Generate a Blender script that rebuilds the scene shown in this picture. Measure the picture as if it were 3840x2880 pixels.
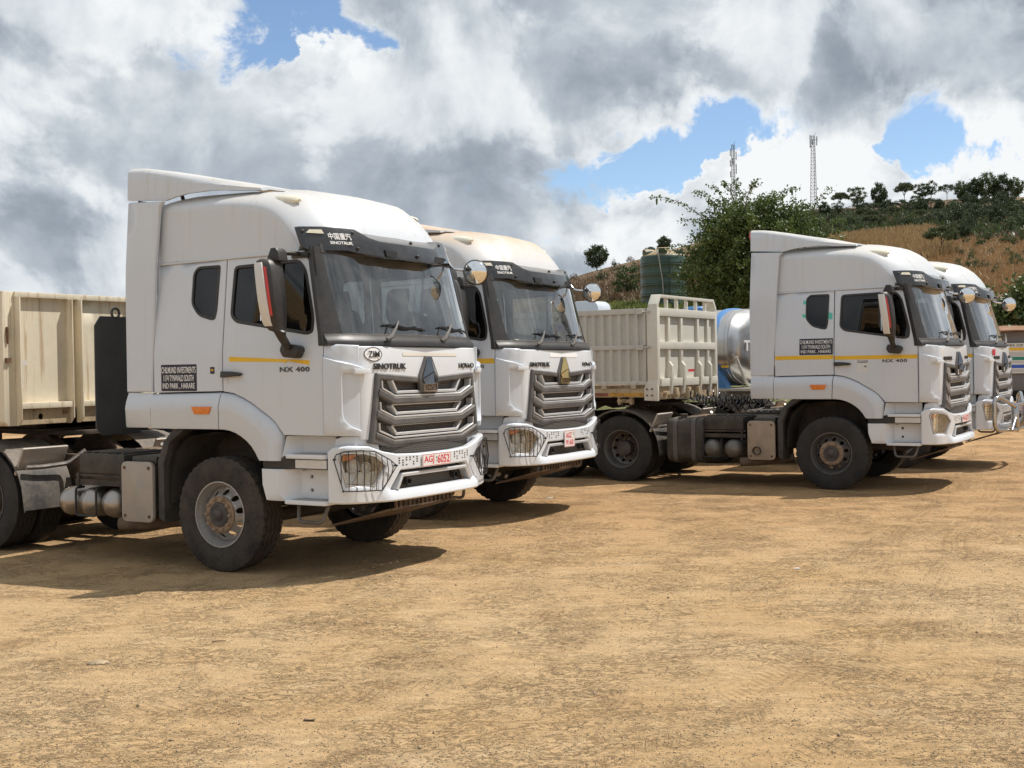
import bpy, bmesh, math, random
import numpy as np
from mathutils import Vector, Matrix
from mathutils.geometry import delaunay_2d_cdt

# ------------------------------------------------------------ clear, camera, sky, sun
for o in list(bpy.data.objects):
    bpy.data.objects.remove(o, do_unlink=True)
SC = bpy.context.scene
COL = SC.collection
R = math.radians
FOC = 4546.8            # focal length in pixels of the 3840 px wide photograph
CAMH = 1.882
cam_d = bpy.data.cameras.new('camera')
cam_d.sensor_width = 36.0
cam_d.sensor_fit = 'HORIZONTAL'
cam_d.lens = FOC / 3840 * 36
cam_d.clip_start = 0.1
cam_d.clip_end = 6000
cam = bpy.data.objects.new('camera', cam_d)
COL.objects.link(cam)
cam.matrix_world = (Matrix.Translation((0, 0, CAMH)) @ Matrix.Rotation(R(90 - 0.8037), 4, 'X')
                    @ Matrix.Rotation(R(-0.9805), 4, 'Z'))
SC.camera = cam

SUN_TO = Vector((0.552, 0.152, 1.0)).normalized()
SUN_EL = math.asin(SUN_TO.z)
SUN_AZ = math.atan2(SUN_TO.x, SUN_TO.y)
sun_d = bpy.data.lights.new('sun', 'SUN')
sun_d.energy = 4.7
sun_d.angle = R(0.53)
sun_d.color = (1.0, 0.955, 0.89)
sun = bpy.data.objects.new('sun', sun_d)
COL.objects.link(sun)
sun.rotation_euler = (-SUN_TO).to_track_quat('-Z', 'Y').to_euler()
sun.location = (20, 5, 40)

SC.view_settings.view_transform = 'Standard'
SC.view_settings.look = 'None'
SC.view_settings.gamma = 1.0
SC.view_settings.use_curve_mapping = False
SC.view_settings.exposure = 0.0

world = bpy.data.worlds.new('World')
SC.world = world
world.use_nodes = True
world.cycles.sampling_method = 'MANUAL'
world.cycles.sample_map_resolution = 512


class NT:
    """small node-graph writer"""
    def __init__(self, tree):
        self.t = tree
        tree.nodes.clear()

    def n(self, kind, ins=None, **props):
        nd = self.t.nodes.new(kind)
        for k, v in props.items():
            setattr(nd, k, v)
        if ins:
            for k, v in ins.items():
                s = nd.inputs[k]
                if isinstance(v, bpy.types.NodeSocket):
                    self.t.links.new(v, s)
                else:
                    s.default_value = v
        return nd

    def m(self, op, a, b=0.0, c=0.0, clamp=False):
        return self.n('ShaderNodeMath', {0: a, 1: b, 2: c}, operation=op, use_clamp=clamp).outputs[0]

    def mix(self, f, a, b, bt='MIX'):
        nd = self.n('ShaderNodeMix', data_type='RGBA', blend_type=bt)
        for i, v in ((0, f), (6, a), (7, b)):
            if isinstance(v, bpy.types.NodeSocket):
                self.t.links.new(v, nd.inputs[i])
            else:
                nd.inputs[i].default_value = v
        return nd.outputs[2]

    def mr(self, v, a, b, c=0.0, d=1.0, smooth=True):
        return self.n('ShaderNodeMapRange', {0: v, 1: a, 2: b, 3: c, 4: d},
                      interpolation_type='SMOOTHSTEP' if smooth else 'LINEAR').outputs[0]

    def noise(self, vec, scale, detail=4.0, rough=0.55, dist=0.0, col=False):
        nd = self.n('ShaderNodeTexNoise', {'Scale': scale, 'Detail': detail, 'Roughness': rough, 'Distortion': dist})
        if vec is not None:
            self.t.links.new(vec, nd.inputs['Vector'])
        return nd.outputs['Color' if col else 'Fac']

    def scale(self, vec, s):
        return self.n('ShaderNodeVectorMath', {0: vec, 1: s}, operation='MULTIPLY').outputs[0]


def c4(c, a=1.0):
    return (c[0], c[1], c[2], a)


GAP = [(640, 50, 85, 52, 1.15), (800, 84, 80, 36, 1.0), (555, 108, 58, 30, 0.8), (1660, 0, 46, 16, 0.6),
       (1420, 380, 150, 36, 1.15), (1570, 345, 100, 50, 1.15), (1935, 362, 150, 44, 1.25), (2070, 398, 100, 30, 1.0), (1650, 300, 60, 40, 0.6), (1480, 410, 130, 26, 0.5), (2010, 335, 110, 36, 0.6),
       (1890, 280, 170, 26, 0.5), (1330, 440, 70, 36, 0.5), (1290, 515, 80, 18, 0.45), (1480, 470, 50, 36, 0.3)]
FILL = [(1770, 340, 62, 62, 1.5), (1690, 385, 56, 50, 1.3), (1830, 425, 150, 30, 1.3), (1560, 425, 80, 30, 0.9),
        (690, 128, 80, 40, 1.0), (2160, 400, 110, 40, 1.1), (2080, 335, 90, 26, 0.9), (1400, 440, 110, 36, 0.8)]
BRIGHT = [(1260, 75, 80, 45, 0.30), (1580, 100, 150, 60, 0.30), (1690, 170, 60, 40, 0.25), (690, 130, 110, 46, 0.40), (230, 175, 110, 60, 0.22),
          (1760, 350, 110, 80, 0.55), (1690, 390, 80, 55, 0.4), (1850, 430, 190, 40, 0.5), (2120, 330, 120, 40, 0.42), (2150, 400, 110, 42, 0.5),
          (1350, 490, 170, 80, 0.34), (1180, 195, 120, 60, 0.2), (470, 60, 110, 70, 0.26), (250, 60, 200, 90, 0.16), (120, 250, 160, 60, 0.12), (380, 200, 160, 60, 0.12), (520, 280, 260, 70, 0.12), (820, 310, 220, 70, 0.12), (100, 410, 130, 22, 0.2),
          (1480, 265, 150, 40, 0.28), (900, 230, 160, 60, 0.16), (60, 260, 140, 50, 0.16), (560, 215, 120, 40, 0.12)]
DARK = [(1120, 45, 230, 60, 0.30), (1440, 165, 280, 46, 0.42), (2090, 130, 240, 90, 0.40), (1330, 215, 220, 34, 0.16),
        (620, 345, 260, 40, 0.10), (130, 480, 160, 26, 0.36), (60, 95, 180, 60, 0.06), (150, 575, 220, 30, 0.16),
        (1030, 420, 220, 60, 0.20), (1830, 225, 200, 40, 0.24),  (1180, 330, 150, 36, 0.12)]


def cloud_field(plus, minus, ka, kb, rank):
    """the cloud layout over azimuth and elevation as a few products of two curves"""
    A = np.linspace(-.48, .48, 32)
    E = np.linspace(-.03, .36, 32)
    aa, ee = np.meshgrid(A, E)
    f = np.zeros_like(aa)
    for lst, k in ((plus, ka), (minus, -kb)):
        for px, py, rx, ry, w in lst:
            f += k * w * np.exp(-((aa - (px - 1106) / 2619) / (rx * 1.05 / 2619)) ** 2 - ((ee - (793 - py) / 2619) / (ry * 1.05 / 2619)) ** 2)
    U, S, Vt = np.linalg.svd(f)
    r = np.sqrt(S[:rank])
    return U[:, :rank] * r, Vt[:rank].T * r


def build_sky():
    g = NT(world.node_tree)
    tc = g.n('ShaderNodeTexCoord')
    d = tc.outputs['Generated']
    sky = g.n('ShaderNodeTexSky', sky_type='NISHITA', sun_disc=False, sun_elevation=SUN_EL, sun_rotation=SUN_AZ,
              altitude=1200.0, air_density=1.0, dust_density=0.6, ozone_density=1.3)
    skyc = g.n('ShaderNodeVectorMath', {0: sky.outputs[0], 1: (0.138, 0.143, 0.146)}, operation='MULTIPLY').outputs[0]
    sp = g.n('ShaderNodeSeparateXYZ', {0: d})
    x, y, z = sp.outputs
    # warped angles so that cloud masses get ragged edges
    w1 = g.n('ShaderNodeVectorMath', {0: g.noise(d, 13.0, 6.0, 0.62, 0.3, True), 1: (.5, .5, .5)}, operation='SUBTRACT').outputs[0]
    ws = g.n('ShaderNodeSeparateXYZ', {0: w1})
    az = g.m('ADD', g.m('ARCTAN2', x, y), g.m('MULTIPLY', ws.outputs[0], 0.20))
    el = g.m('ADD', g.m('ARCSINE', z), g.m('MULTIPLY', ws.outputs[1], 0.13))
    ta = g.m('MULTIPLY_ADD', az, 1 / .96, .5)
    te = g.m('MULTIPLY_ADD', el, 1 / .39, .03 / .39)

    def ramp3(fac, cols):
        nd = g.n('ShaderNodeValToRGB', {0: fac})
        cr = nd.color_ramp
        cr.interpolation = 'B_SPLINE'
        while len(cr.elements) < 32:
            cr.elements.new(0.5)
        for i in range(32):
            cr.elements[i].position = i / 31
        for i in range(32):
            cr.elements[i].color = (cols[i, 0] * .25 + .5, cols[i, 1] * .25 + .5, cols[i, 2] * .25 + .5, 1)
        return g.n('ShaderNodeVectorMath', {0: nd.outputs[0], 1: (4, 4, 4), 2: (-2, -2, -2)}, operation='MULTIPLY_ADD').outputs[0]

    def field(plus, minus, ka, kb, rank=9):
        fe, fa = cloud_field(plus, minus, ka, kb, rank)
        tot = None
        for k in range(0, rank, 3):
            dp = g.n('ShaderNodeVectorMath', {0: ramp3(te, fe[:, k:k + 3]), 1: ramp3(ta, fa[:, k:k + 3])}, operation='DOT_PRODUCT').outputs['Value']
            tot = dp if tot is None else g.m('ADD', tot, dp)
        return tot

    # cloud coordinates: flatter towards the horizon
    den = g.m('ADD', g.m('MAXIMUM', z, 0.0), 0.30)
    cv = g.n('ShaderNodeCombineXYZ', {0: g.m('DIVIDE', x, den), 1: g.m('DIVIDE', y, den), 2: g.m('MULTIPLY', z, 4.0)}).outputs[0]
    n1 = g.noise(cv, 1.45, 7.0, 0.58, 0.2)
    n2 = g.noise(d, 15.0, 7.0, 0.6, 0.25)
    # billows: lit on their upper right, towards the sun
    L1 = g.noise(d, 7.5, 8.0, 0.56, 0.35)
    d2 = g.n('ShaderNodeVectorMath', {0: d, 1: (0.016, 0.0, 0.020)}, operation='ADD').outputs[0]
    L2 = g.noise(d2, 7.5, 6.0, 0.52, 0.35)
    relief = g.m('SUBTRACT', L1, L2)
    lobe = g.mr(L1, 0.455, 0.535)
    cov = g.m('ADD', g.m('MULTIPLY_ADD', n1, 0.8, 0.25), g.m('MULTIPLY_ADD', n2, 0.9, -0.45))
    cov = g.m('ADD', cov, field(FILL, GAP, 0.8, 0.95))
    mask = g.mr(cov, 0.15, 0.50)
    b = g.m('ADD', g.m('MULTIPLY_ADD', n1, 0.75, 0.10), g.m('MULTIPLY_ADD', n2, 0.34, -0.17))
    b = g.m('ADD', b, g.m('MULTIPLY_ADD', lobe, 0.20, -0.06))
    b = g.m('ADD', b, g.m('MULTIPLY', relief, 1.5))
    b = g.m('ADD', b, field(BRIGHT, DARK, 1.0, 0.72))
    # thin edges of a cloud are light
    b = g.m('ADD', b, g.mr(cov, 0.3, 0.75, 0.22, 0.0))
    ramp = g.n('ShaderNodeValToRGB', {0: b})
    cr = ramp.color_ramp
    cr.elements[0].position = 0.0
    cr.elements[0].color = (0.25, 0.295, 0.355, 1)
    cr.elements[1].position = 1.0
    cr.elements[1].color = (0.93, 0.95, 0.965, 1)
    for p_, c_ in ((0.25, (0.345, 0.395, 0.455, 1)), (0.5, (0.50, 0.555, 0.615, 1)), (0.75, (0.74, 0.785, 0.82, 1))):
        e = cr.elements.new(p_)
        e.color = c_
    out = g.mix(mask, skyc, ramp.outputs[0])
    bg = g.n('ShaderNodeBackground', {0: out, 1: 1.0})
    g.n('ShaderNodeOutputWorld', {0: bg.outputs[0]})


build_sky()

# ------------------------------------------------------------ helpers
rnd = random.Random(7)
rng = np.random.default_rng(11)


def tag(o, label=None, cat=None, group=None, kind=None):
    if label:
        o['label'] = label
    if cat:
        o['category'] = cat
    if group:
        o['group'] = group
    if kind:
        o['kind'] = kind
    return o


def empty(name, loc=(0, 0, 0), rz=0.0, rx=0.0, parent=None):
    o = bpy.data.objects.new(name, None)
    COL.objects.link(o)
    o.location = loc
    o.rotation_euler = (rx, 0, rz)
    o.parent = parent
    o.empty_display_size = 0.2
    return o


def new():
    return bmesh.new()


def mk(name, bm, mat, parent=None, bevel=0.0, smooth=35, seg=2, normals=True):
    """finish a bmesh into one mesh object"""
    if normals:
        bmesh.ops.recalc_face_normals(bm, faces=bm.faces)
    if bevel:
        ed = [e for e in bm.edges if len(e.link_faces) == 2 and e.calc_face_angle(0) > R(28)]
        bmesh.ops.bevel(bm, geom=ed, offset=bevel, segments=seg, affect='EDGES', profile=0.6, clamp_overlap=True)
    me = bpy.data.meshes.new(name)
    bm.to_mesh(me)
    bm.free()
    return mko(name, me, mat, parent, smooth)


def mko(name, me, mat, parent=None, smooth=35):
    me.materials.append(M[mat] if isinstance(mat, str) else mat)
    if smooth:
        me.polygons.foreach_set('use_smooth', [True] * len(me.polygons))
        me.set_sharp_from_angle(angle=R(smooth))
    o = bpy.data.objects.new(name, me)
    COL.objects.link(o)
    o.parent = parent
    return o


def mesh_np(name, verts, faces, mat, parent=None, smooth=0):
    me = bpy.data.meshes.new(name)
    verts = np.asarray(verts, dtype=np.float32)
    faces = np.asarray(faces, dtype=np.int32)
    k = faces.shape[1]
    me.vertices.add(len(verts))
    me.vertices.foreach_set('co', verts.ravel())
    me.loops.add(faces.size)
    me.loops.foreach_set('vertex_index', faces.ravel())
    me.polygons.add(len(faces))
    me.polygons.foreach_set('loop_start', np.arange(0, faces.size, k, dtype=np.int32))
    me.polygons.foreach_set('loop_total', np.full(len(faces), k, dtype=np.int32))
    me.update(calc_edges=True)
    me.validate()
    return mko(name, me, mat, parent, smooth)


def inst(o, parent=None, loc=None):
    """copy of one part sharing its mesh"""
    c = o.copy()
    COL.objects.link(c)
    if parent is not None:
        c.parent = parent
    if loc is not None:
        c.location = loc
    return c


def kids(o):
    return [c for c in COL.objects if c.parent == o]


def copy_tree(o, parent=None, index=None):
    if index is None:
        index = {}
        for q in COL.objects:
            if q.parent:
                index.setdefault(q.parent.name, []).append(q)
    c = o.copy()
    COL.objects.link(c)
    c.parent = parent
    for ch in index.get(o.name, []):
        copy_tree(ch, c, index)
    return c


def box(bm, x0, x1, y0, y1, z0, z1):
    vs = [bm.verts.new((x, y, z)) for x in (x0, x1) for y in (y0, y1) for z in (z0, z1)]
    for f in ((0, 1, 3, 2), (4, 6, 7, 5), (0, 4, 5, 1), (2, 3, 7, 6), (0, 2, 6, 4), (1, 5, 7, 3)):
        bm.faces.new([vs[i] for i in f])
    return vs


def loft(bm, rings, closed=True, caps=True):
    rows = [[bm.verts.new(p) for p in r] for r in rings]
    n = len(rows[0])
    for a, b in zip(rows[:-1], rows[1:]):
        for i in range(n if closed else n - 1):
            j = (i + 1) % n
            bm.faces.new((a[i], a[j], b[j], b[i]))
    if caps and closed:
        bm.faces.new(list(reversed(rows[0])))
        bm.faces.new(rows[-1])
    return rows


def prism(bm, poly, fmap, a, b):
    """poly: 2-D outline, fmap(u, v, w) -> xyz; extruded from w=a to w=b"""
    return loft(bm, [[fmap(u, v, a) for u, v in poly], [fmap(u, v, b) for u, v in poly]])


def XZ(u, v, w):
    return (u, w, v)


def YZ(u, v, w):
    return (w, u, v)


def XY(u, v, w):
    return (u, v, w)


def tube(bm, pts, r, n=8, caps=True):
    pts = [Vector(p) for p in pts]
    rs = r if isinstance(r, (list, tuple)) else [r] * len(pts)
    ref = None
    rings = []
    for i, p in enumerate(pts):
        a = pts[max(i - 1, 0)]
        b = pts[min(i + 1, len(pts) - 1)]
        t = (b - a).normalized()
        if ref is None:
            ref = t.orthogonal().normalized()
        u = (ref - t * ref.dot(t))
        if u.length < 1e-5:
            u = t.orthogonal()
        u.normalize()
        ref = u
        v = t.cross(u)
        rings.append([p + (u * math.cos(2 * math.pi * k / n) + v * math.sin(2 * math.pi * k / n)) * rs[i] for k in range(n)])
    loft(bm, rings, True, caps)


def fillet(pts, r, n=4):
    """round the corners of a 3-D polyline"""
    pts = [Vector(p) for p in pts]
    out = [pts[0]]
    for a, p, b in zip(pts[:-2], pts[1:-1], pts[2:]):
        d1, d2 = (a - p), (b - p)
        k = min(r, d1.length * .45, d2.length * .45)
        s, e = p + d1.normalized() * k, p + d2.normalized() * k
        for i in range(n + 1):
            t = i / n
            out.append(s * (1 - t) ** 2 + p * 2 * t * (1 - t) + e * t * t)
    out.append(pts[-1])
    return out


def rpoly(poly, r, n=4):
    """round the corners of a closed 2-D polygon"""
    out = []
    m = len(poly)
    rr = r if isinstance(r, (list, tuple)) else [r] * m
    for i in range(m):
        a, p, b = Vector(poly[i - 1]), Vector(poly[i]), Vector(poly[(i + 1) % m])
        d1, d2 = a - p, b - p
        k = min(rr[i], d1.length * .48, d2.length * .48)
        if k < 1e-4:
            out.append((p.x, p.y))
            continue
        s, e = p + d1.normalized() * k, p + d2.normalized() * k
        for q in range(n + 1):
            t = q / n
            w = s * (1 - t) ** 2 + p * 2 * t * (1 - t) + e * t * t
            out.append((w.x, w.y))
    return out


def area2(p):
    return sum(p[i - 1][0] * p[i][1] - p[i][0] * p[i - 1][1] for i in range(len(p)))


def offs(poly, d):
    """offset a closed polygon inwards by d (outwards if negative)"""
    n = len(poly)
    sg = 1 if area2(poly) > 0 else -1
    out = []
    for i in range(n):
        a, p, b = Vector(poly[i - 1]), Vector(poly[i]), Vector(poly[(i + 1) % n])
        e1, e2 = (p - a), (b - p)
        if e1.length < 1e-7 or e2.length < 1e-7:
            out.append((p.x, p.y))
            continue
        e1.normalize()
        e2.normalize()
        n1, n2 = Vector((-e1.y, e1.x)) * sg, Vector((-e2.y, e2.x)) * sg
        m = n1 + n2
        k = max(0.35, (1 + n1.dot(n2)) / 2)
        m = m / 2 / k
        out.append((p.x + m.x * d, p.y + m.y * d))
    return out


def inside(p, poly):
    c = False
    x, y = p
    for i in range(len(poly)):
        (x1, y1), (x2, y2) = poly[i - 1], poly[i]
        if (y1 > y) != (y2 > y) and x < (x2 - x1) * (y - y1) / (y2 - y1) + x1:
            c = not c
    return c


def densify(poly, step):
    out = []
    for i in range(len(poly)):
        a, b = Vector(poly[i]), Vector(poly[(i + 1) % len(poly)])
        k = max(1, int((b - a).length / step))
        for j in range(k):
            w = a.lerp(b, j / k)
            out.append((w.x, w.y))
    return out


def panel(bm, outline, fmap, thick=0.03, holes=(), grid=0.0, cham=0.005, step=0.12, rows=()):
    """sheet with rounded rim: fmap(u, v, depth) -> xyz"""
    if step:
        outline = densify(outline, step)
        holes = [densify(h, step) for h in holes]
    loops = [outline] + list(holes)
    front = [offs(outline, cham)] + [offs(h, -cham) for h in holes]
    pts, edges = [], []
    for lp in front:
        k = len(pts)
        pts += [Vector(p) for p in lp]
        edges += [(k + i, k + (i + 1) % len(lp)) for i in range(len(lp))]
    nb = len(pts)
    if grid:
        us = [p[0] for p in outline]
        vs = [p[1] for p in outline]
        u = min(us) + grid
        while u < max(us):
            v = min(vs) + grid
            while v < max(vs):
                if inside((u, v), front[0]) and not any(inside((u, v), h) for h in front[1:]):
                    pts.append(Vector((u, v)))
                v += grid
            u += grid
    for v in rows:
        us = [p[0] for p in outline]
        u = min(us) + .01
        while u < max(us):
            if inside((u, v), front[0]) and not any(inside((u, v), h) for h in front[1:]):
                pts.append(Vector((u, v)))
            u += .035
    vo, _, fo, ov, _, _ = delaunay_2d_cdt(pts, edges, [], 0, 1e-5)
    for side, dep in ((0, 0.0), (1, thick)):
        bv = {}
        for f in fo:
            c = (sum(vo[i].x for i in f) / 3, sum(vo[i].y for i in f) / 3)
            if not inside(c, front[0]) or any(inside(c, h) for h in front[1:]):
                continue
            ids = list(f) if side == 0 else list(reversed(f))
            for i in ids:
                if i not in bv:
                    bv[i] = bm.verts.new(fmap(vo[i].x, vo[i].y, dep))
            bm.faces.new([bv[i] for i in ids])
    for lp, fr in zip(loops, front):
        loft(bm, [[fmap(u, v, 0.0) for u, v in fr], [fmap(u, v, cham) for u, v in lp],
                  [fmap(u, v, thick) for u, v in lp], [fmap(u, v, thick) for u, v in fr]], True, False)
    bmesh.ops.remove_doubles(bm, verts=bm.verts, dist=1e-5)


def lathe(bm, prof, n=32, axis='Y', c=(0, 0, 0), cap=False):
    """prof: (radius, position along axis)"""
    rings = []
    for r, h in prof:
        ring = []
        for k in range(n):
            a = 2 * math.pi * k / n
            u, v = r * math.cos(a), r * math.sin(a)
            p = {'Y': (u, h, v), 'X': (h, u, v), 'Z': (u, v, h)}[axis]
            ring.append((p[0] + c[0], p[1] + c[1], p[2] + c[2]))
        rings.append(ring)
    loft(bm, rings, True, cap)


def lerp_tab(tab, x):
    if x <= tab[0][0]:
        return tab[0][1]
    for (a, p), (b, q) in zip(tab[:-1], tab[1:]):
        if x <= b:
            return p + (q - p) * (x - a) / (b - a)
    return tab[-1][1]


TEXTS = {}


def text(name, s, org, right, up, w, h, mat, parent, ext=0.002, bold=0.0, shear=0.0, space=1.0, line=1.0, align='LEFT'):
    """lettering fitted to width w and height h, its lower left corner at org"""
    cu = bpy.data.curves.new(name, 'FONT')
    cu.body = s
    cu.offset = bold
    cu.shear = shear
    cu.extrude = 0.05
    cu.space_character = space
    cu.space_line = line
    cu.align_x = align
    cu.resolution_u = 3
    ob = bpy.data.objects.new(name, cu)
    COL.objects.link(ob)
    dg = bpy.context.evaluated_depsgraph_get()
    me = bpy.data.meshes.new_from_object(ob.evaluated_get(dg))
    bpy.data.objects.remove(ob, do_unlink=True)
    me.name = name
    co = np.empty(len(me.vertices) * 3, np.float32)
    me.vertices.foreach_get('co', co)
    co = co.reshape(-1, 3)
    lo, hi = co.min(0), co.max(0)
    t = (co - lo) / np.maximum(hi - lo, 1e-6)
    rt, upv = np.array(right, float), np.array(up, float)
    nr = np.cross(rt, upv)
    P = np.array(org) + t[:, :1] * w * rt + t[:, 1:2] * h * upv + t[:, 2:] * ext * nr
    me.vertices.foreach_set('co', P.astype(np.float32).ravel())
    me.materials.clear()
    me.update()
    return mko(name, me, mat, parent, 0)


def leaf_quads(C, size, normal_bias=None, aspect=0.55, rg=rng):
    """leaf-shaped quads at centres C with random orientation"""
    n = len(C)
    a = rg.normal(size=(n, 3))
    a /= np.linalg.norm(a, axis=1, keepdims=True)
    b = rg.normal(size=(n, 3))
    if normal_bias is not None:
        nb = np.asarray(normal_bias)
        a = a - 0.6 * (a @ nb)[:, None] * nb
        a /= np.linalg.norm(a, axis=1, keepdims=True)
    b = b - (b * a).sum(1, keepdims=True) * a
    b /= np.linalg.norm(b, axis=1, keepdims=True)
    s = (np.asarray(size) * rg.uniform(0.6, 1.3, n))[:, None]
    V = np.stack([C - a * s * .5, C + b * s * aspect * .5, C + a * s * .5, C - b * s * aspect * .5], 1).reshape(-1, 3)
    F = np.arange(4 * n).reshape(-1, 4)
    return V, F

# ------------------------------------------------------------ materials
M = {}
DUST = (0.42, 0.29, 0.17)


def newmat(name):
    m = bpy.data.materials.new(name)
    m.use_nodes = True
    M[name] = m
    return NT(m.node_tree)


def finish(g, col, rough=0.5, metal=0.0, coat=0.0, bump=None, bstr=0.2, bdist=0.01, **kw):
    ins = {'Base Color': col, 'Roughness': rough, 'Metallic': metal, 'Coat Weight': coat, 'Coat Roughness': 0.08}
    ins.update(kw)
    if bump is not None:
        ins['Normal'] = g.n('ShaderNodeBump', {'Height': bump, 'Strength': bstr, 'Distance': bdist}).outputs[0]
    p = g.n('ShaderNodeBsdfPrincipled', ins)
    g.n('ShaderNodeOutputMaterial', {0: p.outputs[0]})
    return p


def mat(name, col, rough=0.5, metal=0.0, coat=0.0, dust=0.0, dustup=0.0, var=0.12, nscale=3.0, bump=0.0, bscale=40.0,
        stain=None, stainc=(0.2, 0.09, 0.03), dcol=DUST, streak=0.0, sthr=(0.52, 0.78), **kw):
    g = newmat(name)
    pos = g.n('ShaderNodeTexCoord').outputs['Object']
    n = g.noise(pos, nscale, 6.0, 0.6)
    f = g.noise(pos, nscale * 9, 4.0, 0.6)
    c = g.mix(g.mr(n, 0.3, 0.7), c4([k * (1 - var) for k in col]), c4([min(1, k * (1 + var)) for k in col]))
    rr = rough
    if dust or dustup:
        d = g.m('MULTIPLY', g.mr(g.m('ADD', g.m('MULTIPLY', n, 0.6), g.m('MULTIPLY', f, 0.4)), 0.32, 0.68), dust)
        if dustup:
            nz = g.n('ShaderNodeSeparateXYZ', {0: g.n('ShaderNodeNewGeometry').outputs['Normal']}).outputs[2]
            up = g.m('MULTIPLY', g.mr(nz, 0.35, 0.95), g.mr(g.m('ADD', n, g.m('MULTIPLY', f, 0.3)), 0.35, 0.75, 0.35, 1.0))
            d = g.m('ADD', d, g.m('MULTIPLY', up, dustup), clamp=True)
        c = g.mix(d, c, c4(dcol))
        rr = g.m('ADD', rough, g.m('MULTIPLY', d, 0.75 - rough), clamp=True)
    if streak:
        sv = g.scale(pos, (7.0, 7.0, 0.35))
        st = g.m('MULTIPLY', g.mr(g.noise(sv, 2.0, 5.0, 0.65), sthr[0], sthr[1]), streak)
        c = g.mix(st, c, c4(stainc))
    if stain:
        st = g.m('MULTIPLY', g.mr(g.noise(pos, stain[0], 7.0, 0.66), stain[1], stain[1] + 0.1), stain[2])
        c = g.mix(st, c, c4(stainc))
    b = None
    if bump:
        b = g.noise(pos, bscale, 4.0, 0.6)
    finish(g, c, rr, metal, coat, b, bump, 0.004, **kw)


# paint and plastics
mat('white_paint', (0.605, 0.645, 0.70), 0.3, coat=0.5, bump=0.035, bscale=2.2, dust=0.05, dustup=0.10, var=0.02, nscale=1.6, streak=0.22, stainc=(0.43, 0.40, 0.36), stain=(1.7, 0.66, 0.3))
mat('white_clean', (0.705, 0.735, 0.775), 0.28, coat=0.5, dust=0.04, dustup=0.06, var=0.015, nscale=1.9, stain=(3.2, 0.63, 0.3), stainc=(0.46, 0.36, 0.24))
mat('roof_paint', (0.60, 0.635, 0.68), 0.36, coat=0.25, dust=0.08, dustup=0.5, var=0.02, nscale=1.4, streak=0.42, stainc=(0.47, 0.38, 0.25), dcol=(0.56, 0.48, 0.37))
mat('roof_dusty', (0.60, 0.61, 0.625), 0.4, coat=0.1, dust=0.10, dustup=0.8, var=0.02, nscale=1.4, streak=0.3, stainc=(0.5, 0.36, 0.22), dcol=(0.54, 0.39, 0.25))
mat('black_plastic', (0.018, 0.0185, 0.02), 0.4, dust=0.05, dustup=0.12, var=0.2, nscale=3, bump=0.05, bscale=300)
mat('visor_plastic', (0.018, 0.019, 0.021), 0.2, coat=0.5, dust=0.05, dustup=0.4, var=0.2, nscale=3, dcol=(0.3, 0.27, 0.24))
mat('grille_plastic', (0.085, 0.084, 0.086), 0.55, dust=0.14, dustup=0.28, var=0.15, nscale=6, dcol=(0.34, 0.28, 0.22))
mat('silver_trim', (0.62, 0.63, 0.645), 0.33, metal=0.45, dust=0.08, dustup=0.12, var=0.05, nscale=9)
mat('silver_cap', (0.66, 0.65, 0.63), 0.4, metal=0.2, dust=0.1, var=0.03, nscale=6)
mat('chrome', (0.82, 0.82, 0.82), 0.07, metal=1.0, dust=0.06, var=0.03, nscale=8)
mat('gold_chrome', (0.72, 0.52, 0.22), 0.14, metal=1.0, dust=0.1, var=0.05, nscale=8)
mat('emblem_chrome', (0.20, 0.21, 0.23), 0.1, metal=1.0, dust=0.04, var=0.03, nscale=8)
mat('badge_dark', (0.10, 0.10, 0.10), 0.25, metal=0.7, var=0.1)
mat('mirror', (0.86, 0.87, 0.87), 0.015, metal=1.0, var=0.0)
mat('steel_tank', (0.42, 0.40, 0.38), 0.28, metal=0.9, dust=0.35, var=0.08, nscale=6)
mat('steel_bar', (0.5, 0.5, 0.51), 0.14, metal=1.0, dust=0.08, var=0.05)
mat('tanker_steel', (0.58, 0.585, 0.59), 0.27, metal=0.9, dust=0.12, dustup=0.15, var=0.05, nscale=2)
mat('alu_cover', (0.42, 0.39, 0.36), 0.5, metal=0.35, dust=0.4, var=0.1, nscale=7, streak=0.2, stainc=(0.22, 0.16, 0.11))
mat('rim_steel', (0.44, 0.43, 0.42), 0.4, metal=0.5, dust=0.45, var=0.12, nscale=7, dcol=(0.22, 0.17, 0.12))
mat('rim_grey', (0.12, 0.12, 0.12), 0.45, metal=0.4, dust=0.4, var=0.2, nscale=7, dcol=(0.2, 0.15, 0.11))
mat('hub_rust', (0.24, 0.16, 0.10), 0.8, dust=0.5, var=0.35, nscale=12, bump=0.4, bscale=60, dcol=(0.36, 0.27, 0.19))
mat('hub_dark', (0.055, 0.052, 0.05), 0.6, dust=0.4, var=0.2, nscale=9, dcol=(0.16, 0.12, 0.09))
mat('tyre', (0.02, 0.019, 0.018), 0.8, dust=0.55, var=0.25, nscale=4.5, bump=0.25, bscale=70, dcol=(0.10, 0.07, 0.046))
mat('tyre_clean', (0.016, 0.016, 0.016), 0.75, dust=0.22, var=0.25, nscale=4.5, bump=0.2, bscale=70, dcol=(0.1, 0.075, 0.055))
mat('rubber_flap', (0.035, 0.035, 0.036), 0.7, dust=0.35, var=0.2, nscale=3, dcol=(0.17, 0.14, 0.11))
mat('mudguard', (0.05, 0.05, 0.05), 0.55, dust=0.55, dustup=0.5, var=0.2, nscale=2.5, dcol=(0.25, 0.2, 0.15))
mat('chassis', (0.03, 0.027, 0.025), 0.75, dust=0.45, dustup=0.5, var=0.3, nscale=5, bump=0.3, bscale=50, dcol=(0.15, 0.105, 0.07))
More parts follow.
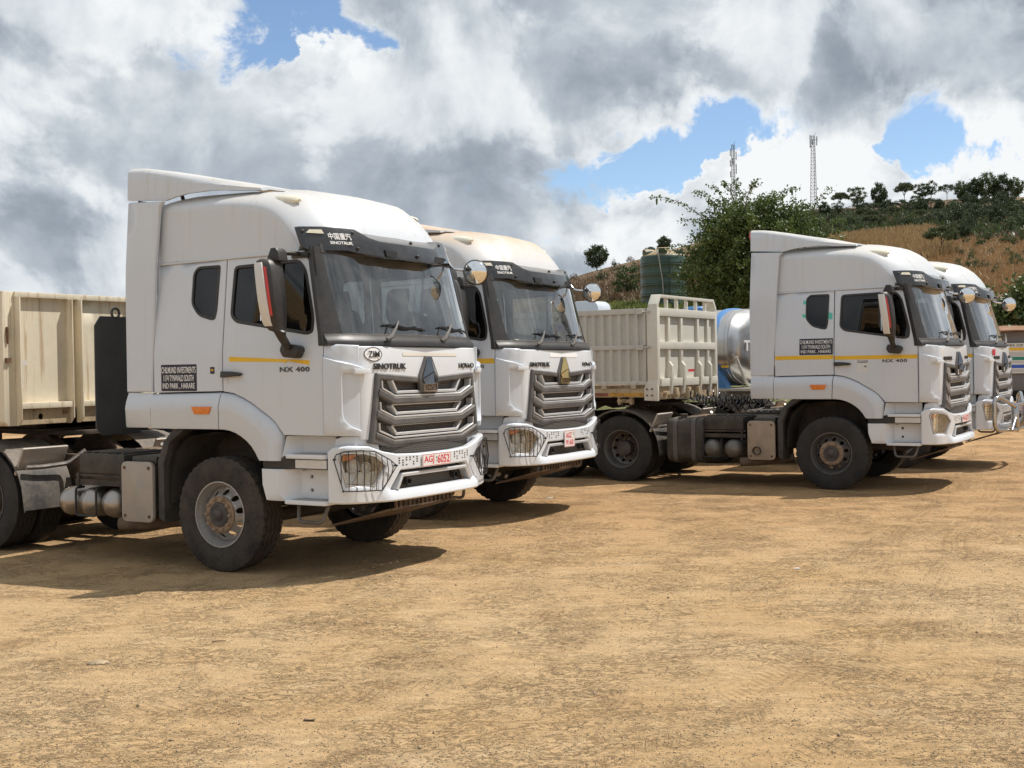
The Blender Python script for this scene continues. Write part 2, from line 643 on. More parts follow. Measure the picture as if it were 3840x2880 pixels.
mat('chassis_rusty', (0.09, 0.06, 0.042), 0.85, dust=0.5, dustup=0.4, var=0.4, nscale=5, bump=0.4, bscale=40, dcol=(0.22, 0.15, 0.095))
mat('tank_dirty', (0.05, 0.047, 0.043), 0.5, metal=0.3, dust=0.45, dustup=0.45, var=0.3, nscale=5, dcol=(0.14, 0.11, 0.08))
mat('hose_black', (0.012, 0.012, 0.013), 0.25, coat=0.4, var=0.1)
mat('wire_black', (0.012, 0.012, 0.012), 0.4, var=0.1)
mat('interior', (0.045, 0.043, 0.04), 0.8, var=0.1, nscale=4)
mat('interior_light', (0.22, 0.21, 0.2), 0.8, var=0.08, nscale=4)
mat('seat_fabric', (0.06, 0.05, 0.05), 0.9, var=0.2, nscale=12)
mat('curtain', (0.12, 0.10, 0.09), 0.9, var=0.15, nscale=10)
mat('paper', (0.66, 0.66, 0.65), 0.6, var=0.04)
mat('paper_blue', (0.45, 0.65, 0.72), 0.6, var=0.1)
mat('paper_yellow', (0.75, 0.68, 0.12), 0.6, var=0.06)
mat('blue_plastic', (0.03, 0.1, 0.42), 0.4, var=0.1)
mat('amber', (0.75, 0.20, 0.02), 0.18, coat=0.5, var=0.15, nscale=40)
mat('red_reflector', (0.52, 0.045, 0.035), 0.3, coat=0.2, var=0.08)
mat('red_ink', (0.62, 0.03, 0.05), 0.5, var=0.05)
mat('black_ink', (0.012, 0.012, 0.012), 0.5, var=0.05)
mat('navy_vinyl', (0.012, 0.012, 0.03), 0.35, var=0.05)
mat('white_ink', (0.82, 0.82, 0.82), 0.5, var=0.02)
mat('plate_white', (0.80, 0.78, 0.76), 0.35, dust=0.1, var=0.03, nscale=20)
mat('yellow_tape', (0.80, 0.48, 0.01), 0.4, dust=0.12, var=0.06, nscale=5)
mat('white_scuff', (0.66, 0.62, 0.55), 0.6, var=0.05)
mat('seam_dirt', (0.50, 0.43, 0.33), 0.8, var=0.2, nscale=12)
mat('teal_tape', (0.10, 0.52, 0.44), 0.5, var=0.05)
mat('lamp_cover', (0.80, 0.76, 0.62), 0.12, coat=0.6, dust=0.12, var=0.08, nscale=25)
mat('lamp_silver', (0.80, 0.80, 0.79), 0.3, metal=0.35, coat=0.4, var=0.05, nscale=20)
mat('old_tape', (0.50, 0.26, 0.02), 0.5, dust=0.25, var=0.25, nscale=8, stain=(9.0, 0.55, 0.7), stainc=(0.16, 0.08, 0.03))
mat('old_red_tape', (0.25, 0.04, 0.025), 0.5, dust=0.3, var=0.25, nscale=8, stain=(9.0, 0.5, 0.7), stainc=(0.16, 0.09, 0.05))
mat('tank_grimy', (0.22, 0.20, 0.175), 0.45, metal=0.5, dust=0.4, var=0.25, nscale=7, dcol=(0.12, 0.09, 0.065))
mat('cover_brown', (0.36, 0.29, 0.225), 0.6, metal=0.1, dust=0.3, var=0.12, nscale=7, streak=0.5, stainc=(0.13, 0.09, 0.06))
mat('lamp_dark', (0.07, 0.07, 0.072), 0.3, metal=0.4, var=0.1)
mat('hexmesh_back', (0.008, 0.008, 0.008), 0.9, var=0.1)
# trailers
mat('trailer_cream', (0.74, 0.67, 0.52), 0.55, dust=0.22, dustup=0.35, var=0.08, nscale=2.2, bump=0.15, bscale=25,
    streak=0.6, sthr=(0.5, 0.66), stainc=(0.36, 0.20, 0.08), dcol=(0.5, 0.4, 0.26), stain=(5.0, 0.66, 0.6))
mat('trailer_side', (0.55, 0.535, 0.485), 0.6, dust=0.2, dustup=0.2, var=0.08, nscale=2.5, streak=0.35, stainc=(0.25, 0.19, 0.13), dcol=(0.4, 0.33, 0.24), stain=(6.0, 0.68, 0.5))
mat('trailer_head', (0.66, 0.64, 0.57), 0.55, dust=0.16, dustup=0.25, var=0.06, nscale=2.5, streak=0.28, stainc=(0.36, 0.26, 0.15), dcol=(0.5, 0.4, 0.26), stain=(6.0, 0.7, 0.5))
mat('trailer_rail', (0.46, 0.37, 0.24), 0.7, dust=0.4, var=0.2, nscale=5, streak=0.6, stainc=(0.13, 0.075, 0.04), stain=(7.0, 0.55, 0.8), bump=0.3)
mat('grey_plate', (0.055, 0.056, 0.056), 0.6, dust=0.12, var=0.12, nscale=3, dcol=(0.16, 0.14, 0.12))
mat('tanker_blue', (0.05, 0.22, 0.52), 0.4, dust=0.12, var=0.06)
mat('rusty_iron', (0.14, 0.075, 0.04), 0.85, var=0.4, nscale=15, bump=0.4)
# surroundings
mat('tank_green', (0.008, 0.045, 0.034), 0.35, dust=0.07, dustup=0.95, var=0.15, nscale=1.0, streak=0.18, stainc=(0.10, 0.14, 0.11), dcol=(0.45, 0.33, 0.19))
mat('pipe_grey', (0.25, 0.24, 0.22), 0.6, var=0.2)
mat('mast_steel', (0.10, 0.10, 0.105), 0.6, metal=0.2, var=0.2)
mat('antenna_grey', (0.2, 0.2, 0.205), 0.6, var=0.1)
mat('shed_grey', (0.16, 0.16, 0.17), 0.7, dust=0.04, var=0.12, nscale=0.8, streak=0.12, stainc=(0.09, 0.08, 0.075))
mat('shed_door', (0.27, 0.25, 0.24), 0.6, dust=0.2, var=0.1, nscale=1.0)
mat('roof_rust', (0.25, 0.13, 0.07), 0.8, var=0.35, nscale=3)
mat('green_ink', (0.02, 0.22, 0.17), 0.5, var=0.05)
mat('blue_ink', (0.03, 0.10, 0.50), 0.5, var=0.05)
mat('grey_ink', (0.35, 0.35, 0.38), 0.5, var=0.05)
mat('bark', (0.10, 0.075, 0.055), 0.9, var=0.3, nscale=6, bump=0.5, bscale=30)
mat('bark_dark', (0.045, 0.038, 0.032), 0.9, var=0.3, nscale=6)
mat('stone', (0.34, 0.26, 0.165), 0.9, var=0.45, nscale=30)
mat('stick', (0.35, 0.24, 0.14), 0.9, var=0.3, nscale=20)


def glass(name, tint, refl=0.9, rough=0.0, dirt=0.0, dirtc=(0.5, 0.46, 0.4), k=1.35):
    g = newmat(name)
    tr = g.n('ShaderNodeBsdfTransparent', {0: c4(tint)})
    gl = g.n('ShaderNodeBsdfGlossy', {0: (refl, refl, refl, 1), 'Roughness': rough})
    fr = g.n('ShaderNodeFresnel', {'IOR': 1.55})
    f = g.m('ADD', g.m('MULTIPLY', fr.outputs[0], k), 0.01, clamp=True)
    mx = g.n('ShaderNodeMixShader', {0: f, 1: tr.outputs[0], 2: gl.outputs[0]}).outputs[0]
    if dirt:
        pos = g.n('ShaderNodeTexCoord').outputs['Object']
        df = g.n('ShaderNodeBsdfDiffuse', {0: c4(dirtc)})
        kk = g.m('MULTIPLY', g.m('ADD', g.mr(g.noise(pos, 3.0, 6.0, 0.65), 0.3, 0.75), g.mr(g.noise(pos, 70.0, 2.0), 0.7, 0.8)), dirt)
        mx = g.n('ShaderNodeMixShader', {0: kk, 1: mx, 2: df.outputs[0]}).outputs[0]
    g.n('ShaderNodeOutputMaterial', {0: mx})


glass('windscreen', (0.80, 0.86, 0.84), 0.95, dirt=0.13, dirtc=(0.45, 0.46, 0.45), k=2.4)
glass('side_glass', (0.05, 0.062, 0.068), 0.9, dirt=0.012, k=0.75)
glass('far_glass', (0.62, 0.66, 0.66), 0.9, dirt=0.04, k=1.0)
glass('lamp_glass', (0.95, 0.95, 0.94), 0.95, dirt=0.03, dirtc=(.5, .5, .48), k=0.8)


def leafmat(name, a, b, trans=0.35, yellow=None):
    g = newmat(name)
    geo = g.n('ShaderNodeNewGeometry')
    r_ = geo.outputs['Random Per Island']
    pos = g.n('ShaderNodeTexCoord').outputs['Object']
    n = g.noise(pos, 0.9, 3.0)
    k = g.m('ADD', g.m('MULTIPLY', r_, 0.6), g.m('MULTIPLY', g.mr(n, 0.3, 0.7), 0.4))
    c = g.mix(k, c4(a), c4(b))
    if yellow:
        c = g.mix(g.mr(r_, 0.93, 0.96), c, c4(yellow))
    df = g.n('ShaderNodeBsdfPrincipled', {'Base Color': c, 'Roughness': 0.5})
    tl = g.n('ShaderNodeBsdfTranslucent', {0: c})
    mx = g.n('ShaderNodeMixShader', {0: trans, 1: df.outputs[0], 2: tl.outputs[0]})
    g.n('ShaderNodeOutputMaterial', {0: mx.outputs[0]})


leafmat('leaf_creeper', (0.048, 0.082, 0.02), (0.135, 0.185, 0.048), 0.35, (0.2, 0.24, 0.07))
leafmat('leaf_dark', (0.03, 0.05, 0.02), (0.08, 0.105, 0.04), 0.25)
leafmat('leaf_mid', (0.045, 0.075, 0.022), (0.11, 0.14, 0.045), 0.25)
leafmat('leaf_acacia', (0.05, 0.07, 0.025), (0.10, 0.12, 0.045), 0.3)
leafmat('leaf_hedge', (0.05, 0.09, 0.02), (0.13, 0.17, 0.05), 0.3, (0.2, 0.2, 0.07))
leafmat('leaf_brush', (0.10, 0.065, 0.035), (0.21, 0.14, 0.075), 0.2)
leafmat('dry_maize', (0.27, 0.165, 0.07), (0.52, 0.36, 0.17), 0.25)
leafmat('dry_grass', (0.27, 0.14, 0.062), (0.42, 0.265, 0.115), 0.25)
leafmat('grass_green', (0.10, 0.14, 0.03), (0.22, 0.24, 0.06), 0.3)


def ground_mat():
    g = newmat('dirt')
    pos = g.n('ShaderNodeNewGeometry').outputs['Position']
    n1 = g.noise(pos, 0.35, 6.0, 0.6, 0.3)
    n2 = g.noise(pos, 1.7, 6.0, 0.65, 0.4)
    n3 = g.noise(pos, 11.0, 6.0, 0.7)
    n4 = g.noise(pos, 70.0, 4.0, 0.7)
    st = g.noise(g.scale(pos, (1.0, 2.6, 1.0)), 3.2, 8.0, 0.72, 0.8)
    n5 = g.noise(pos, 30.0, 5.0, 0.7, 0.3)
    c = g.mix(g.mr(n1, 0.3, 0.7), c4((0.57, 0.37, 0.18)), c4((0.65, 0.46, 0.26)))
    yy = g.n('ShaderNodeSeparateXYZ', {0: pos}).outputs[1]
    red = g.mr(g.m('ADD', yy, g.m('MULTIPLY_ADD', n1, 14.0, -7.0)), 9.0, 17.0)
    c = g.mix(g.m('MULTIPLY_ADD', red, 0.62, 0.08), c, c4((0.47, 0.27, 0.125)))
    c = g.mix(g.m('MULTIPLY', g.mr(n2, 0.5, 0.75), 0.36), c, c4((0.46, 0.25, 0.11)))
    c = g.mix(g.m('MULTIPLY', g.mr(st, 0.52, 0.72), 0.45), c, c4((0.68, 0.525, 0.31)))
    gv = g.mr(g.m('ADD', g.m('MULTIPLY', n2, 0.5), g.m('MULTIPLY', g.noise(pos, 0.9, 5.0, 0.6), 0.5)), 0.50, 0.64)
    c = g.mix(g.m('MULTIPLY', g.m('ADD', g.m('MULTIPLY', gv, 0.6), 0.12), g.mr(n5, 0.56, 0.66)), c, c4((0.15, 0.105, 0.06)))  # dark pebble specks, with the small shadows of grit painted into the soil colour
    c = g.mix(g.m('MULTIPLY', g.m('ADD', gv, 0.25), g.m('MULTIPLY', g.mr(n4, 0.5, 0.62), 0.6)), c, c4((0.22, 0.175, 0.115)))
    c = g.mix(g.m('MULTIPLY', g.mr(n4, 0.62, 0.72), 0.35), c, c4((0.58, 0.47, 0.31)))
    c = g.mix(g.m('MULTIPLY', g.mr(n3, 0.58, 0.75), 0.3), c, c4((0.30, 0.19, 0.095)))
    rdg = g.m('ABSOLUTE', g.m('SUBTRACT', g.noise(g.scale(pos, (1.0, 1.5, 1.0)), 7.0, 7.0, 0.72, 1.2), 0.5))
    scf = g.m('MULTIPLY', g.mr(rdg, 0.0, 0.028, 1.0, 0.0), g.mr(g.noise(pos, 1.1, 5.0, 0.65), 0.42, 0.58))
    c = g.mix(g.m('MULTIPLY', scf, 0.42), c, c4((0.22, 0.145, 0.075)))
    pal = g.mr(g.noise(pos, 2.3, 7.0, 0.7, 0.8), 0.55, 0.68)
    c = g.mix(g.m('MULTIPLY', pal, 0.35), c, c4((0.66, 0.51, 0.32)))
    # relief: lumps, grains, ruts and tread prints
    h = g.m('ADD', g.m('MULTIPLY', n3, 0.036), g.m('MULTIPLY', n4, 0.011))
    h = g.m('SUBTRACT', h, g.m('MULTIPLY', g.m('MULTIPLY', g.mr(n5, 0.52, 0.66), g.m('ADD', gv, 0.35)), 0.014))
    h = g.m('ADD', h, g.m('MULTIPLY', st, 0.055))
    h = g.m('SUBTRACT', h, g.m('MULTIPLY', scf, 0.012))
    vo = g.n('ShaderNodeTexVoronoi', {'Scale': 120.0, 'Vector': pos}).outputs['Distance']
    h = g.m('ADD', h, g.m('MULTIPLY', g.m('MULTIPLY', g.m('SUBTRACT', 0.5, vo), 0.012), g.m('ADD', gv, 0.25)))
    sp = g.n('ShaderNodeSeparateXYZ', {0: g.n('ShaderNodeVectorMath', {0: pos, 1: g.n('ShaderNodeVectorMath', {
        0: g.noise(pos, 0.25, 2.0, 0.5, 0.0, True), 1: (0.9, 0.9, 0.0)}, operation='MULTIPLY').outputs[0]}, operation='ADD').outputs[0]})
    X, Y = sp.outputs[0], sp.outputs[1]
    for (px, py, ang, wd, per, zig, dep) in ((2.6, 8.0, 64, 0.17, 0.075, 0.9, 0.020), (2.05, 7.9, 66, 0.15, 0.07, -0.9, 0.017),
                                           (4.6, 12.5, -33, 0.2, 0.11, 0.8, 0.02), (3.3, 9.0, 20, 0.16, 0.08, 0.9, 0.013),
                                           (-1.6, 7.2, 8, 0.2, 0.09, 0.8, 0.012), (6.5, 16.0, -18, 0.24, 0.13, 0.9, 0.028), (6.9, 14.6, -22, 0.24, 0.13, -0.9, 0.026),
                                           (4.3, 7.5, 84, 0.14, 0.08, 0.9, 0.016), (1.0, 6.4, 38, 0.15, 0.07, 0.9, 0.014), (7.6, 19.5, -14, 0.3, 0.16, 0.9, 0.035)):
        ca, sa = math.cos(R(ang)), math.sin(R(ang))
        dx, dy = g.m('SUBTRACT', X, px), g.m('SUBTRACT', Y, py)
        u = g.m('ADD', g.m('MULTIPLY', dx, ca), g.m('MULTIPLY', dy, sa))
        v = g.m('ABSOLUTE', g.m('SUBTRACT', g.m('MULTIPLY', dy, ca), g.m('MULTIPLY', dx, sa)))
        msk = g.m('MULTIPLY', g.mr(v, wd * .75, wd * 1.1, 0.85, 0.0), g.mr(n2, 0.40, 0.58))
        wv = g.m('SINE', g.m('MULTIPLY', g.m('ADD', u, g.m('MULTIPLY', v, zig)), 6.2832 / per))
        grv = g.m('SINE', g.m('MULTIPLY', v, 6.2832 / (wd * .5)))
        h = g.m('SUBTRACT', h, g.m('MULTIPLY', msk, g.m('MULTIPLY', g.m('ADD', g.m('ADD', g.mr(wv, -0.2, 0.3), 0.5), g.m('MULTIPLY', grv, 0.4)), dep)))
    finish(g, c, 0.95, bump=h, bstr=1.0, bdist=0.9, **{'Specular IOR Level': 0.15})


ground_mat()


def hill_mat():
    g = newmat('hillside')
    pos = g.n('ShaderNodeNewGeometry').outputs['Position']
    n1 = g.noise(pos, 0.03, 6.0, 0.65, 0.4)
    n2 = g.noise(pos, 0.16, 7.0, 0.7, 0.3)
    n3 = g.noise(pos, 0.9, 6.0, 0.7)
    c = g.mix(g.mr(n2, 0.35, 0.65), c4((0.12, 0.065, 0.035)), c4((0.20, 0.125, 0.06)))
    c = g.mix(g.m('MULTIPLY', g.mr(n1, 0.47, 0.62), 0.7), c, c4((0.22, 0.165, 0.075)))
    c = g.mix(g.m('MULTIPLY', g.mr(n3, 0.48, 0.66), 0.65), c, c4((0.055, 0.05, 0.025)))
    c = g.mix(g.m('MULTIPLY', g.mr(g.noise(pos, 0.09, 6.0, 0.7), 0.55, 0.66), 0.6), c, c4((0.07, 0.085, 0.03)))
    sp = g.n('ShaderNodeSeparateXYZ', {0: pos})
    near = g.mr(g.m('ADD', sp.outputs[1], g.m('MULTIPLY', n2, 20.0)), 66.0, 78.0, 1.0, 0.0)
    lf = g.mr(sp.outputs[0], 12.0, 20.0, 1.0, 0.0)
    c = g.mix(g.m('MULTIPLY', g.m('MULTIPLY', near, lf), 0.75), c, c4((0.15, 0.17, 0.05)))
    finish(g, c, 0.95, bump=g.m('ADD', n3, g.m('MULTIPLY', n2, 2.0)), bstr=0.8, bdist=0.6)


hill_mat()


def hexmesh():
    """black plastic honeycomb: holes by a hexagonal relief"""
    g = newmat('hexmesh')
    pos = g.n('ShaderNodeTexCoord').outputs['Object']
    sp = g.n('ShaderNodeSeparateXYZ', {0: pos})
    s = 1 / 0.026
    y, z = g.m('MULTIPLY', sp.outputs[1], s * 0.7), g.m('MULTIPLY', sp.outputs[2], s * 1.25)
    a = g.m('SUBTRACT', g.m('FRACT', y), 0.5)
    b = g.m('SUBTRACT', g.m('FRACT', g.m('MULTIPLY', z, 0.57735)), 0.5)
    a2 = g.m('SUBTRACT', g.m('FRACT', g.m('ADD', y, 0.5)), 0.5)
    b2 = g.m('SUBTRACT', g.m('FRACT', g.m('ADD', g.m('MULTIPLY', z, 0.57735), 0.5)), 0.5)
    d1 = g.m('ADD', g.m('MULTIPLY', a, a), g.m('MULTIPLY', g.m('MULTIPLY', b, b), 3.0))
    d2 = g.m('ADD', g.m('MULTIPLY', a2, a2), g.m('MULTIPLY', g.m('MULTIPLY', b2, b2), 3.0))
    dd = g.m('SQRT', g.m('MINIMUM', d1, d2))
    k = g.mr(dd, 0.30, 0.38)
    c = g.mix(k, (0.006, 0.006, 0.006, 1), (0.115, 0.1, 0.085, 1))
    finish(g, c, 0.7, bump=k, bstr=0.7, bdist=0.01)


hexmesh()

# ------------------------------------------------------------ tractor unit (X forward from the front axle, Y to its left, Z up)
def ys(z):
    return 1.21 if z <= 2.05 else 1.21 - (z - 2.05) * 0.101


def smap(s, out=0.0):
    return lambda u, v, d: (u, s * (ys(v) + out - d), v)


def plan_map(plan, ext=None):
    """plan: list of (x, y) from the rear end towards the front; returns map (u, z, depth) and length"""
    P = [Vector(p) for p in plan]
    U = [0.0]
    for a, b in zip(P[:-1], P[1:]):
        U.append(U[-1] + (b - a).length)

    def f(u, z, d):
        i = 0
        while i < len(P) - 2 and u > U[i + 1]:
            i += 1
        t = (u - U[i]) / (U[i + 1] - U[i])
        q = P[i].lerp(P[i + 1], t)

        def nrm(k):
            a, b = P[max(k - 1, 0)], P[min(k + 1, len(P) - 1)]
            e = (b - a).normalized()
            return Vector((e.y, -e.x))
        n = nrm(i).lerp(nrm(i + 1), max(0, min(1, t))).normalized()
        e = ext(u, z) if ext else 0.0
        q = q - n * (d - e)
        return (q.x, q.y, z)
    return f, U[-1]


def flip(f, s):
    """mirror a near-side (negative Y) map to side s"""
    if s < 0:
        return f

    def g(u, v, d):
        x, y, z = f(u, v, d)
        return (x, -y, z)
    return g


def ribbon(bm, path, w, x0, x1, cham=0.0):
    """flat bar along a 2-D (y, z) path, from depth x0 to front x1"""
    P = [Vector(p) for p in path]
    rings = []
    for i, p in enumerate(P):
        a, b = P[max(i - 1, 0)], P[min(i + 1, len(P) - 1)]
        e1 = (p - a).normalized() if i else (b - p).normalized()
        e2 = (b - p).normalized() if i < len(P) - 1 else e1
        n1, n2 = Vector((-e1.y, e1.x)), Vector((-e2.y, e2.x))
        m = (n1 + n2) / (1 + n1.dot(n2))
        L, Q = p + m * w / 2, p - m * w / 2
        L2, Q2 = p + m * (w / 2 - cham), p - m * (w / 2 - cham)
        rings.append([(x0, L.x, L.y), (x1 - cham, L.x, L.y), (x1, L2.x, L2.y), (x1, Q2.x, Q2.y), (x1 - cham, Q.x, Q.y), (x0, Q.x, Q.y)])
    loft(bm, rings)


def circ(cx, cy, r, n=20):
    return [(cx + r * math.cos(2 * math.pi * k / n), cy + r * math.sin(2 * math.pi * k / n)) for k in range(n)]


def pring(bm, fmap, cu, cv, prof, n=20):
    """rings in panel space: prof = (radius, depth)"""
    loft(bm, [[fmap(cu + r * math.cos(2 * math.pi * k / n), cv + r * math.sin(2 * math.pi * k / n), d) for k in range(n)] for r, d in prof])


# ---- wheels
def tyre_mesh(name, matname, rad=0.54, wid=0.30, lug=True, n=160):
    hw = wid / 2
    bm = new()
    cols = [(0.298, -hw * .80), (0.315, -hw * .92), (0.36, -hw * .99), (0.43, -hw * 1.0), (0.485, -hw * .965), (rad - .030, -hw * .93)]
    tr = [(-.86, 0, 1), (-.60, 0, 1), (-.585, 1, 0), (-.535, 1, 0), (-.52, 0, 0), (-.22, 0, 0), (-.205, 1, 0), (-.155, 1, 0), (-.14, 0, 0)]
    tr = tr + [(-a, b, c) for a, b, c in reversed(tr)]
    prof = [(r, y, 0, 0) for r, y in cols] + [(rad - (0.017 if g_ else 0.0), y * hw, 1, l_) for y, g_, l_ in tr] + \
           [(r, -y, 0, 0) for r, y in reversed(cols)]
    rings = []
    for k in range(n):
        a = 2 * math.pi * k / n
        tri = (0.008 if (k // 4) % 2 == 0 else -0.008)
        ring = []
        for r, y, t, l_ in prof:
            rr = r
            yy = y
            if t:
                yy += tri * (1 if abs(y) < hw * .7 else 0)
            if l_ and lug and (k % 4) == 3:
                rr -= 0.012
            ring.append((rr * math.cos(a), yy, rr * math.sin(a)))
        rings.append(ring)
    rings.append(rings[0])
    rows = []
    for r_ in rings[:-1]:
        rows.append([bm.verts.new(p) for p in r_])
    rows.append(rows[0])
    for a, b in zip(rows[:-1], rows[1:]):
        for i in range(len(a) - 1):
            bm.faces.new((a[i], a[i + 1], b[i + 1], b[i]))
    return mk(name, bm, matname, None, smooth=32)


def disc_holes(bm, prof_y, r_out, r_in, holes, thick=0.012):
    """dished wheel disc with hand holes"""
    def f(u, v, d):
        r = math.hypot(u, v)
        return (u, lerp_tab(prof_y, r) + d, v)
    panel(bm, circ(0, 0, r_out, 60), f, thick, [circ(0, 0, r_in, 40)] + holes, grid=0.03, cham=0.003, step=0)


def front_wheel(parent):
    w = empty('wheel', parent=parent)
    t = tyre_mesh('tyre', 'tyre')
    t.parent = w
    bm = new()
    lathe(bm, [(0.305, -.125), (0.312, -.138), (0.312, -.145), (0.300, -.145), (0.296, -.13), (0.280, -.10), (0.262, -.07), (0.255, 0.0), (0.255, .12)], 64)
    rim = mk('rim', bm, 'rim_steel', w, smooth=50)
    bm = new()
    hs = [circ(0.205 * math.cos(2 * math.pi * (k + .3) / 10), 0.205 * math.sin(2 * math.pi * (k + .3) / 10), 0.027, 14) for k in range(10)]
    disc_holes(bm, [(0.13, -.135), (0.165, -.135), (0.185, -.11), (0.225, -.055), (0.257, -.045)], 0.257, 0.14, hs)
    mk('disc', bm, 'rim_steel', rim, smooth=50)
    bm = new()
    lathe(bm, [(0.175, -.10), (0.178, -.140), (0.170, -.150), (0.135, -.152), (0.118, -.150), (0.115, -.12)], 48)
    mk('hub_flange', bm, 'hub_rust', w, smooth=40)
    bm = new()
    lathe(bm, [(0.118, -.10), (0.118, -.150), (0.112, -.160), (0.09, -.162), (0.085, -.158), (0.055, -.160), (0.05, -.178), (0.045, -.182), (0.001, -.184)], 40)
    mk('hub_cap', bm, 'hub_dark', w, smooth=40)
    nut = None
    for k in range(10):
        a = 2 * math.pi * k / 10
        if nut is None:
            bm = new()
            lathe(bm, [(0.0165, 0), (0.0165, -.022), (0.012, -.026), (0.012, -.036), (0.001, -.037)], 6)
            nut = mk('wheel_nut', bm, 'hub_rust', w, smooth=0)
            nut.location = (0.147, -.150, 0)
        else:
            inst(nut, w, (0.147 * math.cos(a), -.150, 0.147 * math.sin(a)))
    return w


def rear_wheel(parent):
    w = empty('rear_wheel', parent=parent)
    t = tyre_mesh('outer_tyre', 'tyre_clean', 0.535, 0.29, lug=False)
    t.parent = w
    t2 = inst(t, w, (0, 0.335, 0))
    t2.name = 'inner_tyre'
    bm = new()
    lathe(bm, [(0.305, -.12), (0.312, -.135), (0.312, -.142), (0.300, -.142), (0.285, -.12), (0.272, -.06), (0.262, 0.0), (0.258, .06), (0.258, 0.45)], 64)
    rim = mk('rim', bm, 'rim_grey', w, smooth=50)
    bm = new()
    hs = [circ(0.213 * math.cos(2 * math.pi * k / 10), 0.213 * math.sin(2 * math.pi * k / 10), 0.026, 14) for k in range(10)]
    disc_holes(bm, [(0.11, .105), (0.165, .105), (0.19, .085), (0.225, .045), (0.26, .03)], 0.26, 0.10, hs)
    mk('disc', bm, 'rim_grey', rim, smooth=50)
    bm = new()
    lathe(bm, [(0.125, .11), (0.122, 0.0), (0.112, -.03), (0.06, -.04), (0.001, -.042)], 36)
    mk('hub_cap', bm, 'hub_dark', w, smooth=40)
    bm = new()
    for k in range(10):
        a = 2 * math.pi * k / 10
        lathe(bm, [(0.016, .105), (0.016, .075), (0.012, .07), (0.001, .069)], 6, c=(0.15 * math.cos(a), 0, 0.15 * math.sin(a)))
    mk('wheel_nuts', bm, 'hub_rust', w, smooth=0)
    return w


# ---- panels
DOOR = [(0.065, 1.695), (0.2, 1.675), (0.31, 1.635), (0.42, 1.585), (0.51, 1.53), (0.62, 1.467), (0.70, 1.407), (0.795, 1.295), (1.258, 1.292),
        (1.258, 2.12), (1.232, 2.32), (1.162, 2.66), (1.105, 2.79), (1.04, 2.885), (0.97, 2.93), (0.065, 2.937)]
DOORWIN = rpoly([(0.14, 2.40), (0.16, 2.865), (0.94, 2.885), (1.03, 2.79), (1.15, 2.34), (1.14, 2.215), (1.07, 2.20), (0.21, 2.335)],
                [.05, .05, .06, .06, .08, .05, .03, .05])
SLEEPWIN = rpoly([(-0.365, 2.83), (-0.31, 2.885), (-0.02, 2.885), (-0.035, 2.45), (-0.055, 2.375), (-0.10, 2.37), (-0.27, 2.415), (-0.37, 2.53)],
                 [.04, .05, .03, .04, .03, .03, .06, .05])

PLAN_B = [(1.285, -1.215), (1.36, -1.205), (1.43, -1.17), (1.49, -1.1), (1.54, -1.0), (1.58, -.85), (1.62, -.6), (1.64, -.3), (1.645, 0)]
_pb = PLAN_B + [(x, -y) for x, y in reversed(PLAN_B[:-1])]


def b_ext(u, z):
    k = max(0.0, min(1.0, (0.79 - z) / 0.06)) * max(0.0, min(1.0, (0.84 - abs(u - 1.367)) / 0.08))
    return 0.045 * k


_bmap, _bl = plan_map(_pb, b_ext)


def bmap(u, z, d):
    return _bmap(u + _bl / 2, z, d)


LENS = [(-1.24, 1.10), (-1.215, 1.142), (-1.01, 1.135), (-0.87, 1.10), (-0.735, 1.0), (-0.89, 0.83), (-1.18, 0.845)]
GUARD = [(-1.28, 1.085), (-1.26, 1.13), (-1.20, 1.155), (-1.06, 1.16), (-0.92, 1.145), (-0.74, 1.06), (-0.65, 1.0), (-0.84, 0.79), (-1.21, 0.805)]
PLAN_C = [(1.268, -1.207), (1.32, -1.198), (1.39, -1.155), (1.44, -1.085), (1.475, -1.02), (1.492, -.985)]
cmap, CL = plan_map(PLAN_C)


def fmap_front(y, z, d):
    x = 1.548 - .02 * (y / .8) ** 2 - max(0, abs(y) - .86) * .28 - max(0, z - 2.0) * .12
    return (x - d, y, z)


WB = [(0, 1.500), (.5, 1.475), (.8, 1.43), (1.03, 1.365), (1.13, 1.31), (1.205, 1.257)]
WT = [(0, 1.275), (.4, 1.258), (.75, 1.215), (.96, 1.168), (1.05, 1.13), (1.118, 1.075)]


def wmap(t, z, d):
    """windscreen surface: t = -1..1 across, z height"""
    k = (z - 2.17) / 0.81
    yb, yt = 1.205 * t, 1.118 * t
    xb, xt = lerp_tab(WB, abs(yb)), lerp_tab(WT, abs(yt))
    return (xb + (xt - xb) * k - d, yb + (yt - yb) * k, z)


def roof_z(xp):
    return lerp_tab([(-.83, 3.47), (-.80, 3.53), (-.76, 3.575), (-.68, 3.605), (-.54, 3.63), (-.39, 3.64), (.18, 3.625), (.45, 3.605), (.62, 3.585), (.75, 3.56), (.85, 3.53), (.93, 3.487),
                     (1.02, 3.42), (1.12, 3.31), (1.19, 3.21), (1.22, 3.16), (1.27, 3.05), (1.30, 2.95)], xp)


def roof_g(y):
    return lerp_tab([(0, 0), (.3, .008), (.55, .03), (.72, .06), (.85, .105), (.95, .16), (1.03, .22), (1.08, .265), (1.12, .30)], abs(y))


def roof_s(y):
    return lerp_tab([(0, 0), (.6, .008), (.8, .02), (.9, .038), (.98, .062), (1.04, .09), (1.08, .115), (1.105, .145), (1.12, .18)], abs(y))


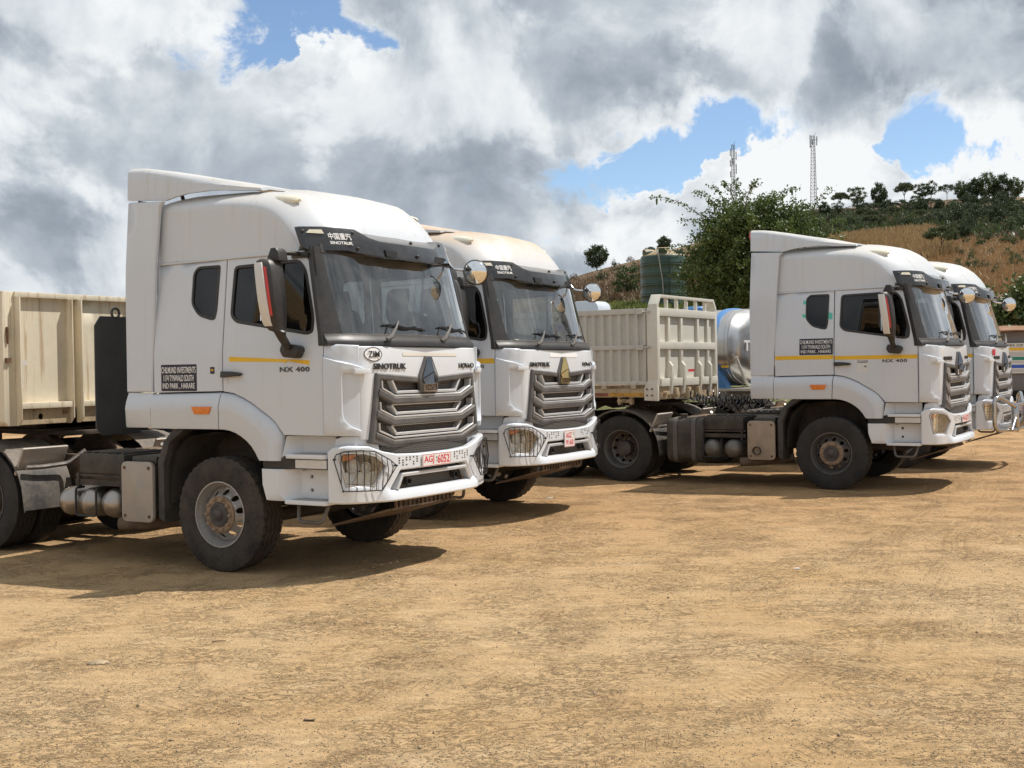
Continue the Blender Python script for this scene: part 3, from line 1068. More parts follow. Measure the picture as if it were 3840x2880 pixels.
def build_truck():
    T = empty('tractor_truck')
    # --- sides
    for s in (-1, 1):
        f = smap(s)
        bm = new()
        panel(bm, DOOR, f, 0.035, [DOORWIN], grid=0.14, rows=(2.05,))
        door = mk('door', bm, 'white_paint', T, smooth=30)
        bm = new()
        panel(bm, offs(DOORWIN, -0.004), smap(s, 0.006), 0.03, [offs(DOORWIN, 0.026)], cham=0.004)
        mk('window_seal', bm, 'black_plastic', door)
        bm = new()
        panel(bm, offs(DOORWIN, 0.012), smap(s, -0.012), 0.004, cham=0.001)
        mk('window_pane', bm, 'side_glass' if s < 0 else 'far_glass', door)
        bm = new()
        box(bm, 0.705, 0.725, s * 1.155, s * 1.165, 2.28, 2.87) if s > 0 else box(bm, 0.705, 0.725, -1.165, -1.155, 2.28, 2.87)
        mk('window_divider', bm, 'black_plastic', door)
        bm = new()
        prism(bm, rpoly([(0.065, 1.822), (0.07, 1.882), (0.17, 1.88), (0.29, 1.868), (0.32, 1.853), (0.29, 1.836), (0.16, 1.828)], .012), lambda u, v, w: (u, s * (1.215 + w), v), 0.0, 0.035)
        hd = mk('door_handle', bm, 'black_plastic', door, bevel=0.006)
        bm = new()
        panel(bm, rpoly([(0.13, 1.80), (0.30, 1.805), (0.30, 1.90), (0.13, 1.895)], .045), smap(s, 0.002), 0.003, cham=0.001)
        mk('handle_recess', bm, 'silver_cap', hd)
        bm = new()
        lathe(bm, [(0.018, s * 1.209), (0.018, s * 1.217), (0.010, s * 1.218), (0.001, s * 1.218)], 14, c=(0.118, 0, 1.782))
        mk('door_lock', bm, 'silver_cap', door)
        bm = new()
        panel(bm, [(-0.84, 1.685), (0.053, 1.697), (0.053, 2.937), (-0.84, 2.925)], f, 0.035, [SLEEPWIN], grid=0.14, rows=(2.05,))
        sl = mk('sleeper_panel', bm, 'white_paint', T, smooth=30)
        bm = new()
        panel(bm, offs(SLEEPWIN, -0.004), smap(s, 0.006), 0.03, [offs(SLEEPWIN, 0.022)], cham=0.004)
        mk('window_seal', bm, 'black_plastic', sl)
        bm = new()
        panel(bm, offs(SLEEPWIN, 0.012), smap(s, -0.008), 0.004, cham=0.001)
        mk('window_pane', bm, 'side_glass' if s < 0 else 'far_glass', sl)
        bm = new()
        panel(bm, [(.93, 2.95), (1.01, 2.918), (1.055, 2.87), (1.115, 2.785), (1.15, 2.70), (1.155, 2.75), (1.105, 3.0), (.93, 3.0)], smap(s, .004), .05)
        mk('pillar_corner', bm, 'black_plastic', T)
        bm = new()
        tube(bm, [(-0.87, s * 1.128, 2.935), (0.06, s * 1.128, 2.945), (0.80, s * 1.125, 2.953)], 0.012, 6)
        mk('drip_rail', bm, 'white_paint', T)
        # corner panel beside the grille
        bm = new()
        panel(bm, [(0, 1.293), (CL, 1.283), (CL, 2.095), (0, 2.112)], flip(cmap, s), 0.03, grid=0.08)
        cp = mk('corner_panel', bm, 'white_paint', T, smooth=40)
        bm = new()
        L = CL
        panel(bm, [(0.004, 1.297), (L, 1.287), (L, 1.335), (L - .10, 1.375), (L - .155, 1.43), (L - .17, 1.49), (L - .17, 1.81), (L - .155, 1.85), (L + .02, 1.853), (L + .02, 1.90), (L - .1, 1.935), (0.004, 2.0)],
              flip(lambda u, v, d: cmap(u, v, d - 0.035), s), 0.04, grid=0.06, cham=0.009)
        mk('air_blade', bm, 'white_paint', cp, smooth=40)
        bm = new()
        prism(bm, [(1.44, s * 1.06), (1.505, s * 1.065), (1.556, s * .94), (1.554, s * .905), (1.53, s * .905), (1.47, s * .95)], XY, 1.838, 1.886)
        mk('blade_tip', bm, 'white_clean', cp, bevel=0.004)
        # wheel arch flare
        outer = [(-.85, 1.672), (-.4, 1.678), (0.05, 1.684), (.2, 1.665), (.31, 1.625), (.42, 1.575), (.51, 1.52), (.62, 1.457), (.70, 1.397), (.775, 1.29), (.765, 1.21), (.757, 1.06)]
        inner = [(-.85, 1.34), (-.4, 1.34), (0.03, 1.34), (.10, 1.338), (.17, 1.328), (.24, 1.308), (.30, 1.28), (.37, 1.238), (.43, 1.187), (.48, 1.125), (.50, 1.09), (.52, 1.06)]
        prof = [(0.0, 1.16), (0.0, 1.197), (0.05, 1.224), (0.2, 1.243), (0.42, 1.258), (0.5, 1.252), (0.9, 1.248), (1.0, 1.238), (1.0, 1.12), (0.93, 1.12), (0.5, 1.16)]
        for a, b in ((0, 3), (2, 12)):
            bm = new()
            rings = []
            for (ox, oz), (ix, iz) in zip(outer[a:b], inner[a:b]):
                rings.append([(ox + (ix - ox) * t, s * y, oz + (iz - oz) * t) for t, y in prof])
            if a == 0:
                rings[-1] = [(x - .006, y, z) for x, y, z in rings[-1]]
            else:
                rings[0] = [(x + .006, y, z) for x, y, z in rings[0]]
            loft(bm, rings)
            fl = mk('wheel_arch', bm, 'white_paint', T, smooth=40)
            if a == 0:
                bm = new()
                prism(bm, [(-.30, 1.553), (-.04, 1.553), (-.08, 1.482), (-.26, 1.482)], lambda u, v, w: (u, s * w, v), 1.25, 1.268)
                mk('side_indicator', bm, 'amber', fl, bevel=0.004)
        # liner inside the arch
        bm = new()
        arc = [(-.72, .62), (-.70, .9), (-.62, 1.14), (-.45, 1.28), (-.1, 1.325), (.2, 1.31), (.38, 1.22), (.5, 1.07), (.56, .9), (.58, .7)]
        loft(bm, [[(x, s * y, z) for y in (1.15, .62)] for x, z in arc], False, False)
        loft(bm, [[(x * .97, s * y, z - .015) for y in (1.15, .62)] for x, z in arc], False, False)
        mk('arch_liner', bm, 'rubber_flap', T)
        bm = new()
        prism(bm, [(-.45, 1.335), (-.60, 1.335), (-.74, 1.21), (-.82, 1.02), (-.82, .46), (-.74, .42), (-.74, 1.0), (-.66, 1.2)], lambda u, v, w: (u, s * w, v), .70, 1.20)
        mk('mud_flap', bm, 'rubber_flap', T, bevel=0.01)
        # steps
        bm = new()
        panel(bm, [(.555, .70), (1.282, .685), (1.282, .985), (.545, .985)], lambda u, v, d: (u, s * ((1.235 if u < .775 else 1.235 - min(.16, (u - .775) * 1.2)) - d), v), 0.03,
              grid=0.07, holes=[circ(1.0, .79, .017, 12), circ(1.0, .915, .017, 12)])
        for v in bm.verts:
            if v.co.x < .62 and v.co.z < .74:
                v.co.x = max(v.co.x, .60)
        st = mk('step_well', bm, 'white_clean', T, smooth=30)
        bm = new()
        panel(bm, [(.765, 1.10), (1.278, 1.10), (1.278, 1.285), (.79, 1.285)], lambda u, v, d: (u, s * (1.205 - min(.14, (u - .765) * 1.4) - d), v), 0.03, grid=0.07)
        mk('step_back', bm, 'white_clean', st, smooth=30)
        for z0, z1, xa, mt in ((1.085, 1.125, .80, 'white_clean'), (.672, .712, .78, 'white_clean')):
            bm = new()
            prism(bm, [(xa, s * 1.0), (xa + .03, s * 1.232), (xa + .06, s * 1.243), (1.282, s * 1.243), (1.282, s * 1.0)], XY, z0, z1)
            sp_ = mk('step', bm, mt, st, bevel=0.008)
            bm = new()
            box(bm, xa + .1, 1.25, min(s * 1.03, s * 1.215), max(s * 1.03, s * 1.215), z1 + .001, z1 + .006)
            mk('step_tread', bm, 'alu_cover', sp_)
        bm = new()
        box(bm, .54, 1.284, min(s * 1.05, s * 1.205), max(s * 1.05, s * 1.205), .99, 1.083)
        mk('step_band', bm, 'black_plastic', st)
        bm = new()
        box(bm, .93, 1.284, min(s * 1.2, s * 1.216), max(s * 1.2, s * 1.216), 1.0, 1.075)
        box(bm, 1.09, 1.23, min(s * 1.216, s * 1.219), max(s * 1.216, s * 1.219), 1.025, 1.06)
        mk('band_trim', bm, 'silver_trim', st)
        bm = new()
        tube(bm, fillet([(.885, s * 1.12, .68), (.92, s * 1.17, .51), (1.19, s * 1.17, .51), (1.235, s * 1.12, .68)], .05), 0.017, 8)
        mk('hanging_step', bm, 'rim_grey', T)
        # side fairing behind the cab
        bm = new()
        panel(bm, [(-1.235, 1.69), (-.868, 1.69), (-.80, 2.90), (-.765, 3.39), (-.75, 3.49), (-.705, 3.54), (-1.20, 3.565), (-1.235, 2.68)],
              lambda u, v, d: (u, s * (1.215 - max(0, v - 2.9) * .045 - d - max(0, -1.1 - u) * .12), v), 0.04, grid=0.2, cham=0.012)
        mk('side_fairing', bm, 'white_paint', T, smooth=40)
        bm = new()
        loft(bm, [[(x, s * y, z) for z, y in ((1.684, 1.16), (1.684, 1.2), (1.60, 1.235), (1.53, 1.252), (1.50, 1.248), (1.36, 1.24), (1.345, 1.23), (1.345, 1.14))]
                  for x in (-1.225, -1.19, -.86)])
        for v in bm.verts:
            if v.co.x < -1.22:
                v.co.y *= .985
        mk('fairing_skirt', bm, 'white_paint', T, smooth=40)
        # door mirror
        mr = empty('side_mirror', parent=T)
        bm = new()
        secs = [(2.215, .955, .985, .10, .07), (2.235, .90, .965, .15, .10), (2.30, .875, .955, .20, .125), (2.45, .865, .945, .25, .14), (2.65, .845, .93, .262, .14),
                (2.80, .825, .915, .262, .13), (2.845, .82, .905, .25, .11), (2.865, .84, .895, .20, .07)]
        rings = []
        for z, xb, xc, hw, dp in secs:
            yo = 1.43 + .02 * math.sin((z - 2.2) * 4)
            rings.append([(xb, s * (yo - hw / 2), z), (xb + dp * .55, s * (yo - hw / 2), z), (xb + dp, s * (yo - hw * .28), z), (xb + dp * 1.12, s * (yo + hw * .05), z),
                          (xb + dp * .95, s * (yo + hw * .33), z), (xb + dp * .5, s * (yo + hw * .5), z), (xb, s * (yo + hw * .5), z)])
        loft(bm, rings)
        mk('housing', bm, 'black_plastic', mr, bevel=0.006)
        def hs(z, t, o_):
            """point on the outer flank of the housing: t=0 at the rear outer edge, 1 at the front dome"""
            tb = [q[0] for q in secs]
            xb = lerp_tab(list(zip(tb, [q[1] for q in secs])), z)
            hw = lerp_tab(list(zip(tb, [q[3] for q in secs])), z)
            dp = lerp_tab(list(zip(tb, [q[4] for q in secs])), z)
            yo = 1.43 + .02 * math.sin((z - 2.2) * 4)
            P = [(xb - .01, yo + hw * .5), (xb + dp * .5, yo + hw * .5), (xb + dp * .95, yo + hw * .33)]
            k = 0 if t < .5 else 1
            q = (t - .5 * k) * 2
            x_, y_ = P[k][0] + (P[k + 1][0] - P[k][0]) * q, P[k][1] + (P[k + 1][1] - P[k][1]) * q
            return (x_ + o_ * t, s * (y_ + o_), z)
        zs_ = [2.27, 2.31, 2.40, 2.5, 2.6, 2.7, 2.8, 2.83]
        bm = new()
        loft(bm, [[hs(z, t, o_) for t, o_ in ((0, -.02), (0, .012), (.3, .014), (.5, .014), (.62 - .1 * (z - 2.3), .012), (.62 - .1 * (z - 2.3), -.02))] for z in zs_])
        mk('end_cap', bm, 'silver_cap', mr, bevel=0.003)
        bm = new()
        loft(bm, [[hs(z, t - .1 * (z - 2.3), o_) for t, o_ in ((.64, -.01), (.64, .010), (.80, .010), (.80, -.01))] for z in (2.36, 2.5, 2.65, 2.79)])
        mk('reflector_strip', bm, 'red_reflector', mr)
        bm = new()
        box(bm, .835, .845, min(s * 1.33, s * 1.54), max(s * 1.33, s * 1.54), 2.32, 2.80)
        mk('mirror_glass', bm, 'mirror', mr)
        bm = new()
        prism(bm, [(.83, 2.85), (.985, 2.85), (.97, 2.93), (.945, 2.965), (.885, 2.965), (.87, 2.93)], lambda u, v, w: (u, s * w, v), 1.33, 1.45)
        tube(bm, [(.92, s * 1.39, 2.925), (.95, s * 1.14, 2.935)], 0.022, 8)
        box(bm, .86, 1.05, min(s * 1.12, s * 1.145), max(s * 1.12, s * 1.145), 2.895, 2.94)
        mk('upper_arm', bm, 'black_plastic', mr, bevel=0.008)
        bm = new()
        tube(bm, [(.94, s * 1.42, 2.25), (.945, s * 1.38, 2.17), (.945, s * 1.30, 2.08)], [.055, .042, .035], 10)
        prism(bm, rpoly([(.835, 2.06), (.86, 2.125), (1.04, 2.10), (1.065, 2.06), (1.02, 1.985), (.87, 2.0)], .02), lambda u, v, w: (u, s * w, v), 1.208, 1.30)
        mk('lower_arm', bm, 'black_plastic', mr, bevel=0.012)
        # headlamp
        hl = empty('headlight', parent=T)
        sg = 1 if s < 0 else -1
        lens = [(u * sg, v) for u, v in LENS]
        bm = new()
        loft(bm, [[bmap(u, v, d) for u, v in offs(lens, o_)] for o_, d in ((-.004, -.004), (.010, -.004), (.012, .02), (.03, .085))], True, False)
        mk('bezel', bm, 'silver_trim', hl)
        bm = new()
        panel(bm, offs(lens, .012), lambda u, v, d: bmap(u, v, d + .008), 0.004, cham=.002)
        mk('lens', bm, 'lamp_glass', hl, smooth=40)
        bm = new()
        panel(bm, offs(lens, .01), lambda u, v, d: bmap(u, v, d + .085), 0.01, cham=.002)
        mk('lamp_base', bm, 'lamp_dark', hl)
        for cu, cv, r_ in ((-1.10, 1.012, .062), (-.955, .995, .047)):
            bm = new()
            pring(bm, bmap, cu * sg, cv, [(r_ + .008, .083), (r_ + .008, .045), (r_, .04), (r_ - .004, .045), (r_ * .8, .07), (r_ * .55, .075), (r_ * .5, .055), (r_ * .3, .048), (0.001, .047)], 24)
            mk('reflector', bm, 'lamp_silver', hl, smooth=30)
        bm = new()
        panel(bm, [(u * sg, v) for u, v in ((-1.19, .86), (-.90, .845), (-.80, .955), (-1.205, .965))], lambda u, v, d: bmap(u, v, d + .05 + .10 * (v - .86)), 0.01, [], cham=.004)
        for k in range(3):
            prism(bm, [((a_ - 1.10 + k * .105) * sg, v) for a_, v in ((0, .865), (.035, .865), (.075, .945), (.04, .945))], lambda u, v, w: bmap(u, v, w), .03, .055)
        mk('lower_reflector', bm, 'lamp_silver', hl)
        bm = new()
        panel(bm, [(u * sg, v) for u, v in ((-1.222, 1.065), (-1.205, 1.125), (-1.07, 1.12), (-1.12, 1.075))], lambda u, v, d: bmap(u, v, d + .02), 0.02, cham=.004)
        mk('turn_signal', bm, 'amber', hl)
    # --- cab back wall, floor, dash, seats
    bm = new()
    panel(bm, [(-1.15, 1.35), (1.15, 1.35), (1.15, 2.95), (1.08, 3.45), (-1.08, 3.45), (-1.15, 2.95)], lambda u, v, d: (-.845 + d, u, v), 0.03)
    mk('cab_back_wall', bm, 'white_paint', T)
    bm = new()
    box(bm, -.81, -.79, -1.12, 1.12, 1.45, 3.3)
    mk('back_lining', bm, 'interior_light', T)
    bm = new()
    box(bm, -.81, 1.24, -1.15, 1.15, 1.36, 1.42)
    box(bm, -.79, -.2, -1.1, 1.1, 1.42, 1.95)
    mk('cab_floor', bm, 'interior', T)
    bm = new()
    prism(bm, rpoly([(1.0, 1.6), (1.32, 1.6), (1.37, 2.13), (1.22, 2.15), (1.08, 2.2), (.98, 2.1)], .05), lambda u, v, w: (u, w, v), -1.13, 1.13)
    mk('dashboard', bm, 'interior', T)
    bm = new()
    ca = Matrix.Translation((.86, -.55, 2.17)) @ Matrix.Rotation(R(-62), 4, 'Y')
    ring = [ca @ Vector((0.22 * math.cos(a), 0.22 * math.sin(a), 0)) for a in [2 * math.pi * k / 24 for k in range(25)]]
    tube(bm, ring, .016, 6)
    for a in (0, 2.1, 4.2):
        tube(bm, [ca @ Vector((0, 0, 0)), ca @ Vector((.22 * math.cos(a), .22 * math.sin(a), 0))], .018, 6)
    tube(bm, [(.86, -.55, 2.17), (1.05, -.55, 2.0)], .03, 8)
    mk('steering_wheel', bm, 'black_plastic', T)
    for yc in (-.55, .55):
        bm = new()
        loft(bm, [[(x, yc + k * w_ / 2, z) for k in (-1, 1)] + [(x + t_, yc + k * w_ / 2, z) for k in (1, -1)] for x, z, w_, t_ in
                  ((.2, 1.75, .5, .14), (.12, 2.2, .5, .13), (.05, 2.5, .42, .11), (.03, 2.52, .28, .1), (0.0, 2.72, .26, .09))])
        box(bm, .15, .68, yc - .25, yc + .25, 1.68, 1.84)
        mk('seat', bm, 'seat_fabric', T, bevel=0.03)
    # --- roof
    bm = new()
    xs_ = [-.83, -.80, -.76, -.68, -.54, -.39, -.1, .18, .32, .45, .55, .62, .69, .75, .80, .85, .89, .93, .975, 1.02, 1.07, 1.12, 1.155, 1.19, 1.22, 1.27, 1.30]
    yv = [-1.12, -1.105, -1.08, -1.04, -.98, -.9, -.8, -.7, -.62, -.57, -.45, -.2, 0]
    yv = yv + [-a for a in reversed(yv[:-1])]
    rings = []
    for xp in xs_:
        ring = []
        zc0 = 2.955
        raise_ = max(0, min(1, (xp - .25) / .2)) * max(0, min(1, (1.24 - xp) / .05)) * .03
        x1 = xp - roof_g(1.12)
        for y in (-1.128, ):
            ring.append((x1, y, zc0))
            ring.append((x1, -1.118, max(zc0 + .01, roof_z(xp) - roof_s(1.12) - .03)))
        for y in yv:
            z = roof_z(xp) - roof_s(y)
            z += raise_ * max(0, min(1, (.63 - abs(y)) / .05))
            ring.append((xp - roof_g(y), y, max(z, 2.95)))
        ring.append((x1, 1.118, max(zc0 + .01, roof_z(xp) - roof_s(1.12) - .03)))
        ring.append((x1, 1.128, zc0))
        rings.append(ring)
    loft(bm, rings, False, False)
    rows = [[Vector(p) for p in r_] for r_ in rings]
    # rear closing face and the strip of side wall in front of the last station
    bm.faces.new([bm.verts.new(p) for p in rings[0]])
    for s in (-1, 1):
        i_ = 0 if s < 0 else -1
        bm.faces.new([bm.verts.new(p) for p in ((rings[0][i_][0], s * 1.128, 2.955), (rings[-1][i_][0], s * 1.128, 2.955), (rings[-1][i_][0], s * 1.112, 2.93), (rings[0][i_][0], s * 1.112, 2.93))])
    bmesh.ops.remove_doubles(bm, verts=bm.verts, dist=1e-4)
    roof = mk('roof', bm, 'roof_paint', T, smooth=45)
    for s in (-1, 1):
        for yq, x0q, x1q, wq in ((.66, .50, 1.205, .004),):
            bm = new()
            L_ = []
            for k in range(15):
                xp = x0q + (x1q - x0q) * k / 14
                y = yq + .05 * (xp - x0q)
                z = roof_z(xp) - roof_s(y) + (max(0, min(1, (xp - .25) / .2)) * max(0, min(1, (1.24 - xp) / .05)) * .03 * max(0, min(1, (.63 - y) / .05)))
                L_.append([(xp - roof_g(y) + .001, s * (y - wq), z + .0012), (xp - roof_g(y) + .001, s * (y + wq), z + .0012), (xp - roof_g(y), s * y, z - .01)])
            loft(bm, L_)
            mk('roof_seam', bm, 'seam_dirt', roof)
        for xc, yc, zc in ((.665, .955, 3.466),):
            bm = new()
            lathe(bm, [(1.0, 0.0), (.92, .55), (.6, .92), (.001, 1.0)], 20, 'Z')
            bm2 = Matrix.Translation((xc, s * yc, zc)) @ Matrix.Rotation(R(-s * 42), 4, 'X') @ Matrix.Rotation(R(9), 4, 'Y') @ Matrix.Diagonal((.16, .055, .04, 1))
            bmesh.ops.transform(bm, matrix=bm2, verts=bm.verts)
            mk('roof_lamp', bm, 'lamp_cover', roof)
    # --- roof deflector
    top = [(-1.21, 3.915), (-1.04, 3.905), (-.75, 3.85), (-.46, 3.79), (-.18, 3.738), (-.04, 3.71), (.17, 3.66), (.34, 3.625)]
    low = [(-1.20, 3.592), (-.72, 3.555), (-.63, 3.575), (-.5, 3.60), (-.2, 3.615), (-.07, 3.610), (.02, 3.60), (.34, 3.585)]
    bm = new()
    rings, rin = [], []
    for k, x in enumerate((-1.21, -1.04, -.85, -.72, -.66, -.60, -.45, -.2, -.07, .02, .17, .34)):
        zt, zl = lerp_tab(top, x), min(lerp_tab(low, x), lerp_tab(top, x) - .015)
        w_ = lerp_tab([(-1.21, 1.165), (-.5, 1.12), (0.0, 1.03), (.34, .95)], x)
        cr = lerp_tab([(-1.21, .035), (.34, .015)], x)
        half = [(w_, zl), (w_ - .004, zl + (zt - zl) * .5), (w_ - .012, zt - .05 * min(1, (zt - zl) / .1)), (w_ - .04, zt - .012), (w_ - .09, zt), (w_ * .55, zt + cr * .7), (0, zt + cr)]
        rings.append([(x, -y, z) for y, z in half] + [(x, y, z) for y, z in reversed(half[:-1])])
        rin.append([(x, y * (1 - .03 / max(.1, abs(y)) if abs(y) > .1 else 1), z - .02 if i not in (0, 12) else z) for i, (x, y, z) in enumerate(rings[-1])])
    loft(bm, rings, False, False)
    loft(bm, rin, False, False)
    for a, b in ((rings, rin),):
        loft(bm, [[r_[0] for r_ in a], [r_[0] for r_ in b]], False, False)
        loft(bm, [[r_[-1] for r_ in a], [r_[-1] for r_ in b]], False, False)
        loft(bm, [a[0], b[0]], False, False)
        loft(bm, [a[-1], b[-1]], False, False)
    bmesh.ops.remove_doubles(bm, verts=bm.verts, dist=1e-4)
    de = mk('roof_deflector', bm, 'roof_paint', T, smooth=40)
    bm = new()
    for y in (-.7, .7):
        tube(bm, [(-.85, y, 3.45), (-1.0, y, 3.82)], .02, 6)
        tube(bm, [(-.85, y, 3.45), (-1.05, y, 3.0)], .02, 6)
    tube(bm, [(-1.12, -1.1, 3.57), (-1.12, 1.1, 3.57)], .02, 6)
    mk('deflector_stay', bm, 'black_plastic', T)
    # --- windscreen, pillars, header, cowl
    bm = new()
    tg = [-1 + 2 * i / 24 for i in range(25)]

    def tin(z):
        return .862 + .075 * (z - 2.17) / .81
    zz = [2.185 + (2.965 - 2.185) * i / 6 for i in range(7)]
    loft(bm, [[wmap(t * tin(z), z, 0.0) for z in zz] for t in tg], False, False)
    ws = mk('windscreen', bm, 'windscreen', T, smooth=60)
    for s in (-1, 1):
        bm = new()
        rings = []
        for z in [2.10 + .06 * i for i in range(16)]:
            ti = tin(z)
            rings.append([wmap(s * t, z, d) for t, d in ((1.014, -.002), (.5 + ti * .5 + .03, -.014), (ti + .03, -.014), (ti + .002, -.006), (ti - .005, .01), (ti + .01, .05), (1.0, .05))])
        loft(bm, rings)
        mk('pillar', bm, 'black_plastic', T, smooth=40)
    bm = new()
    loft(bm, [[wmap(t, z, d) for z, d in ((2.93, .0), (2.94, -.014), (3.02, -.01), (3.04, .05), (2.93, .05))] for t in [-.95 + 1.9 * i / 20 for i in range(21)]])
    mk('header', bm, 'black_plastic', T, smooth=40)
    bm = new()
    loft(bm, [[wmap(t, z, d) for z, d in ((2.205, .0), (2.195, -.022), (2.165, -.03), (2.15, -.045), (2.115, -.05), (2.094, -.046), (2.094, .06), (2.2, .05))] for t in [-1 + 2 * i / 28 for i in range(29)]])
    mk('cowl', bm, 'black_plastic', T, smooth=30)
    for y0, side in ((-.62, 1), (.28, 1)):
        wp = empty('wiper', parent=T)
        px_, pz_ = 1.55, 2.16
        bm = new()
        tube(bm, [(1.535, y0, 2.15), (1.55, y0 + .05, 2.175), (1.53, y0 + .15, 2.26)], [.02, .022, .013], 8)
        tube(bm, [(1.53, y0 + .15, 2.26), (1.515, y0 + .21, 2.325)], [.012, .008], 6)
        mk('wiper_arm', bm, 'grille_plastic', wp)
        bm = new()
        pts = []
        for k in range(9):
            y = y0 + .05 + .62 * k / 8
            z = 2.275 + .012 * math.sin(k * 1.2) - .035 * (k / 8 - .3)
            x = lerp_tab(WB, abs(y)) + (lerp_tab(WT, abs(y)) - lerp_tab(WB, abs(y))) * (z - 2.17) / .81 + .018
            pts.append((x, y, z))
        tube(bm, pts, .010, 5)
        tube(bm, [(p[0] + .012, p[1], p[2] + .014) for p in pts[2:7]], .007, 5)
        mk('wiper_blade', bm, 'wire_black', wp)
    # --- sun visor
    st_ = [(-1.157, [(.915, 3.172), (.925, 3.175), (1.0, 3.0), (.985, 2.995)]), (-1.145, [(.90, 3.178), (.965, 3.18), (1.055, 2.965), (.98, 2.962)]),
           (-1.0, [(1.03, 3.182), (1.10, 3.183), (1.185, 2.958), (1.10, 2.955)]), (-.85, [(1.10, 3.178), (1.178, 3.18), (1.262, 2.965), (1.18, 2.96)]),
           (-.68, [(1.15, 3.172), (1.225, 3.175), (1.305, 2.948), (1.22, 2.945)]), (-.56, [(1.17, 3.168), (1.30, 3.105), (1.37, 2.930), (1.25, 2.93)]),
           (-.45, [(1.18, 3.165), (1.345, 3.075), (1.395, 2.925), (1.27, 2.925)]), (0, [(1.2, 3.165), (1.385, 3.07), (1.43, 2.925), (1.30, 2.925)])]
    st_ = st_ + [(-y, p) for y, p in reversed(st_[:-1])]
    bm = new()
    loft(bm, [[(x, y, z) for x, z in p] for y, p in st_])
    vis = mk('sun_visor', bm, 'visor_plastic', T, bevel=0.006, smooth=30)
    bm = new()
    prism(bm, [(-.43, 2.935), (.55, 2.935), (.6, 2.995), (-.43, 2.995)], lambda u, v, w: (1.428 - .03 * (u / .5) ** 2 - (v - 2.93) * .3 + w, u, v), -.02, .006)
    mk('visor_inset', bm, 'hexmesh_back', vis)
    for s in (-1, 1):
        def vx(y, z):
            t_ = [(-p_[0], p_[1]) for p_ in st_ if p_[0] < .01][::-1]
            xt = lerp_tab([(q, p_[1][0]) for q, p_ in t_], y)
            zt_ = lerp_tab([(q, p_[1][1]) for q, p_ in t_], y)
            xb_ = lerp_tab([(q, p_[2][0]) for q, p_ in t_], y)
            zb_ = lerp_tab([(q, p_[2][1]) for q, p_ in t_], y)
            return xt + (xb_ - xt) * (zt_ - z) / (zt_ - zb_)
        bm = new()
        prism(bm, [(1.12, 3.120), (1.09, 3.152), (1.01, 3.152), (1.002, 3.114)], lambda u, v, w: (vx(u, v) + w, s * (u + w * .6), v), -.02, .008)
        mk('marker_lamp', bm, 'lamp_cover', vis)
        for (bx, by, bz) in ((.985, 1.14, 3.135), (1.221, .715, 3.139), (1.287, .717, 2.991)):
            bm = new()
            bmesh.ops.create_uvsphere(bm, u_segments=10, v_segments=6, radius=.017, matrix=Matrix.Translation((bx + .006, s * by, bz)))
            mk('visor_bolt', bm, 'black_plastic', vis)
    for y_ in (0.0,):
        for z_, x_ in ((3.1, 1.345), (2.965, 1.425)):
            bm = new()
            bmesh.ops.create_uvsphere(bm, u_segments=10, v_segments=6, radius=.018, matrix=Matrix.Translation((x_, .05, z_)))
            mk('visor_bolt', bm, 'black_plastic', vis)
    o_, r_ = Vector((1.142, -.925, 0)), Vector((.47, .883, 0)).normalized()
    vu = Vector((-.33, .0, .94)).normalized()
    vr = Vector((.46, .888, 0)).normalized()
    text('lettering', '中国重汽', (1.152, -.965, 3.062), vr, vu, .225, .066, 'white_ink', vis, .012, .010)
    text('lettering', 'SINOTRUK', (1.17, -.965, 3.017), vr, vu, .225, .030, 'white_ink', vis, .012, .012)
    # --- front panel and grille
    bm = new()
    fp = [(-.985, 2.088), (-.97, 1.25), (-.872, 1.238), (-.80, 1.835), (-.25, 1.797), (.25, 1.797), (.80, 1.835), (.872, 1.238), (.97, 1.25), (.985, 2.088)]
    panel(bm, fp, fmap_front, 0.05, grid=0.1, cham=0.010)
    mk('front_panel', bm, 'white_clean', T, smooth=35)
    G = empty('grille', parent=T)
    bm = new()
    panel(bm, [(-.79, 1.815), (-.13, 1.785), (.13, 1.785), (.79, 1.815), (.875, 1.235), (.57, 1.165), (-.57, 1.165), (-.875, 1.235)], lambda u, v, d: fmap_front(u, v, d + .045), 0.01, grid=.2)
    mk('grille_mesh', bm, 'hexmesh', G)
    bm = new()
    ribbon(bm, [(-.12, 1.775), (-.785, 1.815), (-.87, 1.24), (-.57, 1.185), (.57, 1.185), (.87, 1.24), (.785, 1.815), (.12, 1.775)], .058, 1.50, 1.562, .012)
    mk('grille_frame', bm, 'grille_plastic', G)
    for zc, hw, yo in ((1.590, .56, .80), (1.395, .57, .83), (1.205, .575, .85)):
        bm = new()
        ribbon(bm, [(-yo, zc + .085), (-hw, zc), (hw, zc), (yo, zc + .085)], .068 if zc > 1.3 else .05, 1.50, 1.575, .014)
        mk('grille_bar', bm, 'grille_plastic', G, smooth=25)
        bm = new()
        ribbon(bm, [(-yo + .055, zc + .185), (-yo + .06, zc + .115), (-hw + .01, zc + .042), (hw - .01, zc + .042), (yo - .06, zc + .115), (yo - .055, zc + .185)], .018, 1.50, 1.568, .004)
        mk('trim_strip', bm, 'silver_trim', G, smooth=25)
        bm = new()
        dz = .0 if zc < 1.5 else .035
        ribbon(bm, [(-hw - .015, zc + .155 + dz), (-hw + .065, zc + .075), (hw - .065, zc + .075), (hw + .015, zc + .155 + dz)], .026, 1.49, 1.555, .006)
        if zc < 1.5:
            ribbon(bm, [(-hw - .01, zc + .157), (hw + .01, zc + .157)], .012, 1.49, 1.55, .003)
        mk('inner_trim', bm, 'silver_trim', G, smooth=25)
    E_ = empty('emblem', parent=T)
    bm = new()
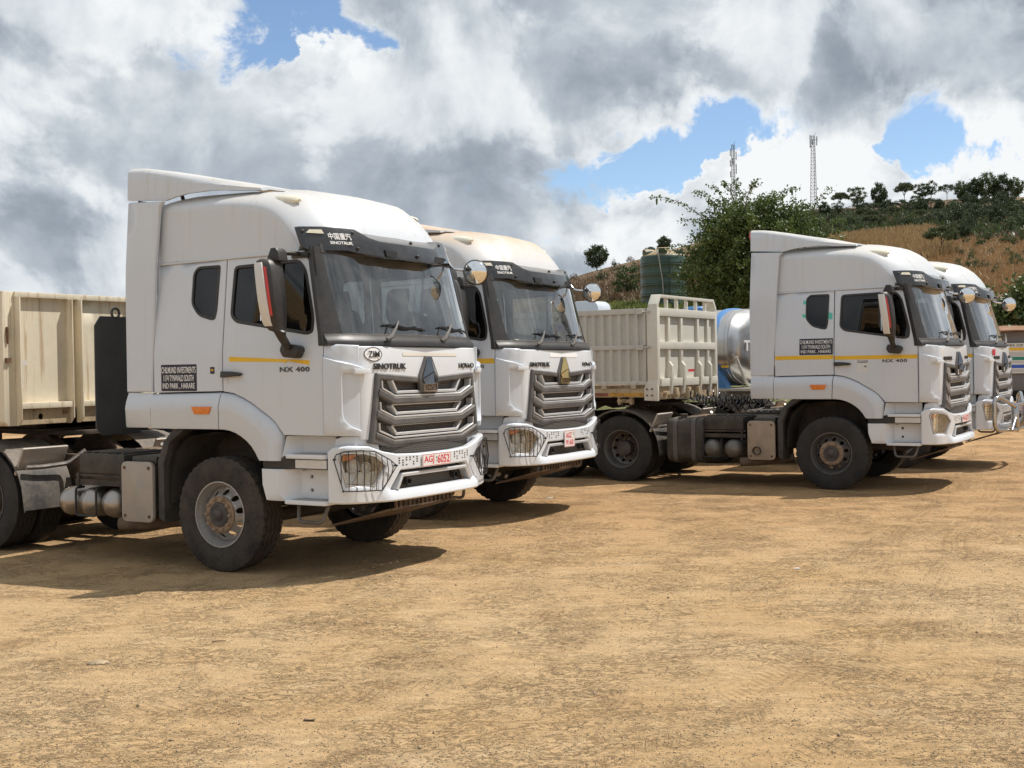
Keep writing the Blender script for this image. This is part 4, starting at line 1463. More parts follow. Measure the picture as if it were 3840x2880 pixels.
    prism(bm, [(-.045, 2.0), (.045, 2.0), (.165, 1.80), (.135, 1.655), (-.135, 1.655), (-.165, 1.80)], lambda u, v, w: (w, u, v), 1.53, 1.578)
    mk('emblem_base', bm, 'grille_plastic', E_, bevel=.012)
    bm = new()
    for s in (-1, 1):
        bm.faces.new([bm.verts.new(p) for p in ((1.592, s * .004, 1.99), (1.582, s * .036, 1.99), (1.592, s * .135, 1.79), (1.632, s * .004, 1.855))])
        bm.faces.new([bm.verts.new(p) for p in ((1.628, s * .004, 1.845), (1.592, s * .13, 1.78), (1.600, s * .105, 1.735), (1.636, s * .004, 1.735))])
    ch1 = mk('emblem_face', bm, 'emblem_chrome', E_, smooth=0)
    bm = new()
    ribbon(bm, [(-.115, 1.735), (.115, 1.735), (.105, 1.668), (-.105, 1.668), (-.115, 1.735)], .012, 1.575, 1.592)
    ch2 = mk('emblem_rim', bm, 'chrome', E_, smooth=0)
    ch3 = text('lettering', 'CNHTC', (1.579, -.095, 1.683), (0, 1, 0), (0, 0, 1), .19, .037, 'chrome', E_, .008, .02)
    text('lettering', 'SINOTRUK', (1.529, -.83, 1.878), (0.036, 1, 0), (0, 0, 1), .48, .055, 'badge_dark', T, .010, .010)
    text('lettering', 'HOWO', (1.536, .575, 1.884), (-0.03, 1, 0), (0, 0, 1), .29, .05, 'badge_dark', T, .010, .010)
    # --- bumper
    bm = new()
    ol = [(-1.36, .69), (-.84, .678), (.84, .678), (1.36, .69), (1.362, 1.15), (1.30, 1.19), (1.16, 1.203), (.95, 1.19), (.78, 1.135), (.61, 1.103), (.29, 1.088),
          (-.29, 1.088), (-.61, 1.103), (-.78, 1.135), (-.95, 1.19), (-1.16, 1.203), (-1.30, 1.19), (-1.362, 1.15)]
    holes = [LENS, [(-u, v) for u, v in LENS], rpoly([(-.555, .95), (.555, .95), (.70, .775), (-.70, .775)], .02)]
    panel(bm, ol, bmap, 0.06, holes, grid=0.06, cham=0.014, step=.06)
    B = mk('bumper', bm, 'white_clean', T, smooth=40)
    bm = new()
    panel(bm, [(-.78, 1.08), (.78, 1.08), (.74, 1.20), (-.74, 1.20)], lambda u, v, d: bmap(u, v, d + .075), 0.01, grid=.2)
    panel(bm, [(-.62, .76), (.62, .76), (.56, .97), (-.56, .97)], lambda u, v, d: bmap(u, v, d + .10), 0.01, grid=.2)
    mk('bumper_mesh', bm, 'hexmesh', B)
    bm = new()
    ribbon(bm, [(-.62, .775), (-.535, .905), (.535, .905), (.62, .775)], .032, 1.55, 1.635, .008)
    mk('bumper_trim', bm, 'silver_trim', B, smooth=30)
    for s in (-1, 1):
        bm = new()
        lathe(bm, [(.034, 1.52), (.034, 1.60), (.028, 1.605), (.026, 1.56), (.001, 1.55)], 16, 'X', (0, s * .40, .835))
        mk('tow_eye', bm, 'black_plastic', B)
        bm = new()
        panel(bm, [(s * 1.35, 1.12), (s * 1.30, 1.265), (s * 1.2, 1.285), (s * .8, 1.275), (s * .74, 1.10)], lambda u, v, d: bmap(u, v, d + .075), 0.02, grid=.1)
        mk('bumper_filler', bm, 'white_paint', B, smooth=40)
        bm = new()
        for c_ in range(6):
            for r_ in range(4):
                if (c_ + r_ * 2) % 5 == 0 or (c_ == 2 and r_ < 2):
                    continue
                u0, v0 = s * (.32 + c_ * .052), .995 + r_ * .022
                prism(bm, [(u0 - .010, v0 - .006), (u0 + .010, v0 - .006), (u0 + .010, v0 + .006), (u0 - .010, v0 + .006)], lambda u, v, w: bmap(u, v, w), -.0015, .01)
        mk('vent_slots', bm, 'hexmesh_back', B, smooth=0)
    bm = new()
    for k in range(14):
        y = -.50 + k * .072
        box(bm, 1.50, 1.515, y, y + .034, .585, .672)
    box(bm, 1.495, 1.517, -.56, .55, .66, .68)
    box(bm, 1.495, 1.517, -.56, .55, .572, .592)
    for k in range(8):
        y0, y1 = -.60 + k * .145, -.60 + k * .145 + .105
        loft(bm, [[(1.505, y0, .590), (1.505, y1, .590), (1.505, y1, .574), (1.505, y0, .574)],
                  [(1.06, y0 - .30, .455), (1.06, y1 - .30, .455), (1.06, y1 - .30, .44), (1.06, y0 - .30, .44)]])
    mk('belly_guard', bm, 'chassis_rusty', T)
    # --- chassis
    bm = new()
    for s in (-1, 1):
        for a, b, c, d in ((.36, .44, .72, .735), (.36, .44, .975, .99), (.43, .44, .735, .975)):
            box(bm, -5.5, 1.2, min(s * a, s * b), max(s * a, s * b), c, d)
    for x in (-5.4, -4.1, -2.6, -1.3):
        box(bm, x - .05, x + .05, -.36, .36, .76, .96)
    mk('frame_rails', bm, 'chassis_rusty', T)
    bm = new()
    prism(bm, rpoly([(-.75, .60), (.95, .55), (1.18, .75), (1.18, 1.26), (-.75, 1.3)], .08), lambda u, v, w: (u, w, v), -.62, .62)
    box(bm, -2.4, -.6, -.2, .2, .62, .92)
    tube(bm, [(-.6, 0, .65), (-3.4, 0, .60)], .06, 10)
    mk('engine', bm, 'chassis', T, bevel=.02)
    bm = new()
    tube(bm, [(0, -1.0, .53), (0, -.5, .45), (0, .5, .45), (0, 1.0, .53)], .07, 10)
    for x in (-3.45, -4.8):
        tube(bm, [(x, -1.0, .53), (x, 1.0, .53)], .10, 12)
        lathe(bm, [(.001, -.28), (.16, -.22), (.22, 0), (.16, .22), (.001, .28)], 16, 'Y', (x, 0, .53))
    for s in (-1, 1):
        prism(bm, [(-5.0, .60), (-3.2, .60), (-3.9, .78), (-4.3, .78)], lambda u, v, w: (u, s * w, v), .45, .55)
        prism(bm, [(-.75, .72), (.75, .72), (.3, .60), (-.3, .60)], lambda u, v, w: (u, s * w, v), .40, .48)
    mk('axles', bm, 'chassis', T)
    fw = empty('fifth_wheel', parent=T)
    bm = new()
    prism(bm, rpoly([(-3.75, -.45), (-3.2, -.45), (-2.95, -.25), (-2.95, .25), (-3.2, .45), (-3.75, .45), (-4.4, .3), (-4.0, .06), (-4.0, -.06), (-4.4, -.3)], .06), XY, 1.20, 1.25)
    mk('coupling_plate', bm, 'chassis', fw, bevel=.01)
    bm = new()
    for s in (-1, 1):
        prism(bm, [(-3.9, 1.0), (-3.1, 1.0), (-3.4, 1.2), (-3.6, 1.2)], lambda u, v, w: (u, s * w, v), .3, .42)
    box(bm, -2.7, -1.35, -.55, .55, 1.0, 1.02)
    mk('coupling_base', bm, 'chassis_rusty', fw)
    # rear mudguards
    for s in (-1, 1):
        for xc in (-3.45, -4.8):
            bm = new()
            arc = []
            for k in range(13):
                a = R(14 + (152) * k / 12)
                arc.append((xc + .68 * math.cos(a), .56 + .62 * math.sin(a) * (1.0 if k else 1)))
            arc = [(xc + .70, .46)] + arc
            if xc < -4:
                arc = arc[5:]
            loft(bm, [[(x, s * 1.245, z - .03), (x, s * 1.245, z), (x, s * .60, z), (x, s * .60, z - .012), (x, s * 1.23, z - .012), (x, s * 1.23, z - .03)] for x, z in arc])
            mk('rear_mudguard', bm, 'mudguard', T, smooth=40)
        bm = new()
        mx_ = Matrix.Translation((-2.855, s * .93, .96)) @ Matrix.Rotation(R(26), 4, 'Y')
        vs = box(bm, -.02, .015, -.29, .29, -.16, .16)
        bmesh.ops.transform(bm, matrix=mx_, verts=bm.verts)
        mk('lamp_bracket', bm, 'alu_cover', T, bevel=.01)
        bm = new()
        tube(bm, fillet([(-2.79, s * 1.18, .90), (-2.77, s * 1.0, .895), (-2.75, s * .68, .91), (-2.6, s * .56, 1.05)], .05), .026, 8)
        mk('brake_pipe', bm, 'steel_tank', T)
    # battery box, intake box, air tanks, exhaust
    for s in (-1, 1):
        bm = new()
        prism(bm, rpoly([(-1.285, .415), (-.85, .415), (-.85, 1.01), (-1.285, 1.01)], .07), lambda u, v, w: (u, s * w, v), 1.20, 1.245)
        cov = mk('battery_cover', bm, 'alu_cover', T, bevel=.015)
        bm = new()
        for x, z in ((-1.235, .95), (-.90, .95), (-1.235, .475), (-.90, .475)):
            lathe(bm, [(.018, s * 1.242), (.016, s * 1.252), (.001, s * 1.254)], 10, c=(x, 0, z))
        mk('cover_bolts', bm, 'rusty_iron', cov)
        bm = new()
        box(bm, -1.27, -.87, min(s * .62, s * 1.20), max(s * .62, s * 1.20), .45, .98)
        box(bm, -1.2, -.86, min(s * .6, s * 1.18), max(s * .6, s * 1.18), .98, 1.06)
        mk('battery_box', bm, 'tank_dirty', T, bevel=.02)
        bm = new()
        box(bm, -2.06, -1.40, min(s * .50, s * 1.10), max(s * .50, s * 1.10), .86, 1.06)
        for k in range(6):
            x = -2.0 + k * .105
            tube(bm, [(x, s * 1.06, 1.062), (x + .03, s * .52, 1.066)], .022, 6)
        ib = mk('tool_box', bm, 'tank_dirty', T, bevel=.03)
        bm = new()
        box(bm, -2.1, -1.36, min(s * 1.08, s * 1.12), max(s * 1.08, s * 1.12), .74, .80)
        box(bm, -2.1, -1.36, min(s * 1.06, s * 1.115), max(s * 1.06, s * 1.115), .83, .852)
        for x in (-2.05, -1.42):
            box(bm, x - .015, x + .015, min(s * 1.09, s * 1.13), max(s * 1.09, s * 1.13), .70, .86)
        mk('bracket', bm, 'chassis', ib)
    bm = new()
    tube(bm, [(-1.46, -1.10, .365), (-1.2, -1.02, .375), (-.7, -.8, .42)], .068, 16, caps=False)
    mk('exhaust_pipe', bm, 'chassis_rusty', T)
    bm = new()
    tube(bm, [(-1.459, -1.0996, .365), (-1.44, -1.094, .3655)], .058, 16)
    mk('exhaust_bore', bm, 'hexmesh_back', T)
    # wheels
    fwl = front_wheel(T)
    fwl.location = (0, -1.075, .538)
    rwl = rear_wheel(T)
    rwl.location = (-3.45, -1.065, .533)
    c = copy_tree(fwl, T)
    c.location, c.rotation_euler = (0, 1.075, .538), (0, 0, math.pi)
    for x, s in ((-3.45, 1), (-4.8, -1), (-4.8, 1)):
        c = copy_tree(rwl, T)
        c.location = (x, s * 1.065, .533)
        c.rotation_euler = (0, 0.4 * (x + 3), math.pi if s > 0 else 0)
    # front convex mirror on the far side
    fm = empty('front_mirror', parent=T)
    nrm = Vector((.30, -.90, -.16)).normalized()
    q = nrm.to_track_quat('Z', 'Y').to_matrix().to_4x4()
    ctr = Vector((1.50, .99, 2.87))
    bm = new()
    lathe(bm, [(.130, .0), (.133, .012), (.126, .022), (.122, .02)], 32, 'Z')
    lathe(bm, [(.130, 0), (.11, -.045), (.06, -.07), (.001, -.076)], 32, 'Z')
    bmesh.ops.transform(bm, matrix=Matrix.Translation(ctr) @ q, verts=bm.verts)
    mk('mirror_shell', bm, 'black_plastic', fm, smooth=50)
    bm = new()
    lathe(bm, [(.124 * math.sin(t * .155), .012 + .075 * math.cos(t * .155)) for t in range(10, 0, -1)] + [(.001, .087)], 32, 'Z')
    bmesh.ops.transform(bm, matrix=Matrix.Translation(ctr) @ q, verts=bm.verts)
    mk('mirror_glass', bm, 'mirror', fm, smooth=60)
    bm = new()
    tube(bm, fillet([(1.20, .92, 2.99), (1.27, .90, 2.91), (1.36, .93, 2.90), (1.47, 1.0, 2.885)], .04), .015, 8)
    mk('mirror_stalk', bm, 'chrome', fm)
    return T, dict(roof=roof, deflector=de, emblem=[ch1, ch2, ch3])


def set_mat(o, m):
    o.material_slots[0].link = 'OBJECT'
    o.material_slots[0].material = M[m]


def side_decal(name, x0, x1, z0, z1, mat_, parent, out=0.0015, r=0.0, y=None):
    bm = new()
    pl = [(x0, z0), (x1, z0), (x1, z1), (x0, z1)]
    if r:
        pl = rpoly(pl, r)
    panel(bm, pl, smap(-1, out), out * .7, cham=out * .2, rows=(2.05,), step=.05)
    return mk(name, bm, mat_, parent, smooth=0)


def front_decal(name, y0, y1, z0, z1, mat_, parent, fm, out=0.0015, th=None):
    bm = new()
    panel(bm, [(y0, z0), (y1, z0), (y1, z1), (y0, z1)], lambda u, v, d: fm(u, v, d - out), th or out * .7, cham=out * .2)
    return mk(name, bm, mat_, parent, smooth=0)


def lines(parent, rows, x0, z1, mat_, frame):
    pass


NEAR_R, UP = (1, 0, 0), (0, 0, 1)


def firm_sticker(parent, x0, x1, z0, z1):
    o = side_decal('firm_sticker', x0, x1, z0, z1, 'navy_vinyl', parent, .002, .01)
    h = (z1 - z0)
    w = x1 - x0
    for k, (t, a, b) in enumerate((('CHILMUND INVESTMENTS', .02, .98), ('1174 TYNWALD SOUTH', .08, .92), ('IND PARK , HARARE', .05, .95))):
        zz = z1 - h * (.325 + .305 * k)
        text('lettering', t, (x0 + w * a, -ys(zz) - .0035, zz), NEAR_R, Vector((0, .05 if zz > 2.04 else 0, 1)), w * (b - a), h * .235, 'white_ink', o, .003, .004)
    return o


def plate(parent, y0, y1, z0, z1, rows, x=1.652):
    p = empty('number_plate', parent=parent)
    bm = new()
    prism(bm, rpoly([(y0, z0), (y1, z0), (y1, z1), (y0, z1)], .008), lambda u, v, w: (x + w, u, v), 0, .006)
    mk('plate', bm, 'plate_white', p)
    bm = new()
    e = .006
    ribbon(bm, [(y0 + e, z0 + e), (y1 - e, z0 + e), (y1 - e, z1 - e), (y0 + e, z1 - e), (y0 + e, z0 + e)], .0035, x + .005, x + .0072)
    mk('plate_border', bm, 'red_ink', p, smooth=0)
    for (t, a, b, c, d) in rows:
        text('lettering', t, (x + .006, y0 + (y1 - y0) * a, z0 + (z1 - z0) * c), (0, 1, 0), UP, (y1 - y0) * (b - a), (z1 - z0) * (d - c), 'red_ink', p, .0015, .016)
    bm = new()
    yc = (y0 + y1) / 2
    if len(rows) == 2 and rows[0][3] == rows[1][3]:
        box(bm, x + .006, x + .0072, yc - .012, yc + .002, z0 + (z1 - z0) * .30, z0 + (z1 - z0) * .42)
        lathe(bm, [(.011, x + .0072), (.001, x + .0074)], 10, 'X', (0, yc - .005, z0 + (z1 - z0) * .64))
    else:
        box(bm, x + .006, x + .0072, y1 - .05, y1 - .036, z1 - .07, z1 - .05)
        lathe(bm, [(.010, x + .0072), (.001, x + .0074)], 10, 'X', (0, y1 - .043, z1 - .035))
    mk('plate_crest', bm, 'green_ink', p, smooth=0)
    return p


def nx_badge(parent):
    text('badge', 'NX 400', (.765, -1.212, 1.867), NEAR_R, UP, .345, .044, 'badge_dark', parent, .005, .02, 0.0, 1.1)


def lamp_guard(parent):
    for sg in (1, -1):
        G_ = empty('headlight_guard', parent=parent)
        gp = [(u * sg, v) for u, v in GUARD]
        bm = new()
        pts = [Vector(bmap(u, v, -.035)) for u, v in densify(gp, .08)]
        tube(bm, pts + [pts[0]], .0055, 5)
        us = [-1.225, -1.165, -1.10, -1.035, -.97, -.905, -.84, -.775, -.72]
        for u in us:
            zs = []
            for i in range(len(GUARD)):
                (a, b), (c, d) = GUARD[i - 1], GUARD[i]
                if (a > u) != (c > u):
                    zs.append(b + (d - b) * (u - a) / (c - a))
            if len(zs) == 2:
                lo, hi = min(zs), max(zs)
                tube(bm, [bmap(u * sg, lo, -.035), bmap(u * sg, (lo + hi) / 2, -.055), bmap(u * sg, hi, -.035)], .0042, 5)
        mk('guard_bars', bm, 'wire_black', G_)
        for u, v in (GUARD[0], GUARD[8], GUARD[6]):
            bm = new()
            tube(bm, [bmap(u * sg, v, -.04), bmap(u * sg, v, .01)], .009, 8)
            mk('guard_bolt', bm, 'wire_black', G_)


def air_tanks(parent, xs):
    for x in xs:
        bm = new()
        prof = [(.001, -1.20), (.05, -1.193), (.095, -1.172), (.13, -1.135), (.148, -1.085), (.154, -1.03), (.154, -.5)]
        lathe(bm, prof, 28, 'Y', (x, 0, .565))
        mk('air_tank', bm, 'steel_tank', parent, smooth=50)
    bm = new()
    xa, xb = xs[-2] - .10, xs[-2] + .20
    tube(bm, fillet([(xa, -1.10, .72), (xa, -1.21, .72), (xa, -1.21, .44), (xb, -1.21, .44), (xb, -1.21, .72), (xb, -1.10, .72)], .04), .012, 6)
    mk('tank_loop', bm, 'wire_black', parent)


def fuel_tank(parent):
    bm = new()
    prof = rpoly([(-.62, .34), (-1.19, .34), (-1.19, 1.04), (-.62, 1.04)], .13)
    loft(bm, [[(x, y * k + (1 - k) * -.9, z * k + (1 - k) * .69) for y, z in prof] for x, k in ((-2.655, .93), (-2.64, .985), (-2.60, 1), (-2.09, 1), (-2.05, .985), (-2.035, .93))])
    t = mk('fuel_tank', bm, 'tank_dirty', parent, smooth=40)
    for x in (-2.50, -2.19):
        bm = new()
        big = [(y * 1.0 - .012 * (1 if y < -.9 else -1), z + .012 * (1 if z > .69 else -1)) for y, z in prof]
        loft(bm, [[(x - .035, y, z) for y, z in big], [(x + .035, y, z) for y, z in big]])
        mk('tank_strap', bm, 'rim_grey', t, smooth=40)
    bm = new()
    lathe(bm, [(.05, 1.03), (.05, 1.07), (.06, 1.075), (.06, 1.10), (.001, 1.105)], 16, 'Z', (-2.40, -1.06, 0))
    mk('filler_cap', bm, 'chassis', t)


def coils(parent, x0, x1):
    for k, (y, z0, z1, rr) in enumerate(((-.38, 1.28, 1.34, .075), (0.0, 1.20, 1.28, .08), (.34, 1.30, 1.38, .07))):
        bm = new()
        n = 13
        pts = []
        for i in range(n * 10 + 1):
            t = i / (n * 10)
            a = 2 * math.pi * i / 10
            sag = -.16 * math.sin(math.pi * t)
            pts.append((x0 + (x1 - x0) * t, y + rr * math.cos(a), z0 + (z1 - z0) * t + sag + .10 + rr * math.sin(a)))
        tube(bm, pts, .0105, 5)
        mk('coiled_hose', bm, 'hose_black', parent)


def bull_bar(parent):
    b = empty('bull_bar', parent=parent)
    for s in (-1, 1):
        bm = new()
        tube(bm, fillet([(1.80, s * .50, 1.06), (1.66, s * 1.16, 1.25), (1.60, s * 1.27, 1.20), (1.60, s * 1.27, .78), (1.64, s * 1.22, .69), (1.82, s * .45, .655)], .07, 6), .034, 12)
        mk('loop_tube', bm, 'steel_bar', b, smooth=60)
        bm = new()
        tube(bm, [(1.80, s * .80, .66), (1.82, s * .52, .86)], .028, 10)
        mk('brace_tube', bm, 'steel_bar', b, smooth=60)
        bm = new()
        prism(bm, [(1.74, .62), (1.86, .62), (1.86, 1.10), (1.74, 1.14)], lambda u, v, w: (u, s * w, v), .42, .455)
        mk('upright_plate', bm, 'steel_bar', b, bevel=.008)
        bm = new()
        for k in range(15):
            u = .56 + k * .048
            x = 1.80 - (u - .5) * .24
            tube(bm, [(x - .03, s * u, .70), (x - .03, s * u, 1.03 + .19 * (u - .5) / .7)], .0035, 4)
        for k in range(9):
            z = .72 + k * .045
            tube(bm, [(1.77, s * .5, z), (1.60, s * 1.25, z)], .0035, 4)
        mk('wire_screen', bm, 'steel_bar', b)
    bm = new()
    tube(bm, [(1.83, -.42, 1.08), (1.83, .42, 1.08)], .03, 10)
    tube(bm, [(1.83, -.42, .66), (1.83, .42, .66)], .03, 10)
    mk('cross_tube', bm, 'steel_bar', b, smooth=60)


def windscreen_papers(parent, lst):
    for (t0, t1, z0, z1, m_) in lst:
        bm = new()
        pts = [(t0, z0), (t1, z0), (t1, z1), (t0, z1)]
        bm.faces.new([bm.verts.new(wmap(t, z, .006)) for t, z in pts])
        mk('licence_paper', bm, m_, parent, smooth=0)


TPOS = {1: (-2.154, 12.425, -30.35, -0.25), 2: (-0.697, 16.221, -29.86, -0.25), 3: (5.327, 18.886, -31.66, 0.45), 4: (7.347, 22.195, -31.03, 0.3)}
TRUCK = {}
proto, keep = build_truck()
TRUCK[1] = proto
TPARTS = {1: keep}
for k in (2, 3, 4):
    TRUCK[k] = copy_tree(proto)
for k in (1, 2, 3, 4):
    x, y, a, rl = TPOS[k]
    TRUCK[k].location = (x, y, 0.0)
    TRUCK[k].rotation_euler = (R(rl), 0, R(a))
GRP = 'white tractor trucks parked side by side'
tag(TRUCK[1], 'nearest white tractor truck, with the oval country sticker above its grille', 'truck', GRP)
tag(TRUCK[2], 'white tractor truck with tan dust on its roof and a gold emblem', 'truck', GRP)
tag(TRUCK[3], 'white tractor truck with a full yellow side stripe and teal tape by the window', 'truck', GRP)
tag(TRUCK[4], 'farthest white tractor truck, with a chrome bull bar', 'truck', GRP)


def part(k, name):
    return [c for c in COL.objects if c.parent == TRUCK[k] and c.name.split('.')[0] == name]


# truck 1
T = TRUCK[1]
firm_sticker(T, -.74, -.27, 1.70, 1.955)
o = side_decal('speed_sticker', -.095, -.04, 1.86, 1.925, 'navy_vinyl', T, .002)
text('lettering', '80', (-.085, -1.2125, 1.885), NEAR_R, UP, .035, .022, 'yellow_tape', o, .001, .02)
bm = new()
panel(bm, [(.145, 1.972), (.80, 1.958), (.83, 1.945), (.86, 1.967), (.90, 1.957), (1.108, 1.925), (1.108, 1.968), (.145, 2.018)], smap(-1, .0015), .001, cham=.0003)
mk('yellow_stripe', bm, 'yellow_tape', T, smooth=0)
nx_badge(T)
o = empty('country_sticker', parent=T)
bm = new()
pl = [(-.815 + .115 * math.cos(a), 2.016 + .066 * math.sin(a)) for a in [2 * math.pi * k / 32 for k in range(32)]]
panel(bm, pl, lambda u, v, d: fmap_front(u, v, d - .002), .001, cham=.0002, step=0)
mk('sticker_base', bm, 'white_ink', o, smooth=0)
bm = new()
panel(bm, pl, lambda u, v, d: fmap_front(u, v, d - .0035), .001, [[(-.815 + .107 * math.cos(a), 2.016 + .059 * math.sin(a)) for a in [2 * math.pi * k / 32 for k in range(32)]]], cham=.0002, step=0)
mk('sticker_ring', bm, 'black_ink', o, smooth=0)
text('lettering', 'ZIM', (1.5225, -.885, 1.988), Vector((.115, 1, 0)).normalized(), (-.05, 0, 1), .142, .056, 'black_ink', o, .004, .002)
front_decal('tape_residue', -.39, .53, 2.002, 2.034, 'white_scuff', T, fmap_front)
plate(T, -.255, .225, .957, 1.075, [('AGJ', .05, .40, .16, .84), ('6052', .52, .95, .16, .84)])
lamp_guard(T)
air_tanks(T, [-2.20, -1.89, -1.56])
bm = new()
prism(bm, rpoly([(-.55, 1.25), (-1.06, 1.25), (-1.135, 1.33), (-1.135, 2.37), (-1.06, 2.47), (-.55, 2.47)], .01), lambda u, v, w: (w, u, v), -1.765, -1.75)
gp_ = mk('rear_screen_plate', bm, 'grey_plate', T)
bm = new()
rg_ = [Vector((-1.757, -.86 + .05 * math.cos(a), 2.505 + .05 * math.sin(a))) for a in [2 * math.pi * k / 18 for k in range(19)]]
tube(bm, rg_, .014, 6)
mk('lifting_eye', bm, 'grey_plate', gp_)
windscreen_papers(T, [(.66, .74, 2.83, 2.89, 'paper'), (.68, .76, 2.28, 2.72, 'paper_blue'), (.60, .66, 2.5, 2.74, 'paper'), (.76, .82, 2.35, 2.44, 'paper_yellow'), (.79, .83, 2.24, 2.60, 'paper'), (.12, .17, 2.395, 2.42, 'paper')])

# truck 2
T = TRUCK[2]
for nm in ('roof', 'roof_deflector'):
    for o in part(2, nm):
        set_mat(o, 'roof_dusty')
for e in part(2, 'emblem'):
    for c in COL.objects:
        if c.parent == e and not c.name.startswith('emblem_base'):
            set_mat(c, 'gold_chrome')
side_decal('yellow_stripe', .14, 1.255, 1.925, 1.985, 'yellow_tape', T)
nx_badge(T)
plate(T, -.185, .095, .86, 1.07, [('AGZ', .14, .70, .54, .86), ('9160', .14, .86, .12, .44)])
lamp_guard(T)
air_tanks(T, [-2.20, -1.89, -1.56])
front_decal('tape_strip', -.33, .42, 1.995, 2.05, 'white_ink', T, fmap_front)
windscreen_papers(T, [(.66, .74, 2.3, 2.6, 'paper_blue'), (.76, .82, 2.25, 2.5, 'paper'), (.2, .24, 2.49, 2.52, 'paper')])
bm = new()
lathe(bm, [(.045, -.10), (.05, -.09), (.05, .09), (.045, .10), (.001, .10)], 16, 'Y', (1.33, .28, 2.38))
mk('dash_bottle', bm, 'blue_plastic', T)
bm = new()
box(bm, 1.2, 1.40, -.95, -.55, 2.205, 2.215)
mk('dash_papers', bm, 'paper', T)

# truck 3
T = TRUCK[3]
firm_sticker(T, -.46, .045, 1.995, 2.235)
side_decal('yellow_stripe', -.835, .05, 1.927, 1.986, 'yellow_tape', T)
side_decal('yellow_stripe', .068, 1.255, 1.915, 1.972, 'yellow_tape', T)
nx_badge(T)
o = side_decal('fleet_sticker', .395, .555, 1.735, 1.90, 'paper', T, .0015)
bm = new()
panel(bm, [(.40, 1.865), (.55, 1.865), (.55, 1.897), (.40, 1.897)], smap(-1, .0025), .001, cham=.0002)
b_ = mk('sticker_band', bm, 'black_ink', o, smooth=0)
text('lettering', 'FLEETRAK', (.405, -1.2128, 1.87), NEAR_R, UP, .14, .022, 'white_ink', b_, .0008, .02)
text('lettering', '80', (.50, -1.2118, 1.80), NEAR_R, UP, .036, .026, 'black_ink', o, .0008, .02)
for (a, b, c, d) in ((-.415, 2.755, -.365, 2.81), (-.425, 2.56, -.37, 2.61), (-.03, 2.52, .03, 2.62)):
    bm = new()
    panel(bm, [(a, b), (c, b - .01), (c + .005, d - .02), (a + .01, d)], smap(-1, .003), .002, cham=.0005)
    mk('tape_patch', bm, 'teal_tape', T, smooth=0)
plate(T, -.24, .24, .955, 1.07, [('AGJ', .06, .42, .16, .84), ('6771', .52, .92, .16, .84)])
fuel_tank(T)
air_tanks(T, [-1.92, -1.57])
coils(T, -2.6, -1.2)
for o in part(3, 'air_tank'):
    set_mat(o, 'tank_grimy')
for o in part(3, 'battery_cover'):
    set_mat(o, 'cover_brown')
for w_ in part(3, 'wheel'):
    for c in COL.objects:
        if c.parent == w_ and c.name.split('.')[0] in ('tyre', 'rim'):
            set_mat(c, 'tyre_clean' if c.name.startswith('tyre') else 'rim_grey')
            for c2 in COL.objects:
                if c2.parent == c:
                    set_mat(c2, 'rim_grey')
bm = new()
lathe(bm, [(.06, -1.20), (.066, -1.275), (.062, -1.29), (.055, -1.275), (.05, -1.24), (.001, -1.235)], 20, 'Y', (-1.13, 0, .555))
mk('side_exhaust', bm, 'chassis', T)
front_decal('tape_residue', -.90, -.78, 1.93, 2.03, 'white_scuff', T, fmap_front)
bm = new()
bmesh.ops.create_uvsphere(bm, u_segments=14, v_segments=10, radius=.07, matrix=Matrix.Translation((-1.225, -1.08, 3.83)) @ Matrix.Diagonal((.5, .6, 1.0, 1)))
mk('top_lamp', bm, 'red_reflector', T)
windscreen_papers(T, [(.3, .34, 2.49, 2.53, 'paper'), (.72, .77, 2.3, 2.6, 'paper_blue')])

# truck 4
T = TRUCK[4]
side_decal('yellow_stripe', -.835, .05, 1.927, 1.986, 'yellow_tape', T)
side_decal('yellow_stripe', .068, 1.255, 1.92, 1.977, 'yellow_tape', T)
nx_badge(T)
plate(T, -.24, .24, .955, 1.07, [('AGJ', .06, .42, .16, .84), ('6101', .52, .92, .16, .84)], x=1.72)
air_tanks(T, [-2.20, -1.89, -1.56])
fuel_tank(T)
bull_bar(T)
text('drive_sticker', 'RHD', (1.522, -.89, 1.945), Vector((.09, 1, 0)).normalized(), UP, .19, .11, 'red_ink', T, .003, .05)


# ------------------------------------------------------------ trailers
def wheel_set(parent, xs):
    src = [c for c in COL.objects if c.parent == TRUCK[1] and c.name.startswith('rear_wheel')][0]
    for x in xs:
        for s in (-1, 1):
            c = copy_tree(src, parent)
            c.location = (x, s * 1.07, .533)
            c.rotation_euler = (0, x, math.pi if s > 0 else 0)


def latch(bm, x, z, s=-1):
    tube(bm, [(x - .10, s * 1.275, z + .03), (x - .02, s * 1.275, z), (x + .12, s * 1.275, z + .01)], .014, 6)
    box(bm, x - .13, x - .01, s * 1.285, s * 1.26, z - .035, z + .04)
    tube(bm, [(x + .03, s * 1.28, z), (x + .025, s * 1.285, z - .20)], .008, 5)


